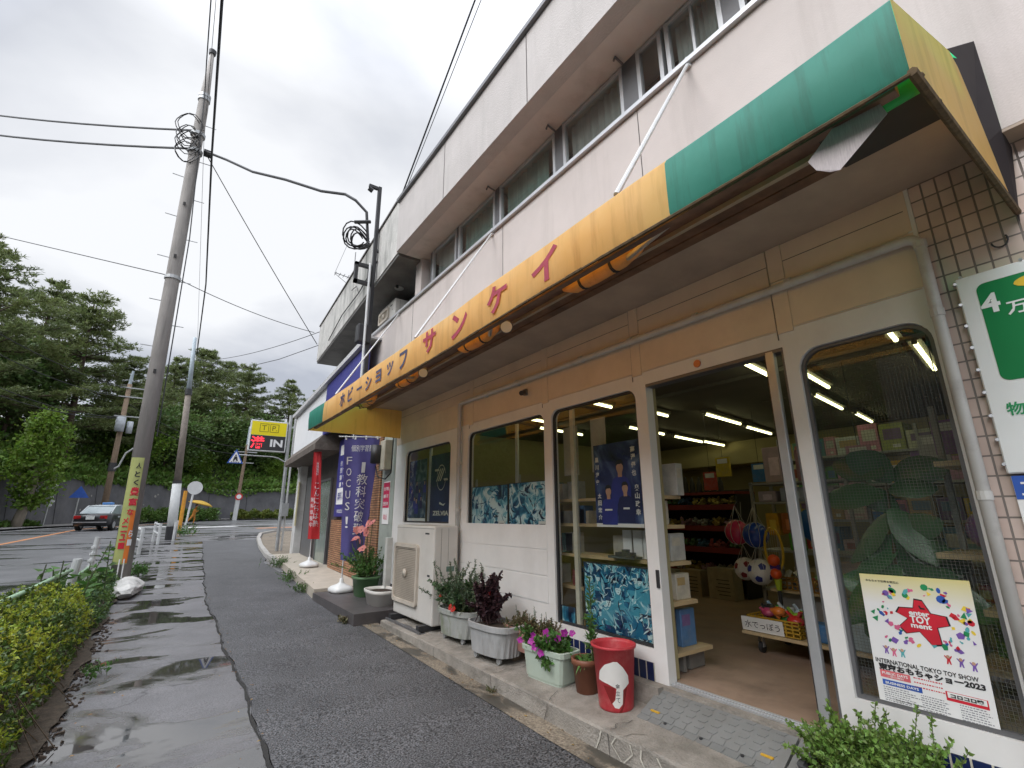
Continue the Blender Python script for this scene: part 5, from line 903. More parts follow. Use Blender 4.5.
# small things on the pier
t = thing('notice', 'red and white notice on the pale green pier beside the purple banner', 'notice', O2 @ Vector((-.01, .2, 1.4))); MB(O2).m(M_paper).box((-.012, .02, 1.38), (-.002, .38, 2.12)).build('sheet', t); MB(O2).m(mat('magenta_print', (.60, .03, .10), .5)).box((-.015, .03, 1.66), (-.0125, .37, 2.10)).build('red_field', t)
mb = MB(O2).m(M_paper)
for z, tx in ((1.99, '生徒募集'), (1.86, '無料体験'), (1.73, '受付中')): mb.text(tx, (-.017, .2, z), (0, -1, 0), Vz, .07, .26, .02)
mb.m(mat('magenta_print', (.60, .03, .10), .5)).text('電話', (-.014, .2, 1.5), (0, -1, 0), Vz, .09, .2, .0); mb.build('lettering', t)
t = thing('meter_box', 'grey electric meter box with dangling black cable by the awning end', 'meter', O2 @ Vector((-.1, .2, 2.3))); MB(O2).m(mat('beige_box', (.45, .42, .33), .5)).bevbox((-.14, .05, 2.32), (-.002, .35, 2.86), .015).build('case', t); MB(O2).m(M_gasket, True).tube([(-.2, .35, 2.45), (-.2, .35, 2.78)], .10, 12).build('meter_face', t)
MB(O2).m(M_cable, True).tube([(-.2, .35, 2.4), (-.18, .25, 2.2), (-.1, .05, 2.15), (-.05, -.1, 2.25), (-.04, -.12, 3.5)], .012, 6).build('cable', t)
tag(MB().m(mat('grey_white_post', (.5, .5, .47), .6)).bevbox((3.02, 7.86, .15), (3.12, 7.96, 1.18), .01).build('short_post'), 'short pale post by the wall left of the air conditioner', 'post')
# ================================================================ air conditioners
def aircon(name, lab, X0, Y0, Y1, Z0, H, X1):
    t = thing(name, lab, 'air conditioner', (X0, (Y0+Y1)/2, Z0)); Mb = mat('aircon_beige', (.58, .56, .52), .45, .04, 2, dirt=(.36, .33, .28, .35)); w = Y1-Y0
    MB().m(Mb).bevbox((X0, Y0, Z0+.06), (X1, Y1, Z0+H), .018, 2).build('case', t); MB().m(M_seam).box((X0-.001, Y0+.006, Z0+H-.035), (X0+.004, Y1-.006, Z0+H-.031)).box((X0+.10, Y0-.001, Z0+.08), (X0+.104, Y0+.004, Z0+H-.03)).box((X0+.2, Y0-.001, Z0+.08), (X0+.203, Y0+.004, Z0+H-.03)).build('case_seam', t)
    ya, yb, za, zb = Y0+w*.34, Y1-.015, Z0+H*.18, Z0+H*.80
    fr_ = rrect(ya, za, yb, zb, .05, .05); inn = rrect(ya+.045, za+.045, yb-.045, zb-.045, .04, .04); V2, F2 = filled(fr_, [inn]); mb = MB().m(mat('grille_beige', (.50, .45, .38), .5)); mb.add([(X0-.035, y, z) for y, z in V2], F2); loop_wall(mb, fr_, X0-.035, X0); loop_wall(mb, inn, X0-.035, X0-.002); g = mb.build('fan_guard', t)
    mb = MB().m(mat('grille_brown', (.38, .33, .27), .6)); rectx(mb, X0-.003, ya+.04, za+.04, yb-.04, zb-.04); mb.m(mat('grille_beige', (.50, .45, .38), .5)); n = int((zb-za)/.022)
    for q in range(n): z = za+.045+q*.0215; mb.box((X0-.026, ya+.045, z), (X0-.022, yb-.045, z+.006))
    mb.build('grille', t); c_ = ((ya+yb)/2, (za+zb)/2)
    MB().m(mat('grille_beige', (.50, .45, .38), .5), True).tube([(X0-.04, c_[0], c_[1]), (X0-.02, c_[0], c_[1])], .055, 16).build('fan_boss', t)
    mb = MB().m(M_gasket).box((X0-.002, Y0+.09, Z0+H*.5), (X0-.0005, Y0+.16, Z0+H*.52)); mb.box((X0-.002, Y0+.14, Z0+H-.105), (X0-.0005, Y0+.26, Z0+H-.085)); mb.build('badge', t)
    mb = MB().m(Mb).bevbox((X0+.12, Y0-.02, Z0+.14), (X0+.30, Y0-.001, Z0+H*.38), .008); mb.build('valve_cover', t); MB().m(mat('label_green', (.12, .2, .17), .5)).box((X0+.18, Y0-.003, Z0+H*.55), (X0+.29, Y0-.0005, Z0+H*.60)).build('side_label', t)
    if H > 1:
        for y in (Y0+.12, Y1-.2): MB().m(M_gasket).box((X0-.10, y, Z0-.005), (X1+.02, y+.09, Z0+.058)).build('rubber_foot', t)
    return t
ac = aircon('air_conditioner', 'tall beige outdoor air conditioner unit standing on the ledge under the far window', 2.79, 5.68, 6.90, .185, 1.215, 3.13)
tag(MB().m(M_aludark).box((2.67, 5.75, .168), (2.69, 6.85, .19)).box((2.67, 5.75, .165), (2.78, 6.85, .169)).build('drain_rail'), 'dark steel rail on the ledge in front of the air conditioner', 'rail')
aircon('air_conditioner', 'small white air conditioner unit on the balcony behind the stay rods', 3.08, 8.35, 9.2, 5.236, .42, 3.4)
# ================================================================ planters on the ledge
rl = np.random.default_rng(21)
M_leaf = mat('herb_leaf', (.06, .12, .045), .55, .25, 9, transl=.25, island=.35); M_leaf2 = mat('bright_leaf', (.075, .17, .035), .5, .25, 9, transl=.3, island=.3); M_dleaf = mat('maroon_leaf', (.045, .018, .022), .5, .3, 9, transl=.15, island=.4); M_grey = mat('sage_leaf', (.12, .17, .10), .6, .25, 9, transl=.25, island=.35); M_dry = mat('succulent_leaf', (.11, .13, .05), .55, .4, 9, c2=(.19, .12, .07), transl=.2, island=.4)
M_stem = mat('green_stem', (.07, .09, .035), .7); M_purpf = mat('magenta_petal', (.42, .03, .34), .5, .2, 20, transl=.3, island=.25); M_redf = mat('red_petal', (.50, .02, .015), .5, .2, 20, transl=.3, island=.25); M_pinkf = mat('salmon_petal', (.62, .22, .20), .5, .2, 20, transl=.3, island=.25); M_yellowf = mat('yellow_petal', (.6, .5, .08), .5)
def shoots(base, tips, parent, name, material, n_leaf, L, Wd, stem=.003, droop=.0, spread=.9, stemmat=None):
    """stems from base points to tip points with leaves all along"""
    V = []; mb = MB().m(stemmat or M_stem)
    for b, tp in zip(base, tips):
        b, tp = np.array(b), np.array(tp); mid = (b+tp)/2+np.array([0, 0, .12*np.linalg.norm(tp-b)])
        ts = rl.uniform(.2, 1, n_leaf); c = ((1-ts)**2)[:, None]*b+(2*ts*(1-ts))[:, None]*mid+(ts**2)[:, None]*tp
        ax = unit((tp-b)[None, :]); d = unit(ax*.5+rl.normal(size=(n_leaf, 3))*spread+np.array([0, 0, .15-droop])); sz = L*rl.uniform(.6, 1.25, n_leaf)*(1.1-.45*ts)
        V.append(leaf_quads(c, d, sz, sz*Wd/L, .12, rl)); mb.tube([tuple(b), tuple((b+mid)/2+0*(tp)), tuple(mid*.5+(b+tp)*.25), tuple(tp)], stem, 4, False)
    np_mesh(name, np.concatenate(V), material, parent); mb.build('stems', parent)
def blossoms(parent, pts, r, material, petals=5, name='flower', facing=(-.7, -.5, .5)):
    for p in pts:
        V = []; f = unit(np.array([facing])+rl.normal(size=(1, 3))*.35)[0]; a = unit(np.cross(f, rl.normal(size=3))[None])[0]; b = np.cross(f, a); p = np.array(p)
        for q in range(petals):
            th = 6.283*q/petals; d = a*math.cos(th)+b*math.sin(th); s_ = -a*math.sin(th)+b*math.cos(th); rr_ = r*rl.uniform(.85, 1.15); V.append([p-f*.25*rr_, p+d*rr_*.6-s_*rr_*.48+f*.1*rr_, p+d*rr_*1.05+f*.0*rr_, p+d*rr_*.6+s_*rr_*.48+f*.1*rr_])
        np_mesh(name, np.array(V), material, parent)
def oval_planter(lab, x, y, rz, L, Wd, H, material, soil_drop=.03, z0=.175, grp='fluted grey planters on castors'):
    t = thing('potted_plant', lab, 'planter', (x, y, z0), grp); n = 48; T = Matrix.Translation((x, y, z0)) @ Matrix.Rotation(rz, 4, 'Z'); mb = MB(T).m(material)
    prof = [(.80, .06), (.83, .062), (.92, H-.05), (.93, H-.05), (1.0, H-.048), (1.01, H), (.93, H+.004), (.92, H-.02), (.90, H-.06)]; V = []
    for r_, z in prof:
        for k in range(n):
            a = 6.2832*k/n; q = (abs(math.cos(a))**3+abs(math.sin(a))**3)**(-1/3); fl = 1 if (z > H-.06 or z < .061) else 1+.018*(1 if k % 2 else -1)
            V.append((r_*fl*q*math.cos(a)*Wd/2, r_*fl*q*math.sin(a)*L/2, z))
    Fq = [(i*n+k, i*n+(k+1) % n, (i+1)*n+(k+1) % n, (i+1)*n+k) for i in range(len(prof)-1) for k in range(n)]+[tuple(range(n-1, -1, -1))]; mb.add(V, Fq); mb.build('planter', t)
    MB(T).m(M_soil).lathe([(.91, H-.045), (.6, H-.03), (.3, H-.028), (0, H-.025)], (0, 0, 0), 24, Wd/2, L/2, 3).build('soil', t)
    for sx in (-1, 1):
        for sy in (-1, 1):
            w = MB(T).m(M_galv).tube([(sx*Wd*.27-.012, sy*L*.27, .03), (sx*Wd*.27+.012, sy*L*.27, .03)], .029, 12).box((sx*Wd*.27-.016, sy*L*.27-.014, .04), (sx*Wd*.27+.016, sy*L*.27+.014, .075)).build('castor', t)
    return t
M_flut = mat('fluted_grey_plastic', (.36, .36, .355), .65, .15, 5, (1, 1, .4), dirt=(.14, .14, .12, .7), dirtscale=7, dirtstretch=(1, 1, .25)); M_flutg = mat('mossy_grey_plastic', (.33, .34, .32), .65, .15, 5, dirt=(.10, .13, .03, .9), dirtscale=4, dirtstretch=(1, 1, .5))
pB = oval_planter('fluted grey planter on castors with a dark maroon bushy plant', 2.86, 4.38, R(6), .66, .38, .33, M_flut)
base = [(2.84+rl.normal()*.05, 4.47+rl.normal()*.07, .49) for _ in range(44)]; tips = [(2.84+rl.normal()*.10, 4.49+rl.normal()*.12, .56+.40*rl.random()**.8) for _ in range(44)]
shoots(base, tips, pB, 'foliage', M_dleaf, 80, .055, .04, .005, .25, 1.0, mat('maroon_stem', (.06, .03, .03), .7)); blossoms(pB, [(2.80, 4.46, .80), (2.79, 4.40, .78)], .03, M_redf, 7)
base = [(2.86+rl.normal()*.08, 4.2+rl.normal()*.08, .48) for _ in range(10)]; shoots(base, [(b[0]+rl.normal()*.03, b[1]+rl.normal()*.03, .53) for b in base], pB, 'small_weeds', M_dry, 10, .02, .012, .002)
pA = oval_planter('moss stained grey planter on castors with red flowers and feathery green herbs', 2.95, 5.22, R(4), .70, .40, .33, M_flutg)
base = [(2.95+rl.normal()*.09, 5.2+rl.normal()*.15, .48) for _ in range(76)]; tips = [(b[0]+rl.normal()*.15-.02, b[1]+rl.normal()*.2-.08*(i % 3), .62+.42*rl.random()) for i, b in enumerate(base)]; tips = [(min(x, 3.16), y, z) for x, y, z in tips]
shoots(base[:44], tips[:44], pA, 'foliage', M_grey, 80, .048, .013, .003, 0, .8); shoots(base[44:], [(x-.05, y+.12, z*.74+.06) for x, y, z in tips[44:]], pA, 'foliage', M_leaf, 60, .055, .032, .003, 0, 1); blossoms(pA, [(2.76, 5.12, .56), (2.78, 5.18, .53), (2.74, 5.05, .54), (2.78, 5.40, .63)], .035, M_redf, 8)
pC = thing('potted_plant', 'rose pink rectangular planter of small mixed succulents behind the other pots', 'planter', (3.08, 4.0, .19))
def box_planter(t, x, y, rz, L, Wd, H, z0, material, rim=.022):
    T = Matrix.Translation((x, y, z0)) @ Matrix.Rotation(rz, 4, 'Z'); mb = MB(T).m(material)
    mb.lathe([(.78, .0), (.80, .0), (.80, .018), (.84, .02), (.93, H-.045), (.93, H-.045), (1.0, H-.042), (1.01, H-.004), (.99, H), (.92, H), (.91, H-.03), (.89, H-.06)], (0, 0, 0), 40, Wd/2, L/2, 7); mb.build('planter', t)
    MB(T).m(M_soil).lathe([(.90, H-.04), (.5, H-.03), (0, H-.025)], (0, 0, 0), 24, Wd/2, L/2, 7).build('soil', t)
M_rose = mat('rose_plastic', (.42, .22, .18), .55, .12, 5, dirt=(.22, .14, .11, .5)); box_planter(pC, 3.03, 4.0, 0, .72, .24, .20, .29, M_rose)
MB().m(mat('wood_block', (.25, .19, .13), .8, .2, 6, (1, 8, 1))).box((2.94, 3.70, .178), (3.12, 3.80, .289)).box((2.94, 4.18, .178), (3.12, 4.28, .289)).build('block', pC)
base = [(3.03+rl.uniform(-.09, .09), 4.0+rl.uniform(-.32, .32), .46) for _ in range(70)]; shoots(base, [(b[0]+rl.normal()*.03, b[1]+rl.normal()*.035, .50+.10*rl.random()) for b in base], pC, 'foliage', M_dry, 40, .030, .016, .002, 0, .9)
base = [(3.06+rl.uniform(-.05, .06), 4.0+rl.uniform(-.3, .3), .46) for _ in range(12)]; shoots(base, [(b[0]+rl.normal()*.02, b[1]+rl.normal()*.02, .58+.10*rl.random()) for b in base], pC, 'foliage', M_leaf, 20, .022, .008, .002)
pD = thing('potted_plant', 'pale mint green rectangular planter of magenta petunias', 'planter', (2.93, 3.60, .175)); M_mint = mat('mint_plastic', (.42, .49, .41), .5, .05, 4, dirt=(.3, .3, .24, .4)); box_planter(pD, 2.92, 3.60, R(5), .52, .26, .26, .172, M_mint)
base = [(2.92+rl.uniform(-.09, .09), 3.6+rl.uniform(-.22, .22), .40) for _ in range(60)]; tips = [(b[0]+rl.normal()*.08-.03, b[1]+rl.normal()*.09+.03, .40+.17*rl.random()) for b in base]; tips[:8] = [(2.78+rl.normal()*.02, 3.5+rl.normal()*.06, .30+.05*rl.random()) for _ in range(8)]
shoots(base, tips, pD, 'foliage', M_leaf2, 34, .058, .040, .003, .1, .9); blossoms(pD, [(2.76, 3.62, .44), (2.77, 3.55, .41), (2.80, 3.60, .50), (2.84, 3.74, .50), (2.82, 3.50, .52), (2.86, 3.42, .53), (2.92, 3.40, .57), (2.78, 3.85, .45), (2.88, 3.60, .54), (2.79, 3.70, .47), (3.02, 3.42, .55)], .034, M_purpf, 5)
pE = thing('potted_plant', 'brown terracotta coloured pot with a tall thin leafy stem beside the red bin', 'planter', (2.97, 3.20, .172)); M_terra = mat('terracotta_plastic', (.20, .075, .04), .5, .12, 6, dirt=(.12, .05, .03, .5))
MB().m(M_terra, True).lathe([(.085, 0), (.09, .003), (.112, .20), (.122, .202), (.125, .245), (.115, .248), (.108, .22), (.1, .2)], (2.97, 3.20, .173), 28).build('pot', pE); MB().m(M_soil).lathe([(.108, .215), (.05, .222), (0, .224)], (2.97, 3.2, .173), 18).build('soil', pE)
mb = MB().m(M_leaf2, True)
base = [(2.97+rl.normal()*.03, 3.20+rl.normal()*.03, .39) for _ in range(34)]; V = [[], []]
for b in base:
    a = rl.uniform(0, 6.283); L_ = rl.uniform(.14, .26); d = np.array([math.cos(a)*.7, math.sin(a)*.7+.1, rl.uniform(.3, 1.0)]); p = np.array(b); s_ = np.cross(d, [0, 0, 1]); s_ = s_/np.linalg.norm(s_); pv = []
    for i in range(6): tt = i/5; c = p+unit(d[None])[0]*L_*tt-np.array([0, 0, .16*tt*tt*L_/.2]); w = .013*math.sin(math.pi*(.12+.86*tt)); pv += [tuple(c-s_*w), tuple(c+s_*w)]
    mb.add(pv, [(2*i, 2*i+1, 2*i+3, 2*i+2) for i in range(5)])
mb.build('blades', pE)
shoots([(2.99, 3.14, .39), (2.96, 3.12, .39)], [(2.93, 3.085, 1.04), (2.94, 3.10, .72)], pE, 'foliage', M_leaf2, 110, .085, .016, .004, .1, .8)
# red umbrella bin
t = thing('umbrella_bin', 'battered red plastic bin with a white umbrella sticker by the door', 'bin', (2.925, 2.85, .172)); M_redp = mat('faded_red_plastic', (.46, .035, .045), .5, .15, 5, dirt=(.60, .25, .22, .5), dirtscale=6)
MB().m(M_redp, True).lathe([(.118, 0), (.122, .003), (.126, .02), (.155, .405), (.168, .408), (.170, .425), (.158, .428), (.150, .40), (.118, .02), (0, .015)], (2.925, 2.85, .173), 40).build('bin_body', t)
def onbin(mb, pts, k):
    # pts: (angle offset in metres along the girth, height)
    return mb.poly([(2.925+(.118+.095*z+.004+.0012*k)*math.cos(R(222)+p/.14), 2.85+(.118+.095*z+.004+.0012*k)*math.sin(R(222)+p/.14), .173+z) for p, z in pts])
V2, F2 = filled([(-.105, .20), (-.09, .26), (-.05, .31), (0.0, .335), (.02, .335), (.05, .30), (.085, .24), (.09, .19), (.05, .15), (.045, .06), (.02, .03), (-.005, .035), (-.02, .06), (0, .085), (.01, .16), (-.04, .185)], [])
V2, F2 = dense(V2, F2); mb = MB().m(mat('sticker_white', (.70, .68, .64), .5, .06)); mb.add([(2.925+(.122+.078*z+.003)*math.cos(R(222)+p*1.25/.142), 2.85+(.122+.078*z+.003)*math.sin(R(222)+p*1.25/.142), .173+z) for p, z in V2], F2); mb.build('umbrella_sticker', t)
mb = MB().m(mat('dark_red_edge', (.20, .012, .012), .5)); V2, F2 = dense(*filled([(-.09, .17), (0, .165), (.0, .09), (-.03, .055)], [])); mb.add([(2.925+(.122+.078*z+.0025)*math.cos(R(222)+p/.142), 2.85+(.122+.078*z+.0025)*math.sin(R(222)+p/.142), .173+z) for p, z in V2], F2)
V2, F2 = dense(*filled([(.10, .18), (.06, .14), (.055, .05), (.02, .0), (.04, -.01), (.07, .05)], [])); mb.add([(2.925+(.122+.078*max(z, 0)+.0025)*math.cos(R(222)+p/.142), 2.85+(.122+.078*max(z, 0)+.0025)*math.sin(R(222)+p/.142), .173+max(z, .005)) for p, z in V2], F2); mb.build('dark_shape', t)
mb = MB().m(M_ink)
for i, ch in enumerate('傘立て入'[:3]):
    z = .175-i*.045; a = R(222)+.022/.142; rr_ = .122+.078*z+.005; mb.text(ch, (2.925+rr_*math.cos(a), 2.85+rr_*math.sin(a), .173+z), (-math.sin(a), math.cos(a), 0), (0, 0, 1), .03, .03, .0)
mb.build('lettering', t)
# pots left of the air conditioner
t = thing('potted_plant', 'white bowl planter holding bare soil beside the air conditioner', 'planter', (2.88, 7.6, .18)); M_wpot = mat('white_planter', (.60, .58, .54), .5, .05, 4, dirt=(.4, .36, .3, .4))
T = (2.88, 7.62, .172); MB().m(M_wpot, True).lathe([(.70, 0), (.76, .005), (.96, .22), (1.02, .225), (1.04, .27), (.98, .275), (.94, .25), (.9, .2)], T, 32, .21, .33, 3).build('planter', t); MB().m(M_soil).lathe([(.93, .235), (.5, .25), (0, .26)], T, 24, .21, .33, 3).build('soil', t)
t = thing('potted_plant', 'green pot of leafy amaryllis with salmon pink blooms below the purple banner', 'planter', (2.93, 8.5, .2))
MB().m(mat('green_pot', (.10, .20, .09), .5, .1), True).lathe([(.15, 0), (.155, .005), (.19, .27), (.205, .272), (.207, .31), (.19, .312), (.18, .27)], (2.93, 8.5, .236), 28, 1, 1.2, 4).build('pot', t); MB().m(M_soil).lathe([(.18, .28), (0, .30)], (2.93, 8.5, .236), 18).build('soil', t)
base = [(2.93+rl.uniform(-.1, .1), 8.5+rl.uniform(-.15, .15), .52) for _ in range(60)]; shoots(base, [(b[0]+rl.normal()*.16-.03, b[1]+rl.normal()*.24, .62+.40*rl.random()**.7) for b in base], t, 'foliage', M_leaf2, 34, .06, .032, .004, .1, .8)
fl = [(2.78, 8.7, 1.28), (2.80, 8.52, 1.30), (2.82, 8.32, 1.26), (2.76, 8.45, 1.12), (2.74, 8.6, 1.15), (2.76, 8.95, 1.12), (2.72, 9.05, 1.08), (2.83, 8.28, 1.40), (2.78, 8.35, 1.0), (2.86, 8.15, 1.42)]
blossoms(t, fl, .075, M_pinkf, 6); mb = MB().m(M_stem)
for p in fl: mb.tube([(2.9+.1*(p[0]-2.9), 8.5+.3*(p[1]-8.5), .6), p], .006, 5, False)
mb.build('flower_stems', t)
# leafy shrub at the right foot of the shop
t = thing('potted_plant', 'fresh green leafy herb bush at the foot of the white frame beside the ramp', 'plant', (2.92, 1.2, .16)); MB().m(mat('dark_trough', (.08, .08, .085), .6)).lathe([(.8, 0), (1, .14), (1.03, .16), (.95, .16), (.9, .1)], (2.9, 1.16, .172), 28, .16, .33, 6).build('trough', t); MB().m(M_soil).lathe([(.95, .14), (0, .15)], (2.9, 1.16, .172), 20, .16, .33, 6).build('soil', t)
base = [(2.92+rl.uniform(-.11, .1), 1.16+rl.uniform(-.22, .24), .30) for _ in range(260)]; tips = [(min(b[0]+rl.normal()*.10, 3.12), b[1]+rl.normal()*.11, .36+.20*rl.random()) for b in base]
M_leaf3 = mat('herb_bush_leaf', (.17, .29, .06), .5, .2, 9, transl=.3, island=.3); shoots(base, tips, t, 'foliage', M_leaf3, 44, .036, .024, .002, 0, .9); base = [(3.0, 1.06, .4), (3.02, 1.22, .4), (2.98, 1.32, .4), (3.04, .99, .4), (2.95, 1.1, .4)]; shoots(base, [(3.06, 1.02, .66), (3.07, 1.20, .62), (2.96, 1.38, .60), (3.08, .98, .62), (2.95, 1.12, .63)], t, 'foliage', M_leaf3, 40, .03, .018, .002, 0, .8)
# rubber ramp mats in front of the door
M_ramp = mat('grey_ramp_rubber', (.185, .19, .185), .6, .1, 8, dirt=(.17, .165, .15, .6), dirtscale=6)
def ramp(lab, y0, y1):
    t = thing('ramp_mat', lab, 'ramp', (2.95, (y0+y1)/2, .17), 'rubber ramp mats at the doorway'); prof = [(2.885, .168), (2.885, .176), (2.94, .190), (3.02, .232), (3.10, .272), (3.165, .302), (3.21, .31), (3.21, .325), (3.155, .322), (3.155, .185)][:7]+[(3.21, .185)]
    inset = .17; V = []
    for e, y in ((0, y0), (1, y1)):
        for x, z in prof: V.append((x, y if e == 0 else (y1-.0 if x < 2.8 else y1-min(.0, 1)*inset*(x-2.8)), z))
    n = len(prof); MB().m(M_ramp).add(V, [tuple(range(n)), tuple(range(2*n-1, n-1, -1))]+[(i, n+i, n+(i+1) % n, (i+1) % n) for i in range(n)]).build('ramp_body', t)
    mb = MB().m(M_ramp); N_ = int((y1-y0)/.095)
    for i in range(N_):
        y = y0+.05+(y1-y0-.06)*i/N_
        for (xa, za), (xb, zb) in (((2.892, .1778), (2.94, .190)), ((2.945, .1926), (2.985, .2136)), ((2.99, .2163), (3.03, .237)), ((3.036, .240), (3.08, .262)), ((3.086, .265), (3.13, .286)), ((3.136, .289), (3.18, .304))):
            q = .011 if xa > 2.95 else .006; o_ = (.02 if int(xa*1000) % 2 else 0); hx = (xb-xa)*.22 if xa > 2.98 else 0
            a_ = [(xa, y+q+hx+o_), ((xa+xb)/2, y+q*.6+o_), (xb, y+q+hx+o_), (xb, y+.088-q-hx+o_), ((xa+xb)/2, y+.088-q*.6+o_), (xa, y+.088-q-hx+o_)]; zz = lambda x: za+(zb-za)*(x-xa)/(xb-xa)
            top = [(x, yy, zz(x)+.0045) for x, yy in a_]; bot = [(x, yy, zz(x)-.003) for x, yy in a_]; mb.add(bot+top, [tuple(range(6, 12))]+[(i_, (i_+1) % 6, 6+(i_+1) % 6, 6+i_) for i_ in range(6)])
    mb.build('tread_pads', t); mb = MB().m(M_gasket)
    for y in np.arange(y0+.22, y1, .27): mb.tube([(2.93, y, .190), (2.93, y, .1985)], .011, 10)
    mb.build('bolt_cap', t); mb = MB().m(mat('amber_reflector', (.62, .36, .03), .3))
    for y in (y0+.10, y1-.10): mb.box((2.975, y-.035, .215), (2.99, y+.035, .2235))
    mb.build('reflector', t)
ramp('grey rubber ramp mat at the door step, nearest the red bin', 1.66, 2.64); ramp('grey rubber ramp mat at the foot of the grey door post', .74, 1.645)
# ================================================================ banner flags next door
def flag(lab, cat, bx, by, bz, poleH, cloth, lettering, base_rot):
    t = thing('banner_flag', lab, cat, (bx, by, bz)); Mw = mat('white_water_base', (.66, .66, .64), .45, .05)
    MB().m(Mw, True).lathe([(.17, 0), (.185, .01), (.19, .05), (.15, .09), (.06, .13), (.03, .16), (.028, .22), (0, .22)], (bx, by, bz), 24, 1.0, 1.2, 4, base_rot).build('water_base', t)
    MB().m(M_rod).tube([(bx, by, bz+.2), (bx, by, poleH)], .012, 8).build('pole', t); return t
def hang(t, p_top0, p_top1, p_bot0, p_bot1, material, n=14, m=26, amp=.05):
    A0, A1, B0, B1 = [Vector(p) for p in (p_top0, p_top1, p_bot0, p_bot1)]; nv = (A1-A0).cross(B0-A0).normalized()
    def P(u, v): 
        e = A0.lerp(A1, u).lerp(B0.lerp(B1, u), v); return e+nv*(amp*(.25+.9*v)*math.sin(u*7+v*2.2)+amp*.4*math.sin(u*13-v*5))
    V = [P(i/n, j/m) for j in range(m+1) for i in range(n+1)]; Fq = [(j*(n+1)+i, j*(n+1)+i+1, (j+1)*(n+1)+i+1, (j+1)*(n+1)+i) for j in range(m) for i in range(n)]
    c = MB().m(material, True).add(V, Fq).build('cloth', t); return P, nv, c
def cloth_text(P, nv, items, parent, material, side=-1, name='lettering'):
    mb = MB().m(material)
    for ch, u, v, w, h in items:
        V2, F2 = glyphs(ch, .0, 2, 1.0)
        if not V2: continue
        x0, x1 = min(p[0] for p in V2), max(p[0] for p in V2); y0, y1 = min(p[1] for p in V2), max(p[1] for p in V2)
        mb.add([P(u+((x-x0)/(x1-x0)-.5)*w, v-((y-y0)/max(y1-y0, 1e-3)-.5)*h)+nv*.006*side for x, y in V2], F2)
    mb.build(name, parent)
M_pcl = mat('purple_cloth', (.095, .085, .27), .7, .1, 5, transl=.2); M_rcl = mat('red_cloth', (.55, .03, .035), .7, .1, 5, transl=.25); M_wl = mat('white_lettering', (.75, .75, .75), .6, .03)
t = flag('purple cram school banner with FOCUS and white kanji on a white water base', 'banner', 2.72, 9.15, .24, 3.1, None, None, .1)
MB().m(M_rod).tube([(2.40, 8.95, 2.93), (3.16, 8.88, 2.97)], .010, 6).build('crossbar', t)
P, nv, c = hang(t, (2.50, 8.95, 2.90), (3.15, 8.88, 2.95), (2.62, 8.95, .78), (2.98, 8.9, .74), M_pcl, 16, 30, .035)
cloth_text(P, nv, [('個別学習塾', .52, .085, .62, .055)]+[(q, .17, .19+.095*i, .16, .065) for i, q in enumerate('FOCUS')]+[('！', .17, .70, .1, .09)]+[(q, .60, .25+.10*i, (.36 if i else .12), .088) for i, q in enumerate('1教科突破型')], c, M_wl, 1 if nv.y < 0 else -1)
mb = MB().m(M_wl)
for u in (.05, .3, .6, .92): p = P(u, 0); mb.box((p.x-.015, p.y-.01, p.z-.02), (p.x+.015, p.y+.01, p.z+.05))
mb.build('loop', c)
t = flag('narrow red banner with white lettering folded beside the dark door', 'banner', 3.02, 12.9, .335, 3.1, None, None, .2)
P, nv, c = hang(t, (2.84, 12.78, 3.08), (3.01, 12.7, 3.09), (2.90, 12.8, .98), (3.16, 12.72, .97), M_rcl, 12, 26, .03)
cloth_text(P, nv, [(q, .62, .40+.085*i, .42, .07) for i, q in enumerate('こんにちは塾')]+[(q, .22, .56+.07*i, .3, .055) for i, q in enumerate('無料体験中')]+[('個別指導', .6, .2, .22, .16)], c, M_wl, 1 if nv.y < 0 else -1)
# ================================================================ parking sign post, lamp posts, utility poles, cables
SY = 19.49; t = thing('parking_sign', 'yellow and black coin parking sign reading IN on a steel post', 'sign', (3.44, SY, gz(SY)))
MB().m(M_galv).tube([(3.42, SY, gz(SY)), (3.38, SY, 5.2)], .06, 12).build('post', t); MB().m(mat('downpipe_white', (.6, .6, .58), .5)).tube([(3.58, SY+.05, gz(SY)), (3.56, SY+.05, 5.1)], .035, 8).build('conduit', t)
MB().m(M_rod).bevbox((2.06, SY-.09, 3.78), (3.30, SY+.09, 4.90), .012, 1).build('sign_case', t); s_ = SY-.092
mb = MB().m(mat('parking_yellow', (.82, .68, .01), .4, .03)).add([(2.10, s_, 4.36), (3.26, s_, 4.36), (3.26, s_, 4.86), (2.10, s_, 4.86)], [(0, 1, 2, 3)]); mb.build('yellow_panel', t)
mb = MB().m(M_gasket).add([(2.10, s_, 3.82), (3.26, s_, 3.82), (3.26, s_, 4.355), (2.10, s_, 4.355)], [(0, 1, 2, 3)]); mb.build('black_panel', t)
X_, Z_ = (1, 0, 0), (0, 0, 1); mb = MB().m(mat('dark_yellow_line', (.25, .2, .01), .5)); s2 = s_-.004
for x in (2.36, 2.70):
    for a, b in (((x, 4.48), (x+.30, 4.50)), ((x, 4.77), (x+.30, 4.79)), ((x, 4.50), (x+.02, 4.77)), ((x+.28, 4.50), (x+.30, 4.77))): mb.add([(a[0], s2, a[1]), (b[0], s2, a[1]), (b[0], s2, b[1]), (a[0], s2, b[1])], [(0, 1, 2, 3)])
mb.text('T', (2.51, s2, 4.635), X_, Z_, .19, .16, .01).text('P.', (2.86, s2, 4.635), X_, Z_, .19, .17, .01); mb.m(M_wl).text('IN', (2.97, s2, 4.09), X_, Z_, .27, .42, .035); mb.build('lettering', t)
mb = MB().m(emit('lit_red_sign', (.9, .03, .05), .9)).text('満', (2.34, s2, 4.09), X_, Z_, .44, .44, .02); mb.build('full_sign', t)
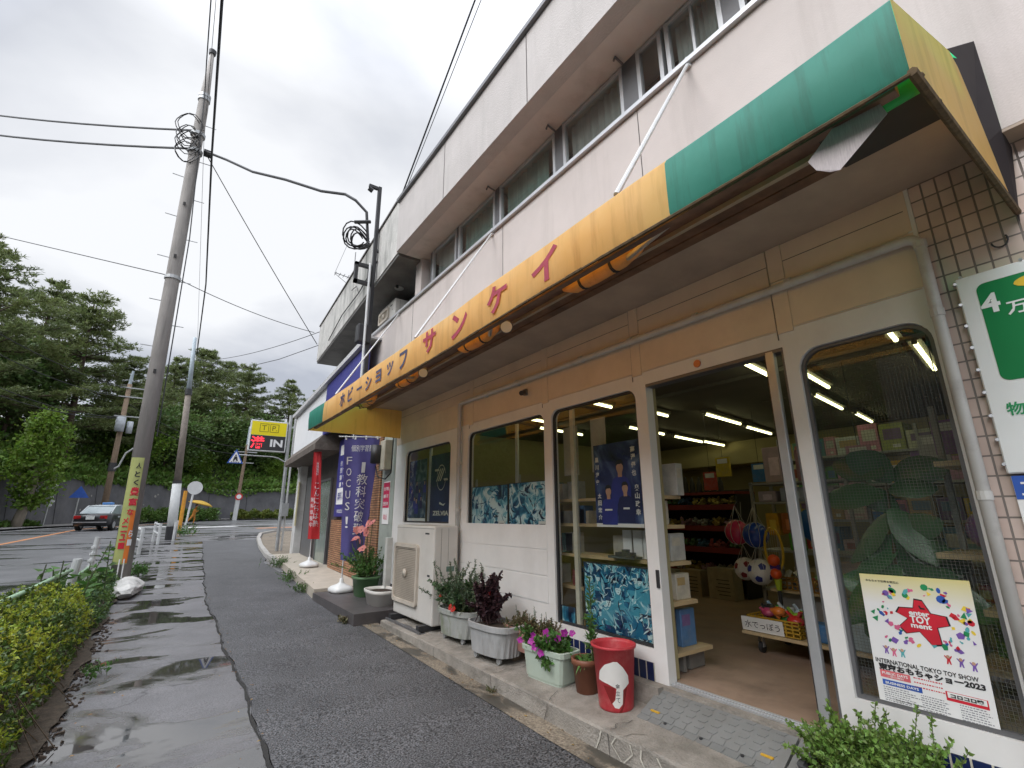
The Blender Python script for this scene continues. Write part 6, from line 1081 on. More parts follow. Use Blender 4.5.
mb = MB().m(M_galv).box((3.28, SY-.03, 4.6), (3.40, SY+.03, 4.64)).box((3.28, SY-.03, 4.0), (3.40, SY+.03, 4.04)).box((3.40, SY-.2, 1.5), (3.62, SY-.05, 1.95)); mb.build('bracket', t)
t = thing('crossing_sign', 'blue triangle pedestrian crossing sign on a thin arm from the steel post', 'sign', (1.72, SY, 3.2)); MB().m(M_galv).tube([(3.36, SY-.05, 3.42), (3.1, SY-.05, 3.56), (2.9, SY-.05, 3.60), (1.74, SY-.05, 3.61)], .022, 8).build('arm', t)
MB().m(mat('sign_blue', (.03, .10, .42), .4)).prism([(1.48, SY-.08, 3.30), (1.98, SY-.08, 3.30), (1.73, SY-.08, 3.80)], (0, .02, 0)).build('plate', t)
mb = MB().m(M_wl); s2 = SY-.084; mb.add([(1.54, s2, 3.33), (1.92, s2, 3.33), (1.73, s2, 3.72)], [(0, 1, 2)]); mb.m(M_gasket); s3 = s2-.004
mb.add([(1.71, s3, 3.60), (1.75, s3, 3.60), (1.75, s3, 3.55), (1.71, s3, 3.55)], [(0, 1, 2, 3)]); mb.add([(1.69, s3, 3.54), (1.77, s3, 3.54), (1.81, s3, 3.38), (1.77, s3, 3.38), (1.73, s3, 3.45), (1.69, s3, 3.38), (1.65, s3, 3.38)], [tuple(range(7))]); 
for q in range(4): mb.add([(1.60+q*.07, s3, 3.34), (1.64+q*.07, s3, 3.34), (1.64+q*.07, s3, 3.36), (1.60+q*.07, s3, 3.36)], [(0, 1, 2, 3)])
mb.build('pictogram', t)
M_pole = mat('pole_concrete', (.30, .28, .26), .8, .15, 5, (1, 1, .3), dirt=(.14, .13, .12, .7), dirtscale=2.5, dirtstretch=(3, 3, .25)); M_polew = mat('pole_cover', (.55, .56, .55), .6, .08, 6)
PB, PT = Vector((-.56, 12.84, gz(12.84)-.1)), Vector((-.775, 12.84, 13.5))
def onpole(z): return PB.lerp(PT, (z-PB.z)/(PT.z-PB.z))
t = thing('utility_pole', 'tall concrete utility pole leaning over the hedge with a vertical yellow banner', 'utility pole', PB)
MB().m(M_pole, True).tube([PB, onpole(6), onpole(11.7), onpole(12.2), PT], [.168, .145, .122, .105, .048], 20).build('pole_shaft', t); MB().m(M_gasket).tube([PT, PT+Vector((0, 0, .12))], [.08, .09], 10).build('pole_cap', t)
mb = MB().m(M_galv)
for i in range(12):
    z = 5.2+i*.55; p = onpole(z); s_ = 1 if i % 2 else -1; mb.tube([p, p+Vector((s_*.36, -.02, 0))], .010, 5)
mb.build('step_bolt', t); mb = MB().m(M_galv)
for z in (6.9, 10.4, 10.9, 12.0, 12.1): p = onpole(z); mb.tube([p-Vector((0, 0, .04)), p+Vector((0, 0, .04))], .165 if z < 11 else .14, 14)
mb.build('steel_band', t); mb = MB().m(M_cable); rc = random.Random(2)
for q in range(9):
    p = onpole(10.2+rc.random()*.8); r_ = .16+.12*rc.random(); cx = p+Vector((-.22+.1*rc.random(), -.15, 0)); mb.tube([cx+Vector((r_*math.cos(a), .05*math.sin(3*a), r_*1.2*math.sin(a))) for a in np.linspace(0, 6.0, 14)], .012, 5, False)
mb.tube([onpole(12)+Vector((.0, -.16, 0)), onpole(11.0)+Vector((.05, -.18, 0)), onpole(8)+Vector((.19, -.1, 0)), onpole(3.2)+Vector((.21, -.06, 0))], .013, 5, False); mb.box(onpole(10.5)+Vector((.18, -.1, -.1)), onpole(10.5)+Vector((.36, .05, .02))); mb.build('cable_loops', t)
mb = MB().m(M_dark)
for z in (4.6, 7.4, 8.8): p = onpole(z)+Vector((-.02, -.165, 0)); mb.obox(p, (.05, .02, .09))
mb.build('hole_plug', t)
t = thing('pole_banner', 'yellow green and orange ramen banner strapped lengthwise to the utility pole', 'banner', onpole(.6)+Vector((0, -.2, 0)))
n = 10; V = []; Fq = []; zs = [.62+2.10*i/20 for i in range(21)]
def PBn(a, z, k=0): c = onpole(z); r_ = .171-.0036*z+.008+k; return c+Vector((r_*math.sin(a), -r_*math.cos(a), 0))
M_by = mat('banner_lime', (.42, .45, .16), .55, .1, 4); M_bo = mat('banner_orange', (.75, .20, .03), .55, .08, 4)
def wrap(a0, a1, z0, z1, material, name, k=0):
    V = [PBn(a0+(a1-a0)*i/8, z0+(z1-z0)*j/16, k) for j in range(17) for i in range(9)]; return MB().m(material, True).add(V, [(j*9+i, j*9+i+1, (j+1)*9+i+1, (j+1)*9+i) for j in range(16) for i in range(8)]).build(name, t)
wrap(-1.05, .45, .62, 2.72, M_by, 'cloth'); wrap(.0, .44, .64, 1.65, M_bo, 'orange_field', .004); MB().m(M_paper).tube([PBn(.15, .2, .03), PBn(.15, .72, .03)], .012, 6).tube([PBn(-.2, .2, .03), PBn(-.2, .72, .03)], .012, 6).build('white_strip', t)
def bt(items, material, name):
    mb = MB().m(material)
    for ch, a, z, w, h in items:
        V2, F2 = glyphs(ch, .03, 2, 1.0); x0, x1 = min(p[0] for p in V2), max(p[0] for p in V2); y0, y1 = min(p[1] for p in V2), max(p[1] for p in V2)
        mb.add([PBn(a+((x-x0)/(x1-x0)-.5)*w, z+((y-y0)/(y1-y0)-.5)*h, .009) for x, y in V2], F2)
    mb.build(name, t)
bt([(c, .0, 2.55-.17*i, .5, .12) for i, c in enumerate('人とく')], M_ink, 'lettering'); bt([('豊', .02, 2.03, .8, .17), ('富', .02, 1.82, .8, .15), ('な', -.05, 1.62, .6, .13)], M_redink, 'lettering'); bt([(c, -.35, 1.45-.16*i, .6, .13) for i, c in enumerate('メニュー')], M_redink, 'lettering'); bt([(c, .33, 1.2-.17*i, .4, .13) for i, c in enumerate('らー')], M_wl, 'lettering')
t = thing('utility_pole', 'brown stained utility pole with white lower sleeve farther up the pavement', 'utility pole', (.35, 28.7, gz(28.7))); b = Vector((.35, 28.7, gz(28.7))); tp = Vector((-.02, 28.7, 9.3))
MB().m(mat('pole_brown', (.20, .17, .145), .8, .2, 5), True).tube([b.lerp(tp, .3), b.lerp(tp, .8)], [.155, .13], 14).build('pole_shaft', t); MB().m(M_polew, True).tube([b, b.lerp(tp, .3)], [.21, .19], 14).build('sleeve', t); MB().m(mat('pole_blue_grey', (.34, .40, .44), .5), True).tube([b.lerp(tp, .8), tp+Vector((-.06, 0, 1.2))], [.12, .08], 12).build('top_pipe', t); MB().m(M_gasket).tube([b.lerp(tp, .79), b.lerp(tp, .825)], .165, 12).tube([b.lerp(tp, .295), b.lerp(tp, .31)], .20, 12).build('band', t); MB().m(M_gasket).tube([b, b.lerp(tp, .07)], .215, 14).build('foot_wrap', t)
t = thing('utility_pole', 'wooden brown utility pole with grey transformer and curved lamp arm behind the car', 'utility pole', (-5.2, 52, gz(52))); b = Vector((-4.2, 52, gz(52))); tp = Vector((-4.2, 52, 12.6))
MB().m(mat('pole_wood', (.22, .16, .11), .85, .2, 5), True).tube([b, tp], [.24, .17], 12).build('pole_shaft', t); MB().m(mat('pole_blue_grey', (.34, .40, .44), .5)).tube([tp, tp+Vector((.05, 0, 1.2))], [.13, .10], 10).build('top_pipe', t); MB().m(mat('transformer_grey', (.42, .45, .48), .5), True).tube([(-4.25, 51.5, 8.4), (-4.25, 51.5, 9.6)], .34, 14).tube([(-3.6, 51.7, 8.3), (-3.6, 51.7, 9.3)], .22, 12).build('transformer', t)
MB().m(M_galv).tube([(-4.2, 51.8, 5.2), (-3.8, 51.7, 5.5), (-3.5, 51.6, 6.6), (-2.9, 51.6, 7.2), (-2.5, 51.6, 7.2)], .07, 8).build('lamp_arm', t); mb = MB().m(M_galv)
for z in (9.7, 11.4, 12.2): mb.box((-4.8, 51.8, z), (-2.4, 51.9, z+.09))
mb.build('crossarm', t); MB().m(M_gasket).tube([(-4.2, 51.95, 5.1), (-4.2, 51.95, 5.8)], .28, 10).build('band', t)
t = thing('utility_pole', 'distant slim utility pole with a small red round sign by the retaining wall', 'utility pole', (6.3, 62, gz(62))); MB().m(mat('pole_wood', (.22, .16, .11), .85, .2, 5)).tube([(6.25, 62, gz(62)), (6.5, 62, 9.3)], [.2, .15], 10).build('pole_shaft', t); MB().m(mat('pole_blue_grey', (.34, .40, .44), .5)).tube([(6.5, 62, 9.3), (6.55, 62, 11.4)], .12, 8).build('top_pipe', t); MB().m(M_polew).tube([(6.25, 61.9, gz(62)), (6.32, 61.9, 3.3)], .23, 10).build('sleeve', t); MB().m(mat('sign_red', (.5, .03, .03), .4)).tube([(6.35, 61.7, 3.5), (6.35, 61.62, 3.5)], .38, 16).build('round_sign', t); MB().m(M_wl).tube([(6.35, 61.61, 3.5), (6.35, 61.60, 3.5)], .24, 14).build('sign_face', t)
mb = MB().m(M_galv).box((5.3, 61.9, 8.4), (7.6, 62, 8.5)).box((5.3, 61.9, 7.2), (7.4, 62, 7.28)); mb.build('crossarm', t)
t = thing('round_sign', 'white backed round road sign on a thin white post beside the second pole', 'sign', (.93, 32, gz(32))); MB().m(M_rod).tube([(.93, 32, gz(32)), (1.1, 32, 3.1)], .05, 8).build('post', t); MB().m(M_rod).tube([(1.12, 31.94, 3.0), (1.12, 31.97, 3.0)], .36, 20).build('disc', t)
tag(MB().m(mat('orange_post_paint', (.62, .28, .03), .5)).tube([(.85, 38, gz(38)), (.85, 38, gz(38)+2.5)], .11, 10).build('marker_post'), 'orange marker post standing beside the thin white sign post', 'post')
# black service pole at the shop corner
t = thing('service_pole', 'black square service pole with cable brackets at the shop corner', 'pole', (2.28, 7.3, 3.7))
BPX = 2.62; MB().m(M_gasket).box((BPX-.032, 8.36, 3.78), (BPX+.032, 8.44, 8.0)).build('pole_shaft', t)
MB().m(M_rod).tube([(BPX-.10, 8.3, 3.9), (BPX-.10, 8.3, 6.2)], .022, 8).build('conduit', t)
MB().m(M_gasket).box((BPX-.22, 8.37, 7.93), (BPX-.04, 8.43, 7.99)).tube([(BPX-.22, 8.4, 7.9), (BPX-.14, 8.4, 7.86)], .05, 8).build('top_bracket', t)
fr = MB().m(M_gasket); y = 8.4; x0, x1, z0, z1 = BPX-.36, BPX-.04, 5.78, 6.2
for a, b in (((x0, z0), (x1, z0+.06)), ((x0, z1-.06), (x1, z1)), ((x0, z0), (x0+.06, z1)), ((x1-.06, z0), (x1, z1))): fr.box((a[0], y-.04, a[1]), (b[0], y+.04, b[1]))
fr.build('ring_bracket', t); MB().m(M_gasket).bevbox((BPX-.22, 8.3, 4.6), (BPX+.03, 8.5, 4.95), .02).build('junction_box', t)
mb = MB().m(M_cable); rc = random.Random(8)
for q in range(7): r_ = .14+.12*rc.random(); cx = Vector((BPX-.42+.12*rc.random(), 8.35, 6.6+.22*rc.random())); mb.tube([cx+Vector((r_*math.cos(a), .05*math.sin(2*a), r_*math.sin(a))) for a in np.linspace(.4, 6.0, 14)], .014, 5, False)
mb.tube([(BPX, 8.4, 6.6), (BPX+.25, 8.3, 6.35), (BPX+.45, 8.2, 6.2), (BPX+.42, 8.2, 5.8)], .03, 6, False); mb.tube([(BPX-.45, 8.35, 7.0), (BPX-.15, 8.35, 7.12)], .035, 6); mb.build('cable_loops', t)
def cable(lab, pts, r, grp='overhead cables'):
    tag(MB().m(M_cable).tube(pts, r*.82, 6, False).build('overhead_cable'), lab, 'cable', grp)
p11 = onpole(11.05); 
cable('upper of two thick cables running left from the leaning pole', bez(p11, (-16.6, 33.5, 21.6), .55), .033); cable('lower of two thick cables running left from the leaning pole', bez(onpole(10.5), (-16.6, 33.5, 20.6), .6), .036)
cable('heavy cable sagging from the leaning pole to the black service pole', [onpole(10.45)+Vector((.2, -.1, 0)), (-.05, 12.2, 10.05), (.5, 11.3, 9.35), (1.1, 10.3, 8.75), (1.7, 9.4, 8.15), (2.05, 8.8, 7.85), (2.2, 8.55, 7.62), (BPX-.22, 8.42, 7.35), (BPX-.14, 8.4, 6.6)], .036)
cable('thick cable bundle passing just right of the leaning pole top', [(-.32, 5.0, 9.35), (-.45, 7.18, 9.31), (-.35, 12, 9.9), (-.02, 20, 9.95), (.12, 28.7, 9.6)], .030)
cable('thin twisted wire dropping to the pole top from overhead', [(-.66, 7.4, 10.45), (-.75, 9.245, 11.4), (-.76, 11.3, 11.8), onpole(12.05)], .016)
cable('faint thin wire beside the twisted wire over the pole', [(-.60, 7.6, 10.3), (-.66, 9.3, 11.3), (-.64, 14, 11.6), (.1, 28.7, 9.9)], .007)
cable('thin wire from the leaning pole down to the grey parapet end', bez(onpole(10.5)+Vector((.2, 0, 0)), (2.95, 14.25, 6.42), .05), .013)
cable('wire rising from the roof corner over the shop', [(2.6, 7.14, 6.94), (2.6, 4.59, 8.77), (2.5, 2.5, 10.3)], .016); cable('thin companion wire at the roof corner', [(2.62, 7.14, 6.9), (2.66, 4.5, 8.75), (2.6, 2.5, 10.3)], .007)
cable('slack wire with clamp at the grey parapet end', [(.1, 28.7, 9.5), (1.2, 22, 7.2), (2.3, 16.5, 6.45), (2.97, 14.2, 6.38)], .012); cable('upper slanting wire to the grey parapet', bez((.12, 28.7, 9.3), (3.0, 14.3, 6.85), .25), .012)
cable('long thin wire crossing the sky left of the leaning pole', [(-14, 32, 15.6), (-7.6, 22, 10.9), onpole(6.95)], .013); cable('long thin wire crossing the sky right of the leaning pole', bez(onpole(6.95), (2.9, 14.6, 6.9), .12), .011)
for i, (z0, z1, s_) in enumerate(((12.2, 12.9, 1.2), (11.4, 12.0, 1.5), (9.7, 10.6, 1.8), (9.6, 9.4, 1.6))): cable(('topmost', 'second', 'third', 'lowest')[i]+' of four wires strung before the pines to the wooden pole', bez((-4.2, 52, z0), (-14.5, 30, z1+1.5), s_), .035, 'wires in front of the pines')
for i, z in enumerate((9.0, 8.2)): cable(('upper', 'lower')[i]+' wire strung from the wooden pole to the distant slim pole', bez((-4.2, 52, z+2), (6.4, 62, z), .9), .03, 'wires in front of the pines')
t = thing('antenna', 'spindly fish bone antenna behind the grey parapet', 'antenna', (2.9, 11, 7.0)); MB().m(M_aludark).tube([(2.95, 11, 6.95), (2.95, 11, 7.9)], .012, 5).build('mast', t); mb = MB().m(M_aludark).tube([(2.5, 11, 7.2), (3.0, 11, 7.15)], .01, 5)
for q in range(5): mb.tube([(2.52+q*.1, 10.9, 7.18), (2.52+q*.1, 11.1, 7.18)], .007, 4)
mb.tube([(2.5, 11, 7.18), (2.75, 11, 8.1)], .006, 4).tube([(2.5, 11, 7.18), (2.8, 11, 7.0)], .006, 4); mb.build('elements', t)
# ================================================================ retaining wall, hillside, trees
WP = [(-13.5, -25), (-13.5, 20), (-12.6, 36), (-9.2, 49), (-3.0, 60), (4, 67), (14, 70), (36, 66)]
M_rwall = mat('dark_retaining_wall', (0.105, 0.105, 0.112), .85, .25, .8, bump=.5, bscale=12, dirt=(.17, .165, .16, .6), dirtscale=.7, dirtstretch=(1, 1, .4))
def wall_pts(n):
    out_ = []
    for (a, b), (c, d) in zip(WP[:-1], WP[1:]):
        k = max(1, int(math.hypot(c-a, d-b)/n))
        for j in range(k): t = j/k; out_.append((a+(c-a)*t, b+(d-b)*t))
    return out_+[WP[-1]]
wp = wall_pts(2.0); nr = []
for i, (x, y) in enumerate(wp):
    a, b = wp[max(0, i-1)], wp[min(len(wp)-1, i+1)]; d = Vector((b[0]-a[0], b[1]-a[1], 0)).normalized(); nr.append(Vector((-d.y, d.x, 0)))   # away from the road
def wtop(i): return gz(wp[i][1])+4.05-.55*min(1, max(0, (wp[i][0]+9)/14))+.12*math.sin(i*.9)
V = []; Fq = []
for i, (x, y) in enumerate(wp):
    p = Vector((x, y, 0)); n = nr[i]; z0, z1 = gz(y)-.3, wtop(i)
    V += [p+Vector((0, 0, z0)), p+n*.35+Vector((0, 0, z1)), p+n*.75+Vector((0, 0, z1)), p+n*.75+Vector((0, 0, z0))]
    if i:
        a, b = 4*i-4, 4*i; Fq += [(a, b, b+1, a+1), (a+1, b+1, b+2, a+2), (a+2, b+2, b+3, a+3)]
mb = MB().m(M_rwall).add(V, Fq)
rw = thing('retaining_wall', 'long dark grey retaining wall along the far side of the curving road', 'wall', (-5, 56, .8)); mb.build('wall_face', rw)
mb = MB().m(mat('wall_joint_dark', (.02, .02, .02), .9))
for i in range(2, len(wp)-1, 2):
    x, y = wp[i]; n = nr[i]; d = Vector((n.y, -n.x, 0)); p = Vector((x, y, 0))-n*.012; mb.add([p-d*.03+Vector((0, 0, gz(y)-.2)), p+d*.03+Vector((0, 0, gz(y)-.2)), p+d*.03+n*.345+Vector((0, 0, wtop(i)-.05)), p-d*.03+n*.345+Vector((0, 0, wtop(i)-.05))], [(0, 1, 2, 3)])
mb.build('wall_joint', rw)
mb = MB().m(mat('pale_patch', (.30, .29, .27), .8)); rw_ = random.Random(4)
for q in range(26):
    i = rw_.randint(24, len(wp)-4); x, y = wp[i]; n = nr[i]; d = Vector((n.y, -n.x, 0)); h_ = rw_.uniform(.5, 2.8); p = Vector((x, y, gz(y)+h_))+n*(.35*h_/4)-n*.035+d*rw_.uniform(-1, 1); s_ = rw_.uniform(.05, .16); mb.poly([p+d*s_*math.cos(a)*rw_.uniform(.6, 1.3)+Vector((0, 0, s_*math.sin(a)*rw_.uniform(.6, 1.3))) for a in np.linspace(0, 5.5, 7)])
mb.build('pale_mark', rw)
# hillside
rows = [(.7, 0), (3, 1.0), (7, 3.2), (13, 6.0), (24, 9), (60, 11), (140, 9)]; V = []; Fq = []
for i, (x, y) in enumerate(wp):
    for d, h_ in rows: p = Vector((x, y, 0))+nr[i]*d; V.append((p.x, p.y, wtop(i)-.08+h_*(1+.15*math.sin(i*.7+d))))
    if i:
        for k in range(len(rows)-1): a = (i-1)*len(rows)+k; b = i*len(rows)+k; Fq.append((a, a+1, b+1, b))
hill = MB().m(mat('hill_earth', (.04, .06, .02), .95, .4, 1.0)).add(V, Fq).build('hill'); hill['kind'] = 'structure'
def hillz(x, y):
    best = min(range(len(wp)), key=lambda i: (wp[i][0]-x)**2+(wp[i][1]-y)**2); d = (Vector((x, y, 0))-Vector((*wp[best], 0))).dot(nr[best]); z = wtop(best)-.08
    for (d0, h0), (d1, h1) in zip(rows[:-1], rows[1:]):
        if d0 <= d < d1: return z+(h0+(h1-h0)*(d-d0)/(d1-d0))*(1+.15*math.sin(best*.7+d))
    return z if d < .7 else z+9
rh = np.random.default_rng(5); C = []; D = []
M_ivy = mat('hill_leaf', (.09, .18, .035), .55, .25, .5, c2=(.18, .30, .055), transl=.35, island=.35); M_pine = mat('pine_needles', (.085, .12, .045), .6, .25, .35, c2=(.18, .22, .07), transl=.35, island=.3); M_broad = mat('broad_leaf', (.07, .13, .035), .5, .25, .4, c2=(.13, .21, .055), transl=.35, island=.35); M_fresh = mat('fresh_leaf', (.12, .22, .03), .5, .2, .6, c2=(.19, .30, .04), transl=.4, island=.3); M_bark = mat('pine_bark', (.075, .05, .038), .9, .3, 4, (1, 1, .3)); M_palebark = mat('pale_bark', (.30, .26, .21), .8, .25, 4, (1, 1, .3))
for q in range(30000):
    i = rh.integers(22, len(wp)-1) if q > 4000 else rh.integers(2, 22); t_ = rh.random(); d = .95+12.5*rh.random()**1.7; j = min(i+1, len(wp)-1); p = (np.array(wp[i])*(1-t_)+np.array(wp[j])*t_); n = nr[i]; x, y = p[0]+n.x*d, p[1]+n.y*d
    C.append((x, y, wtop(i)*(1-t_)+wtop(j)*t_-.1+np.interp(d, [r_[0] for r_ in rows], [r_[1] for r_ in rows])+rh.random()*(.35+.5*math.sin(i*2.1+d)**2))); D.append((-n.x*.5, -n.y*.5, .6))
C = np.array(C); D = np.array(D)+rh.normal(size=(len(C), 3))*.5
o = np_mesh('undergrowth', leaf_quads(C, D, rh.uniform(.28, .6, len(C)), rh.uniform(.2, .42, len(C)), .15, rh), M_ivy); o['kind'] = 'stuff'; tag(o, 'bright green undergrowth covering the slope above the retaining wall', 'undergrowth')
# ivy hanging down over the wall top
C = []; D = []
for q in range(4200):
    i = rh.integers(22, len(wp)-1); j = min(i+1, len(wp)-1); t_ = rh.random(); s_ = i+t_; L_ = (.25+.9*max(0, math.sin(s_*1.3)*math.sin(s_*.61+1))+.6*max(0, math.sin(s_*2.9)))*rh.random()**1.6*.7; p = np.array(wp[i])*(1-t_)+np.array(wp[j])*t_; zt = wtop(i)*(1-t_)+wtop(j)*t_; k = .35*(1-L_/4)-.1
    C.append((p[0]+nr[i].x*k, p[1]+nr[i].y*k, zt+.15-L_)); D.append((-nr[i].x*.4, -nr[i].y*.4, -.6))
C = np.array(C); o = np_mesh('undergrowth', leaf_quads(C, np.array(D)+rh.normal(size=(len(C), 3))*.4, rh.uniform(.22, .45, len(C)), rh.uniform(.16, .32, len(C)), .12, rh), M_ivy); o['kind'] = 'stuff'; tag(o, 'green ivy trailing over the top of the retaining wall', 'ivy')
def pine_meshes(seed, H):
    r_ = np.random.default_rng(seed); mb = MB().m(M_bark, True); lean = r_.normal(size=2)*.4; tr = [(lean[0]*(z/H)**2, lean[1]*(z/H)**2, z) for z in np.linspace(0, H, 8)]; mb.tube(tr, [.32*(1-.9*i/7) for i in range(8)], 8)
    C = []; D = []; z = H*.22
    while z < H*.985:  # whorls of flat needle pads
        f = (z/H-.22)/.78; Lb = H*(.52*(1-f)**.88+.035)*(.8+.35*r_.random()); nb_ = r_.integers(5, 8); a0 = r_.random()*6.28; cx = np.array([lean[0]*(z/H)**2, lean[1]*(z/H)**2])
        for k in range(nb_):
            a = a0+6.283*k/nb_+r_.normal()*.25; L_ = Lb*r_.uniform(.55, 1.15); rise = r_.uniform(.02, .22)+.3*f; n = 7
            pts = [(cx[0]+math.cos(a)*L_*t, cx[1]+math.sin(a)*L_*t, z+L_*(rise*t-.10*math.sin(t*2.4))) for t in np.linspace(0, 1, n)]; mb.tube(pts[:6], [.07*(1-f)*(1-.8*i/6)+.015 for i in range(6)], 4, False)
            for t in np.arange(.25, 1.04, .30/max(L_, .8)):
                c = np.array([cx[0]+math.cos(a)*L_*t, cx[1]+math.sin(a)*L_*t, z+L_*(rise*t-.10*math.sin(t*2.4))]); w = (.25+.55*math.sin(math.pi*min(1, t*.85)))*min(1.0, L_*.4)
                for m in range(4):
                    cc = c+np.array([r_.normal()*w*.6, r_.normal()*w*.6, r_.normal()*.05+.03]); kk = 13
                    dd = r_.normal(size=(kk, 3))*np.array([.9, .9, .30])+np.array([math.cos(a)*.35, math.sin(a)*.35, .50]); C.append(np.repeat(cc[None], kk, 0)+r_.normal(size=(kk, 3))*.07); D.append(dd)
        z += H*.098*(1-.5*f)*(.75+.5*r_.random())
    C = np.concatenate(C); D = np.concatenate(D); L_ = r_.uniform(.24, .42, len(C)); return mb, leaf_quads(C, D, L_, L_*.22, .05, r_)
def crown_meshes(seed, H, Wd, z0, leaf, dens, material, trunk_r=.2, bark=None, flat=1.0):
    r_ = np.random.default_rng(seed); mb = MB().m(bark or M_bark, True); mb.tube([(0, 0, 0), (.1, .05, H*.3), (.05, .1, H*.6), (0, 0, H*.9)], [trunk_r, trunk_r*.75, trunk_r*.45, .03], 8); C = []; D = []
    nc = int(40*dens)
    for q in range(nc):
        v = unit(r_.normal(size=(1, 3)))[0]; rad = r_.random()**.4; u = np.array([v[0]*Wd/2, v[1]*Wd/2, v[2]*(H-z0)/2*flat])*rad*(1+.18*math.sin(v[0]*5+seed)+.15*math.sin(v[2]*7)); c = u+np.array([0, 0, (H+z0)/2]); cr_ = Wd*r_.uniform(.08, .17)
        mb.tube([(0, 0, z0+.5*(c[2]-z0)*.8), tuple(c)], [.045, .012], 4, False); n = int(90); e = r_.normal(size=(n, 3))*cr_*np.array([1, 1, .6]); C.append(c+e); D.append(e*1.2/cr_+r_.normal(size=(n, 3))*.6+np.array([0, 0, .3]))
    C = np.concatenate(C); D = np.concatenate(D); L_ = leaf*r_.uniform(.7, 1.35, len(C)); return mb, leaf_quads(C, D, L_, L_*.62, .15, r_)
PROT = {}
def tree(kind, lab, x, y, s_, rz, base=None, grp=None, cat='tree', name=None):
    if kind not in PROT:
        if kind.startswith('pine'): mb, V = pine_meshes(int(kind[-1])*13+2, 14.0); m_ = M_pine
        elif kind == 'dark_broad1': mb, V = crown_meshes(31, 10, 8, 1.5, .42, 2.6, M_broad); m_ = M_broad
        elif kind == 'dark_broad2': mb, V = crown_meshes(47, 8, 8.5, .6, .40, 2.4, M_broad); m_ = M_broad
        elif kind == 'fresh': mb, V = crown_meshes(77, 6, 6, .5, .34, 1.8, M_fresh); m_ = M_fresh
        me1 = mb.mesh('trunk'); tmp = np_mesh('crown', V, m_, None, True); me2 = tmp.data; bpy.data.objects.remove(tmp); PROT[kind] = (me1, me2)
    z = hillz(x, y) if base is None else base; t = thing(name or ('pine_tree' if kind.startswith('pine') else 'broadleaf_tree'), lab, cat, (x, y, z-.2), grp, rz); t.scale = (s_, s_, s_)
    for nm, me in zip(('trunk', 'crown'), PROT[kind]): o = bpy.data.objects.new(nm, me); COL.objects.link(o); o.parent = t
    return t
gp = 'pines on the hillside'
for i, (k, x, y, s_, rz, l) in enumerate((('pine1', -14.2, 52, 1.14, .3, 'tall dark pine with gappy layers standing leftmost above the young street tree'), ('pine2', -8.4, 58.5, 1.16, 1.2, 'broad pine with spreading layers, second from the left edge'), ('pine3', -5.2, 64, .84, 2.2, 'lower pine behind the leaning utility pole'), ('pine1', 1.0, 76, 1.12, 3.3, 'tall pine between the second pole and the parking sign'), ('pine3', -1.6, 72, .92, 4.6, 'pine just left of the second utility pole'), ('pine2', 7.5, 79, .98, 5.2, 'pine above the crossing sign'), ('pine3', 13.6, 80, .88, .9, 'pine just right of the yellow parking sign'), ('pine1', 4.5, 86, .9, 2.7, 'far pine behind the crossing sign'), ('pine3', -12.6, 62, 1.1, 4.0, 'pine tucked between the two leftmost pines'), ('pine2', 18.5, 84, .75, 1.9, 'pine half hidden by the white gable'))): tree(k, l, x, y, s_, rz, None, gp)
gb_ = 'broadleaf trees on the hillside'
for k, x, y, s_, rz, l in (('dark_broad1', -12.2, 57, .85, 0, 'dark round tree below the broad pine on the slope'), ('dark_broad2', -5.2, 66, .9, 1, 'dense dark tree behind the transformer pole'), ('dark_broad1', -1.0, 68.5, .8, 2, 'dark tree under the pine left of the second pole'), ('dark_broad2', 4.0, 74, .95, 3, 'dense tree low behind the second pole'), ('dark_broad1', 9.5, 76, .8, 4, 'dark tree directly behind the parking sign'), ('fresh', -3.6, 64.5, .8, 5, 'bright green tree beside the dark one behind the leaning pole'), ('fresh', 1.8, 71, .6, 2, 'small bright shrub tree above the wall near the second pole'), ('dark_broad2', 14.5, 76, .9, 1, 'dark bush tree between the parking sign and the white gable'), ('fresh', 11.5, 73.5, .45, 1, 'pale green bush above the wall by the parking sign'), ('dark_broad2', 24, 78, 1, 0, 'dark tree hidden mostly by the white gable')): tree(k, l, x, y, s_, rz, None, gb_)
# mirrored in the shop glass: trees and a flat block across the road
for q, (k, y, s_) in enumerate((('pine2', 40, .85), ('dark_broad1', 30, 1), ('pine1', 22, .8), ('dark_broad2', 14, 1), ('dark_broad1', 8.5, .95))): tree(k, ('pine reflected in the middle window', 'dark tree across the road reflected in the tall pane', 'pine across the road behind the hedge', 'bushy tree across the road reflected in the tall pane', 'tree across the road beside the beige apartment block')[q], -15.5-2*(q % 2), y, s_, q, None, 'trees across the road')
ap = thing('apartment_block', 'beige apartment block across the road seen only as a reflection', 'building', (-17, 0, 0)); MB().m(mat('beige_block', (.22, .20, .175), .8, .08, 2)).box((-24, -14, -.1), (-12.4, 5.5, 9.5)).build('wall', ap)
for y in (-10, -6.5, -3, .6, 3.3):
    for z in (1.2, 4.2, 7.2):
        w = MB().m(M_aludark).box((-12.41, y, z), (-12.37, y+1.6, z+1.4)).build('window', ap); mb = MB().m(M_galv)
        for q in range(9): mb.box((-12.33, y+.1+q*.17, z+.05), (-12.31, y+.12+q*.17, z+1.2))
        mb.build('grille', w)
# house peeping through the trees
hs = thing('house', 'pale house with a dark flat roof edge glimpsed between the pines', 'house', (-1.5, 92, 12)); MB().m(mat('pale_house', (.55, .55, .55), .8)).box((-8, 92, 10), (3, 100, 20.5)).build('wall', hs); MB().m(mat('house_roof', (.14, .13, .13), .7)).box((-8.6, 91.2, 20.5), (3.8, 101, 21.0)).build('roof', hs)
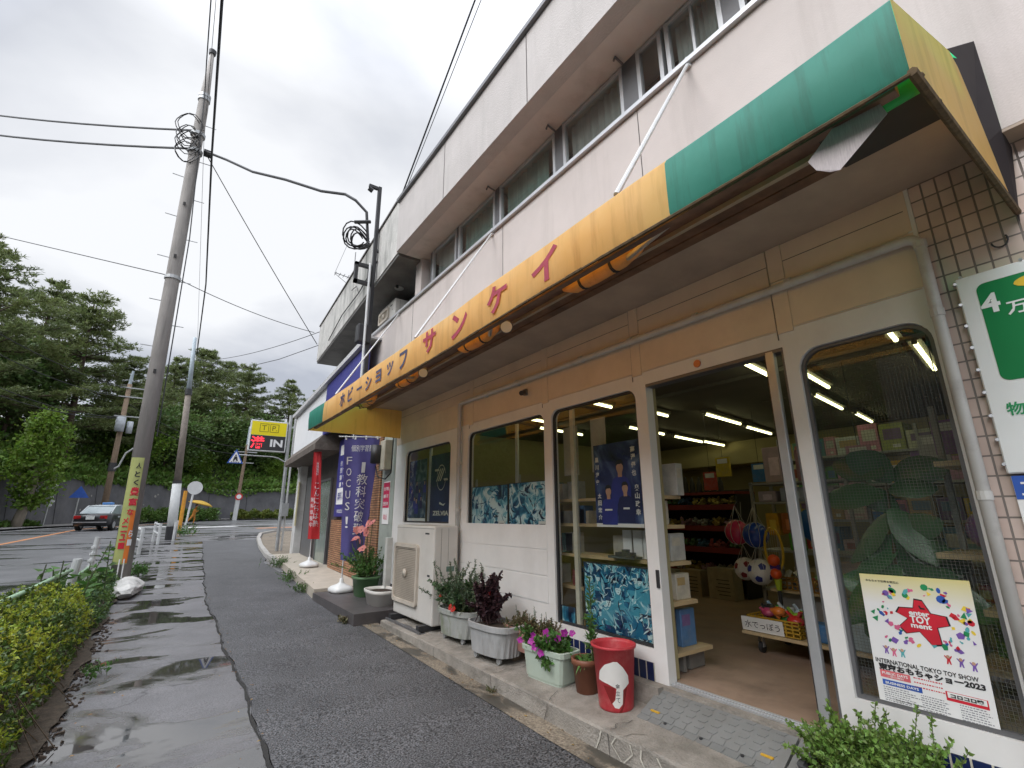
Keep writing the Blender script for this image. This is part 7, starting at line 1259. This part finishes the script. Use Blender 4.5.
# street tree at the left
t = thing('street_tree', 'young bright green broadleaf tree with a pale trunk by the retaining wall', 'tree', (-8.0, 47.4, gz(47)))
r_ = np.random.default_rng(91); C = []; D = []; mb = MB().m(M_palebark, True); mb.tube([(-8.35, 47.4, gz(47)-.1), (-8.1, 47.4, 2.2), (-7.9, 47.4, 4), (-7.8, 47.4, 8)], [.34, .27, .2, .05], 10)
for q in range(88):
    z = r_.uniform(2.3, 8.9); wd = np.interp(z, [2.0, 3.0, 3.6, 5.5, 7.2, 8.2, 9], [.3, 1.0, 1.25, 1.5, 1.15, .75, .3]); a = r_.random()*6.283; rad = wd*r_.random()**.45; c = np.array([-7.95+math.cos(a)*rad, 47.4+math.sin(a)*rad, z]); mb.tube([(-7.95, 47.4, z-.5*rad), tuple(c)], [.05, .015], 4, False); n = 70; e = r_.normal(size=(n, 3))*np.array([.26, .26, .2]); C.append(c+e); D.append(e+r_.normal(size=(n, 3))*.35)
mb.build('trunk', t); C = np.concatenate(C); D = np.concatenate(D); L_ = r_.uniform(.16, .32, len(C)); np_mesh('crown', leaf_quads(C, D, L_, L_*.7, .15, r_), M_fresh, t)
# verge hedges beyond the road
def hedge_far(lab, p, q, w, H, material, n, leaf=.16, seed=1, cat='hedge'):
    r_ = np.random.default_rng(seed); t_ = r_.random(n); P_, Q_ = np.array(p), np.array(q); c = P_*(1-t_)[:, None]+Q_*t_[:, None]; off = r_.uniform(-w/2, w/2, n); dn = unit((Q_-P_)[None])[0]; nn = np.array([-dn[1], dn[0]]); xy = c+nn*off[:, None]; z = np.array([gz(v) for v in xy[:, 1]])+H*(r_.random(n)**.6)*(.82+.18*np.sin(t_*31+seed)+.08*np.sin(t_*83))*(1-(2*off/w)**4*.35)
    C = np.column_stack([xy, z]); D = np.column_stack([nn[0]*off*1.5, nn[1]*off*1.5, .5+0*off])+r_.normal(size=(n, 3))*.6; L_ = leaf*r_.uniform(.7, 1.4, n); return tag(np_mesh('hedge', leaf_quads(C, D, L_, L_*.65, .15, r_), material), lab, cat)
M_hedge = mat('hedge_leaf', (.08, .16, .035), .5, .25, 1.2, c2=(.13, .22, .045), transl=.25, island=.35); M_hedgey = mat('yellow_hedge_leaf', (.17, .19, .03), .5, .25, 1.2, c2=(.09, .15, .03), transl=.25, island=.35)
hedge_far('bright green clipped hedge along the far verge behind the pedestrian', (-2.6, 55.5), (4.3, 61.5), 1.4, 1.35, M_hedge, 6500, .2, 3); hedge_far('yellowish low hedge along the far verge under the parking sign', (6.2, 63.5), (13, 66), 1.3, 1.1, M_hedgey, 5000, .2, 4); hedge_far('low green verge planting at the foot of the young street tree', (-10.5, 46.0), (-7.6, 48.8), 1.2, .42, M_hedge, 1800, .22, 6); hedge_far('green hedge behind the white gable at the verge end', (13, 66), (24, 66), 1.3, 1.0, M_hedge, 3000, .22, 8)
# verge pavement
mb = MB().m(mat('verge_pavement', (.26, .25, .24), .7, .15, 1)); vv = [(-12.3, 36), (-8.6, 47.5), (-2.4, 57.5), (4, 63.8), (14, 66.5), (34, 63)]; V = []; Fq = []
for i, (x, y) in enumerate(vv): V += [(x+1.6, y-1.4, gz(y)+.10), (x-.9, y+2.6, gz(y)+.13)]; 
mb.add(V, [(2*i, 2*i+2, 2*i+3, 2*i+1) for i in range(len(vv)-1)]); o = link_mesh('verge', mb.mesh('verge'), None, True); o['kind'] = 'structure'
# blue triangle sign and stacked white plates by the car
t = thing('triangle_sign', 'blue triangular road sign standing behind the car', 'sign', (-5.9, 50.5, .8)); MB().m(M_galv).tube([(-5.75, 50.5, gz(50)), (-5.70, 50.5, 3.2)], .05, 8).build('post', t); MB().m(mat('sign_blue', (.03, .10, .42), .4)).prism([(-6.3, 50.4, 2.9), (-5.1, 50.4, 2.9), (-5.7, 50.4, 3.8)], (0, .03, 0)).build('plate', t)
t = thing('plate_stack', 'white marker plates stacked on a thin post behind the car boot', 'sign', (-7.0, 48.5, .8)); MB().m(M_galv).tube([(-7.1, 48.5, gz(48)), (-7.0, 48.5, 4.2)], .05, 8).build('post', t)
for q in range(7): MB().m(M_rod).sphere((-7.05+.12*(q % 2), 48.4, 2.3+q*.28), .2, 10, 6, (1, .3, .6)).build('marker', t)
# ---------------------------------------------------------------- taxi
cr_ = thing('parked_car', 'black and pale sedan taxi with a blue roof lamp on the far lane', 'car', (-3.9, 45.2, gz(45)))
T = Matrix.Translation((-3.15, 42.6, gz(42.6))) @ Matrix.Rotation(R(-15), 4, 'Z') @ Matrix.Scale(1.08, 4)       # local +y = forward
M_cblk = mat('car_black', (.010, .010, .012), .3, .1, 2, coat=.15); M_cpale = mat('car_pale', (.42, .45, .46), .25, .05, 2, coat=.5); M_cglass = mat('car_glass', (.25, .29, .30), .08, .1, 1); M_tyre = mat('tyre', (.015, .015, .015), .8); M_rim = mat('rim', (.45, .45, .46), .35, metal=.6)
def loft(mb, secs):
    n = len(secs[0]); V = [p for s_ in secs for p in s_]; Fq = [(i*n+k, i*n+(k+1) % n, (i+1)*n+(k+1) % n, (i+1)*n+k) for i in range(len(secs)-1) for k in range(n)]; return mb.add(V, Fq+[tuple(range(n-1, -1, -1)), tuple(range((len(secs)-1)*n, len(secs)*n))])
secs = [[(-w*.94, y, zb), (-w, y, zb+.12), (-w, y, zt-.12), (-w*.92, y, zt), (w*.92, y, zt), (w, y, zt-.12), (w, y, zb+.12), (w*.94, y, zb)] for y, w, zb, zt in ((-2.3, .70, .40, .78), (-2.2, .80, .30, .90), (-1.6, .85, .24, .95), (-.3, .86, .22, .93), (1.0, .86, .22, .92), (1.9, .84, .26, .84), (2.25, .76, .34, .74), (2.34, .66, .42, .66))]
loft(MB(T).m(M_cblk, True), secs).build('body', cr_); secs = [[(-w, y, z0), (-w*.9, y, z1), (w*.9, y, z1), (w, y, z0)] for y, w, z0, z1 in ((-1.75, .74, .93, .96), (-1.0, .74, .92, 1.40), (-.2, .74, .92, 1.45), (.5, .74, .92, 1.42), (1.3, .74, .90, .95))]; loft(MB(T).m(M_cglass), secs).build('cabin_glass', cr_)
secs = [[(-w, y, z), (-w*.95, y, z+.035), (w*.95, y, z+.035), (w, y, z)] for y, w, z in ((-1.05, .66, 1.385), (-.2, .68, 1.445), (.52, .66, 1.41))]; loft(MB(T).m(M_cpale, True), secs).build('roof', cr_)
mb = MB(T).m(M_cpale)
for s_ in (-1, 1):
    for a, b in (((-1.72, .735, .95), (-1.02, .67, 1.40)), ((-.2, .745, .93), (-.2, .675, 1.45)), ((1.28, .735, .93), (.5, .67, 1.42))): mb.tube([(s_*a[1], a[0], a[2]), (s_*b[1], b[0], b[2])], .035, 6)
    mb.box((s_*.862, -1.0, .72), (s_*.868, 1.3, .82))
mb.build('pillar', cr_)
for x in (-.78, .78):
    for y in (-1.4, 1.4): w = MB(T).m(M_tyre, True).tube([(x-.1, y, .31), (x+.1, y, .31)], .31, 18).build('wheel', cr_); MB(T).m(M_rim).tube([(x-.105, y, .31), (x+.105, y, .31)], .2, 14).build('rim', w)
for s_ in (-1, 1): MB(T).m(mat('tail_red', (.40, .02, .02), .25)).box((s_*.45, -2.30, .66), (s_*.78, -2.235, .84)).build('tail_light', cr_)
MB(T).m(mat('plate_white', (.6, .62, .6), .4)).box((-.2, -2.325, .62), (.2, -2.30, .82)).build('number_plate', cr_); MB(T).m(M_rim).box((-.8, -2.335, .44), (.8, -2.30, .50)).build('bumper_trim', cr_); MB(T).m(mat('lamp_blue', (.10, .25, .55), .3)).bevbox((-.28, -.35, 1.48), (.28, -.15, 1.62), .03).build('roof_lamp', cr_); MB(T).m(mat('sticker_grey', (.5, .5, .48), .5)).box((.863, -.5, .55), (.872, -.1, .8)).build('door_sticker', cr_)
# ---------------------------------------------------------------- pedestrian
PX0, PY0 = 2.0, 51.5; Zg = gz(PY0)
def skin_figure(name, verts, edges, radii, material, parent=None):
    me = bpy.data.meshes.new(name); me.from_pydata(verts, edges, []); o = bpy.data.objects.new(name, me); COL.objects.link(o); md = o.modifiers.new('skin', 'SKIN'); 
    for v, r_ in zip(me.skin_vertices[0].data if len(me.skin_vertices) else [], radii): v.radius = (r_, r_)
    if not len(me.skin_vertices):
        bm = bmesh.new(); bm.from_mesh(me); L_ = bm.verts.layers.skin.verify(); bm.verts.ensure_lookup_table()
        for i, r_ in enumerate(radii): bm.verts[i][L_].radius = (r_, r_); bm.verts[i][L_].use_root = i == 0
        bm.to_mesh(me); bm.free()
    sb = o.modifiers.new('sub', 'SUBSURF'); sb.levels = sb.render_levels = 1; dg = bpy.context.evaluated_depsgraph_get(); m2 = bpy.data.meshes.new_from_object(o.evaluated_get(dg)); bpy.data.objects.remove(o); m2.materials.clear(); m2.materials.append(material)
    for p in m2.polygons: p.use_smooth = True; p.material_index = 0
    return link_mesh(name, m2, parent)
pr = thing('person', 'pedestrian in orange rainwear striding along the far verge under an umbrella', 'person', (PX0, PY0, Zg)); P_ = lambda x, y, z: (PX0+x, PY0+y, Zg+z)
vs_ = [P_(0, 0, .80), P_(.06, 0, 1.05), P_(.10, 0, 1.26), P_(.13, 0, 1.40), P_(.15, 0, 1.50), P_(.02, -.17, 1.24), P_(.16, -.22, 1.02), P_(.34, -.15, 1.16), P_(.10, .18, 1.24), P_(.0, .24, 1.0), P_(.12, .25, .82), P_(-.02, -.09, .76), P_(-.22, -.09, .44), P_(-.50, -.09, .10), P_(-.40, -.1, .04), P_(.04, .09, .76), P_(.14, .09, .42), P_(.08, .09, .08), P_(.22, .09, .04)]
es_ = [(0, 1), (1, 2), (2, 3), (3, 4), (2, 5), (5, 6), (6, 7), (2, 8), (8, 9), (9, 10), (0, 11), (11, 12), (12, 13), (13, 14), (0, 15), (15, 16), (16, 17), (17, 18)]
skin_figure('body', vs_, es_, [.16, .16, .17, .06, .08, .07, .055, .04, .07, .055, .04, .11, .075, .05, .05, .11, .075, .05, .05], mat('orange_rainwear', (.50, .20, .03), .5, .12, 3), pr)
MB().m(M_skin, True).sphere(P_(.16, 0, 1.56), .11, 14, 10, (.9, .85, 1.15)).build('head', pr); MB().m(M_ink, True).sphere(P_(.14, 0, 1.60), .118, 14, 10, (.9, .9, .9)).build('hair', pr); MB().m(M_gasket).bevbox(P_(-.52, -.14, .0), P_(-.28, -.04, .09), .02).bevbox(P_(.02, .04, .0), P_(.28, .14, .09), .02).build('shoe', pr)
um = thing('umbrella', 'yellow umbrella held low and forward by the pedestrian', 'umbrella', P_(.35, -.1, 1.1)); T = Matrix.Translation(P_(.42, -.08, 1.72)) @ Matrix.Rotation(R(14), 4, 'Y'); MB(T).m(mat('umbrella_yellow', (.62, .40, .05), .5, .08, transl=.3), True).lathe([(.78, -.06), (.72, .02), (.5, .16), (.25, .24), (0, .27)], (0, 0, 0), 16, 1.25, 1.0).build('canopy', um); MB().m(M_gasket).tube([P_(.34, -.15, 1.05), P_(.42, -.08, 1.72)], .014, 6).build('shaft', um)
# ---------------------------------------------------------------- rails beside the pavement
M_rail = mat('white_rail_paint', (.60, .61, .60), .45, .08, 5, dirt=(.3, .28, .25, .5)); M_railg = mat('pale_green_rail', (.28, .42, .27), .45, .1, 5, dirt=(.25, .22, .15, .5))
for lab, a, b in (('white low guard rail hoop beside the pavement past the leaning pole', (-.85, 23.5), (-.55, 21.0)), ('white low guard rail hoop farther on, by the second pole', (-.30, 28.0), (-.1, 25.8)), ('white guard rail hoop against the white sleeve of the second pole', (.45, 27.6), (.55, 30.5))):
    t = thing('guard_rail', lab, 'rail', (*a, gz(a[1])), 'white guard rails'); za, zb = gz(a[1]), gz(b[1])
    MB().m(M_rail).tube([(*a, za), (*a, za+.85)], .055, 10).build('post', t); MB().m(M_rail).tube([(*b, zb), (*b, zb+.85)], .055, 10).build('post', t); MB().m(M_rail).tube([(*a, za+.78), (*b, zb+.78)], .04, 8).tube([(*a, za+.42), (*b, zb+.42)], .035, 8).build('bar', t)
t = thing('guard_rail', 'pale green bent guard pipe with a white end post in the hedge', 'rail', (-1.9, 9.5, .1)); MB().m(M_railg, True).tube(elbow([(-1.42, 6.6, .62), (-1.22, 8.6, .68), (-1.10, 10.6, .72)], .3), .03, 10).build('pipe', t); MB().m(M_rail).tube([(-1.10, 10.7, .1), (-1.05, 10.7, .88)], .06, 12).build('post', t)
t = thing('guard_rail', 'thin white ribbed post among the weeds by the leaning pole', 'post', (-1.0, 11.6, .1)); mb = MB().m(M_rail).tube([(-.98, 11.6, .1), (-.93, 11.6, 1.18)], .04, 10)
for q in range(8): mb.tube([(-.975+.0045*q, 11.6, .22+q*.11), (-.975+.0045*q, 11.6, .26+q*.11)], .055, 10)
mb.build('post', t); MB().m(M_railg).tube([(-1.07, 10.7, .58), (-.96, 11.6, .68)], .022, 8).build('bar', t)
tag(MB().m(M_rail).bevbox((-1.50, 6.9, .40), (-1.32, 7.2, .55), .03).build('rail_cap'), 'pale block at the lower end of the green guard pipe', 'block')
# pale rock by the pole foot
r2 = random.Random(17); bm = bmesh.new(); bmesh.ops.create_icosphere(bm, subdivisions=3, radius=1)
for v in bm.verts: v.co *= 1+.16*math.sin(v.co.x*3.1+1)+.12*math.sin(v.co.y*4.3)+.07*math.sin(v.co.z*9+v.co.x*7); v.co = Vector((v.co.x*.30, v.co.y*.75, v.co.z*.14))
me = bpy.data.meshes.new('rock'); bm.to_mesh(me); bm.free(); me.materials.append(mat('pale_rock', (.50, .49, .46), .85, .2, 5, bump=.8, bscale=14, dirt=(.1, .1, .08, .7), dirtscale=4)); o = bpy.data.objects.new('rock', me); COL.objects.link(o); o.location = (-.42, 12.0, gz(12)+.1); tag(o, 'pale flat rock lying at the foot of the leaning utility pole', 'rock')
# ================================================================ foreground hedge and weeds
rf = np.random.default_rng(12)
def near_bush(name, lab, cat, region, n, hfun, leaf, material, tipmat=None, grp=None):
    """dense clipped shrub: shoots with rosettes of small leaves"""
    t = thing(name, lab, cat, ((region[0]+region[1])/2, (region[2]+region[3])/2, .05), grp); C = []; D = []; S = []
    C2 = []; D2 = []; S2 = []; mb = MB().m(mat('twig', (.10, .07, .045), .9))
    for q in range(n):
        x, y = rf.uniform(region[0], region[1]), rf.uniform(region[2], region[3]); ht = hfun(x, y)
        if ht <= .05: continue
        top = rf.random() < .6; z = gz(y)+(ht*rf.uniform(.86, 1.06) if top else ht*rf.uniform(.2, .95)); k = 11; ax = unit(rf.normal(size=(1, 3))*.5+np.array([[.1, -.1, .9]]))[0]; L_ = leaf*3.2*rf.uniform(.7, 1.3)
        if q % 9 == 0: mb.tube([(x-ax[0]*ht*.8, y-ax[1]*ht*.8, gz(y)+.02), (x, y, z)], .004, 3, False)
        ts = rf.random(k); c = np.array([x, y, z])-ax*L_*.5+ts[:, None]*ax*L_; d = ax*.55+rf.normal(size=(k, 3))*.75
        if tipmat is not None and top and rf.random() < .68+.34*math.sin(x*3.1+y*1.9)*math.sin(y*.9+1): C2.append(c); D2.append(d); S2.append(leaf*rf.uniform(.7, 1.25, k))
        else: C.append(c); D.append(d); S.append(leaf*rf.uniform(.7, 1.25, k))
    for CC, DD, SS, m_, nm in ((C, D, S, material, 'foliage'), (C2, D2, S2, tipmat, 'new_growth')):
        if CC: CC, DD, SS = np.concatenate(CC), np.concatenate(DD), np.concatenate(SS); np_mesh(nm, leaf_quads(CC, DD, SS, SS*rf.uniform(.42, .66, len(SS)), .14, rf), m_, t)
    mb.build('twigs', t); return t
M_eu = mat('hedge_dark_leaf', (.075, .13, .025), .4, .25, 4, transl=.22, island=.35); M_euy = mat('hedge_yellow_leaf', (.42, .42, .04), .4, .2, 3, c2=(.22, .33, .04), transl=.4, island=.35)
def h1(x, y):
    e = min((x+2.4)/.25, (-.57-x)/.2, (y-1.6)/.4, (8.9-y)/.6); lim = -.60+.0*y
    return max(0, .56*min(1, max(0, e))**.45*(1+.10*math.sin(x*5+1)*math.sin(y*3.1)+.08*math.sin(y*7.3+x*3)))
near_bush('hedge', 'yellow green clipped hedge filling the planting strip beside the wet pavement', 'hedge', (-2.5, -.45, 1.6, 9.0), 11500, h1, .033, M_eu, M_euy)
def h2(x, y): e = min((x+1.5)/.3, (-.50-x)/.2, (y-8.6)/.5, (13.4-y)/.6); return max(0, .30*min(1, max(0, e))**.5*(1+.3*math.sin(x*6)*math.sin(y*2.7)))
near_bush('shrub', 'loose dark green shrub around the foot of the leaning utility pole', 'shrub', (-1.5, -.42, 8.6, 13.4), 1700, h2, .040, M_leaf, M_hedge)
t = thing('weed_clump', 'tall weeds with broad leaves in front of the leaning utility pole', 'weeds', (-1.1, 9.6, .1))
base = [(-1.35+.75*rf.random(), 8.9+2.2*rf.random(), .25) for _ in range(12)]; V = []; mb = MB().m(M_stem)
for b in base:
    hgt = rf.uniform(.55, 1.0); tp = np.array(b)+np.array([rf.normal()*.10, rf.normal()*.1, hgt-.1]); mb.tube([b, tuple(tp)], .008, 5, False)
    for q in range(int(5+hgt*8)):
        tt = .3+.7*q/(5+hgt*8); c = np.array(b)*(1-tt)+tp*tt; a = q*2.4+rf.random(); V.append(leaf_quads(c[None], np.array([[math.cos(a), math.sin(a), .25]]), rf.uniform(.13, .2)*(1.2-.5*tt), .09*(1.2-.5*tt), .12, rf))
np_mesh('foliage', np.concatenate(V), M_leaf2, t); mb.build('stems', t)
def tuft(lab, x, y, s_, n=14, material=None, name='weed_tuft', grp='weeds along the pavement edges', L_=.05):
    t = thing(name, lab, 'weeds', (x, y, gz(y)+.01), grp); base = [(x+rf.normal()*s_*.4, y+rf.normal()*s_*.6, gz(y)+.02) for _ in range(n)]; shoots(base, [(b[0]+rf.normal()*s_*.5, b[1]+rf.normal()*s_*.5, b[2]+s_*rf.uniform(.4, 1.1)) for b in base], t, 'foliage', material or M_leaf2, 12, L_, L_*.5, .003, .1, .8)
tuft('small weed tuft growing in the old pavement left of the puddles', -.30, 6.5, .12, 10); tuft('green weeds at the corner of the beige step by the parking lot', 2.62, 14.6, .28, 50, None, 'weed_tuft', 'weeds along the pavement edges', .045)
tuft('weeds at the foot of the dark tiled step', 2.32, 10.2, .16, 22); tuft('grassy weeds along the beige step edge', 2.42, 11.8, .22, 30); tuft('sparse weeds where the dark step meets the shop ledge', 2.28, 7.3, .09, 10, M_dry); tuft('weeds by the second pole and round sign', .85, 31.3, .6, 40, None, 'weed_tuft', 'weeds along the pavement edges', .12); tuft('tiny moss weeds in the gutter below the grey planters', 2.57, 4.0, .05, 12, M_dry, 'weed_tuft', 'weeds along the pavement edges', .02)
tuft('low weeds on the pavement just past the leaning pole', -.35, 14.5, .3, 30, None, 'weed_tuft', 'weeds along the pavement edges', .09)
# crumbs of earth and gravel spilling from the planting strip
mb = MB().m(mat('mud_clod', (.075, .055, .04), .95, .35, 8, bump=.8, bscale=30))
for q in range(420):
    y = rf.uniform(2.2, 9.5); mb.obox((-.44+abs(rf.normal())*.06-.05, y, gz(y)+.012), (rf.uniform(.006, .03), rf.uniform(.006, .04), rf.uniform(.006, .018)), rf.uniform(0, 3), rf.normal()*.3)
o = mb.build('earth_crumbs'); tag(o, 'crumbs of brown earth spilt along the hedge edge', 'earth'); o['kind'] = 'stuff'
mb = MB().m(mat('fallen_leaf', (.22, .13, .04), .7, .4, 30, island=.4))
for q in range(160):
    y = rf.uniform(2.3, 12); x = rf.choice([-.36+abs(rf.normal())*.16, 2.5+rf.normal()*.05, .8+rf.normal()*.06]); a = rf.uniform(0, 6.28); d = np.array([math.cos(a), math.sin(a)]); L_ = rf.uniform(.012, .035); z = gz(y)+.027; mb.add([(x, y, z), (x+d[0]*L_*.5-d[1]*L_*.3, y+d[1]*L_*.5+d[0]*L_*.3, z+.006), (x+d[0]*L_, y+d[1]*L_, z+.003), (x+d[0]*L_*.5+d[1]*L_*.3, y+d[1]*L_*.5-d[0]*L_*.3, z+.005)], [(0, 1, 2, 3)])
o = mb.build('fallen_leaves'); tag(o, 'small brown leaves scattered along the pavement edges', 'leaves'); o['kind'] = 'stuff'
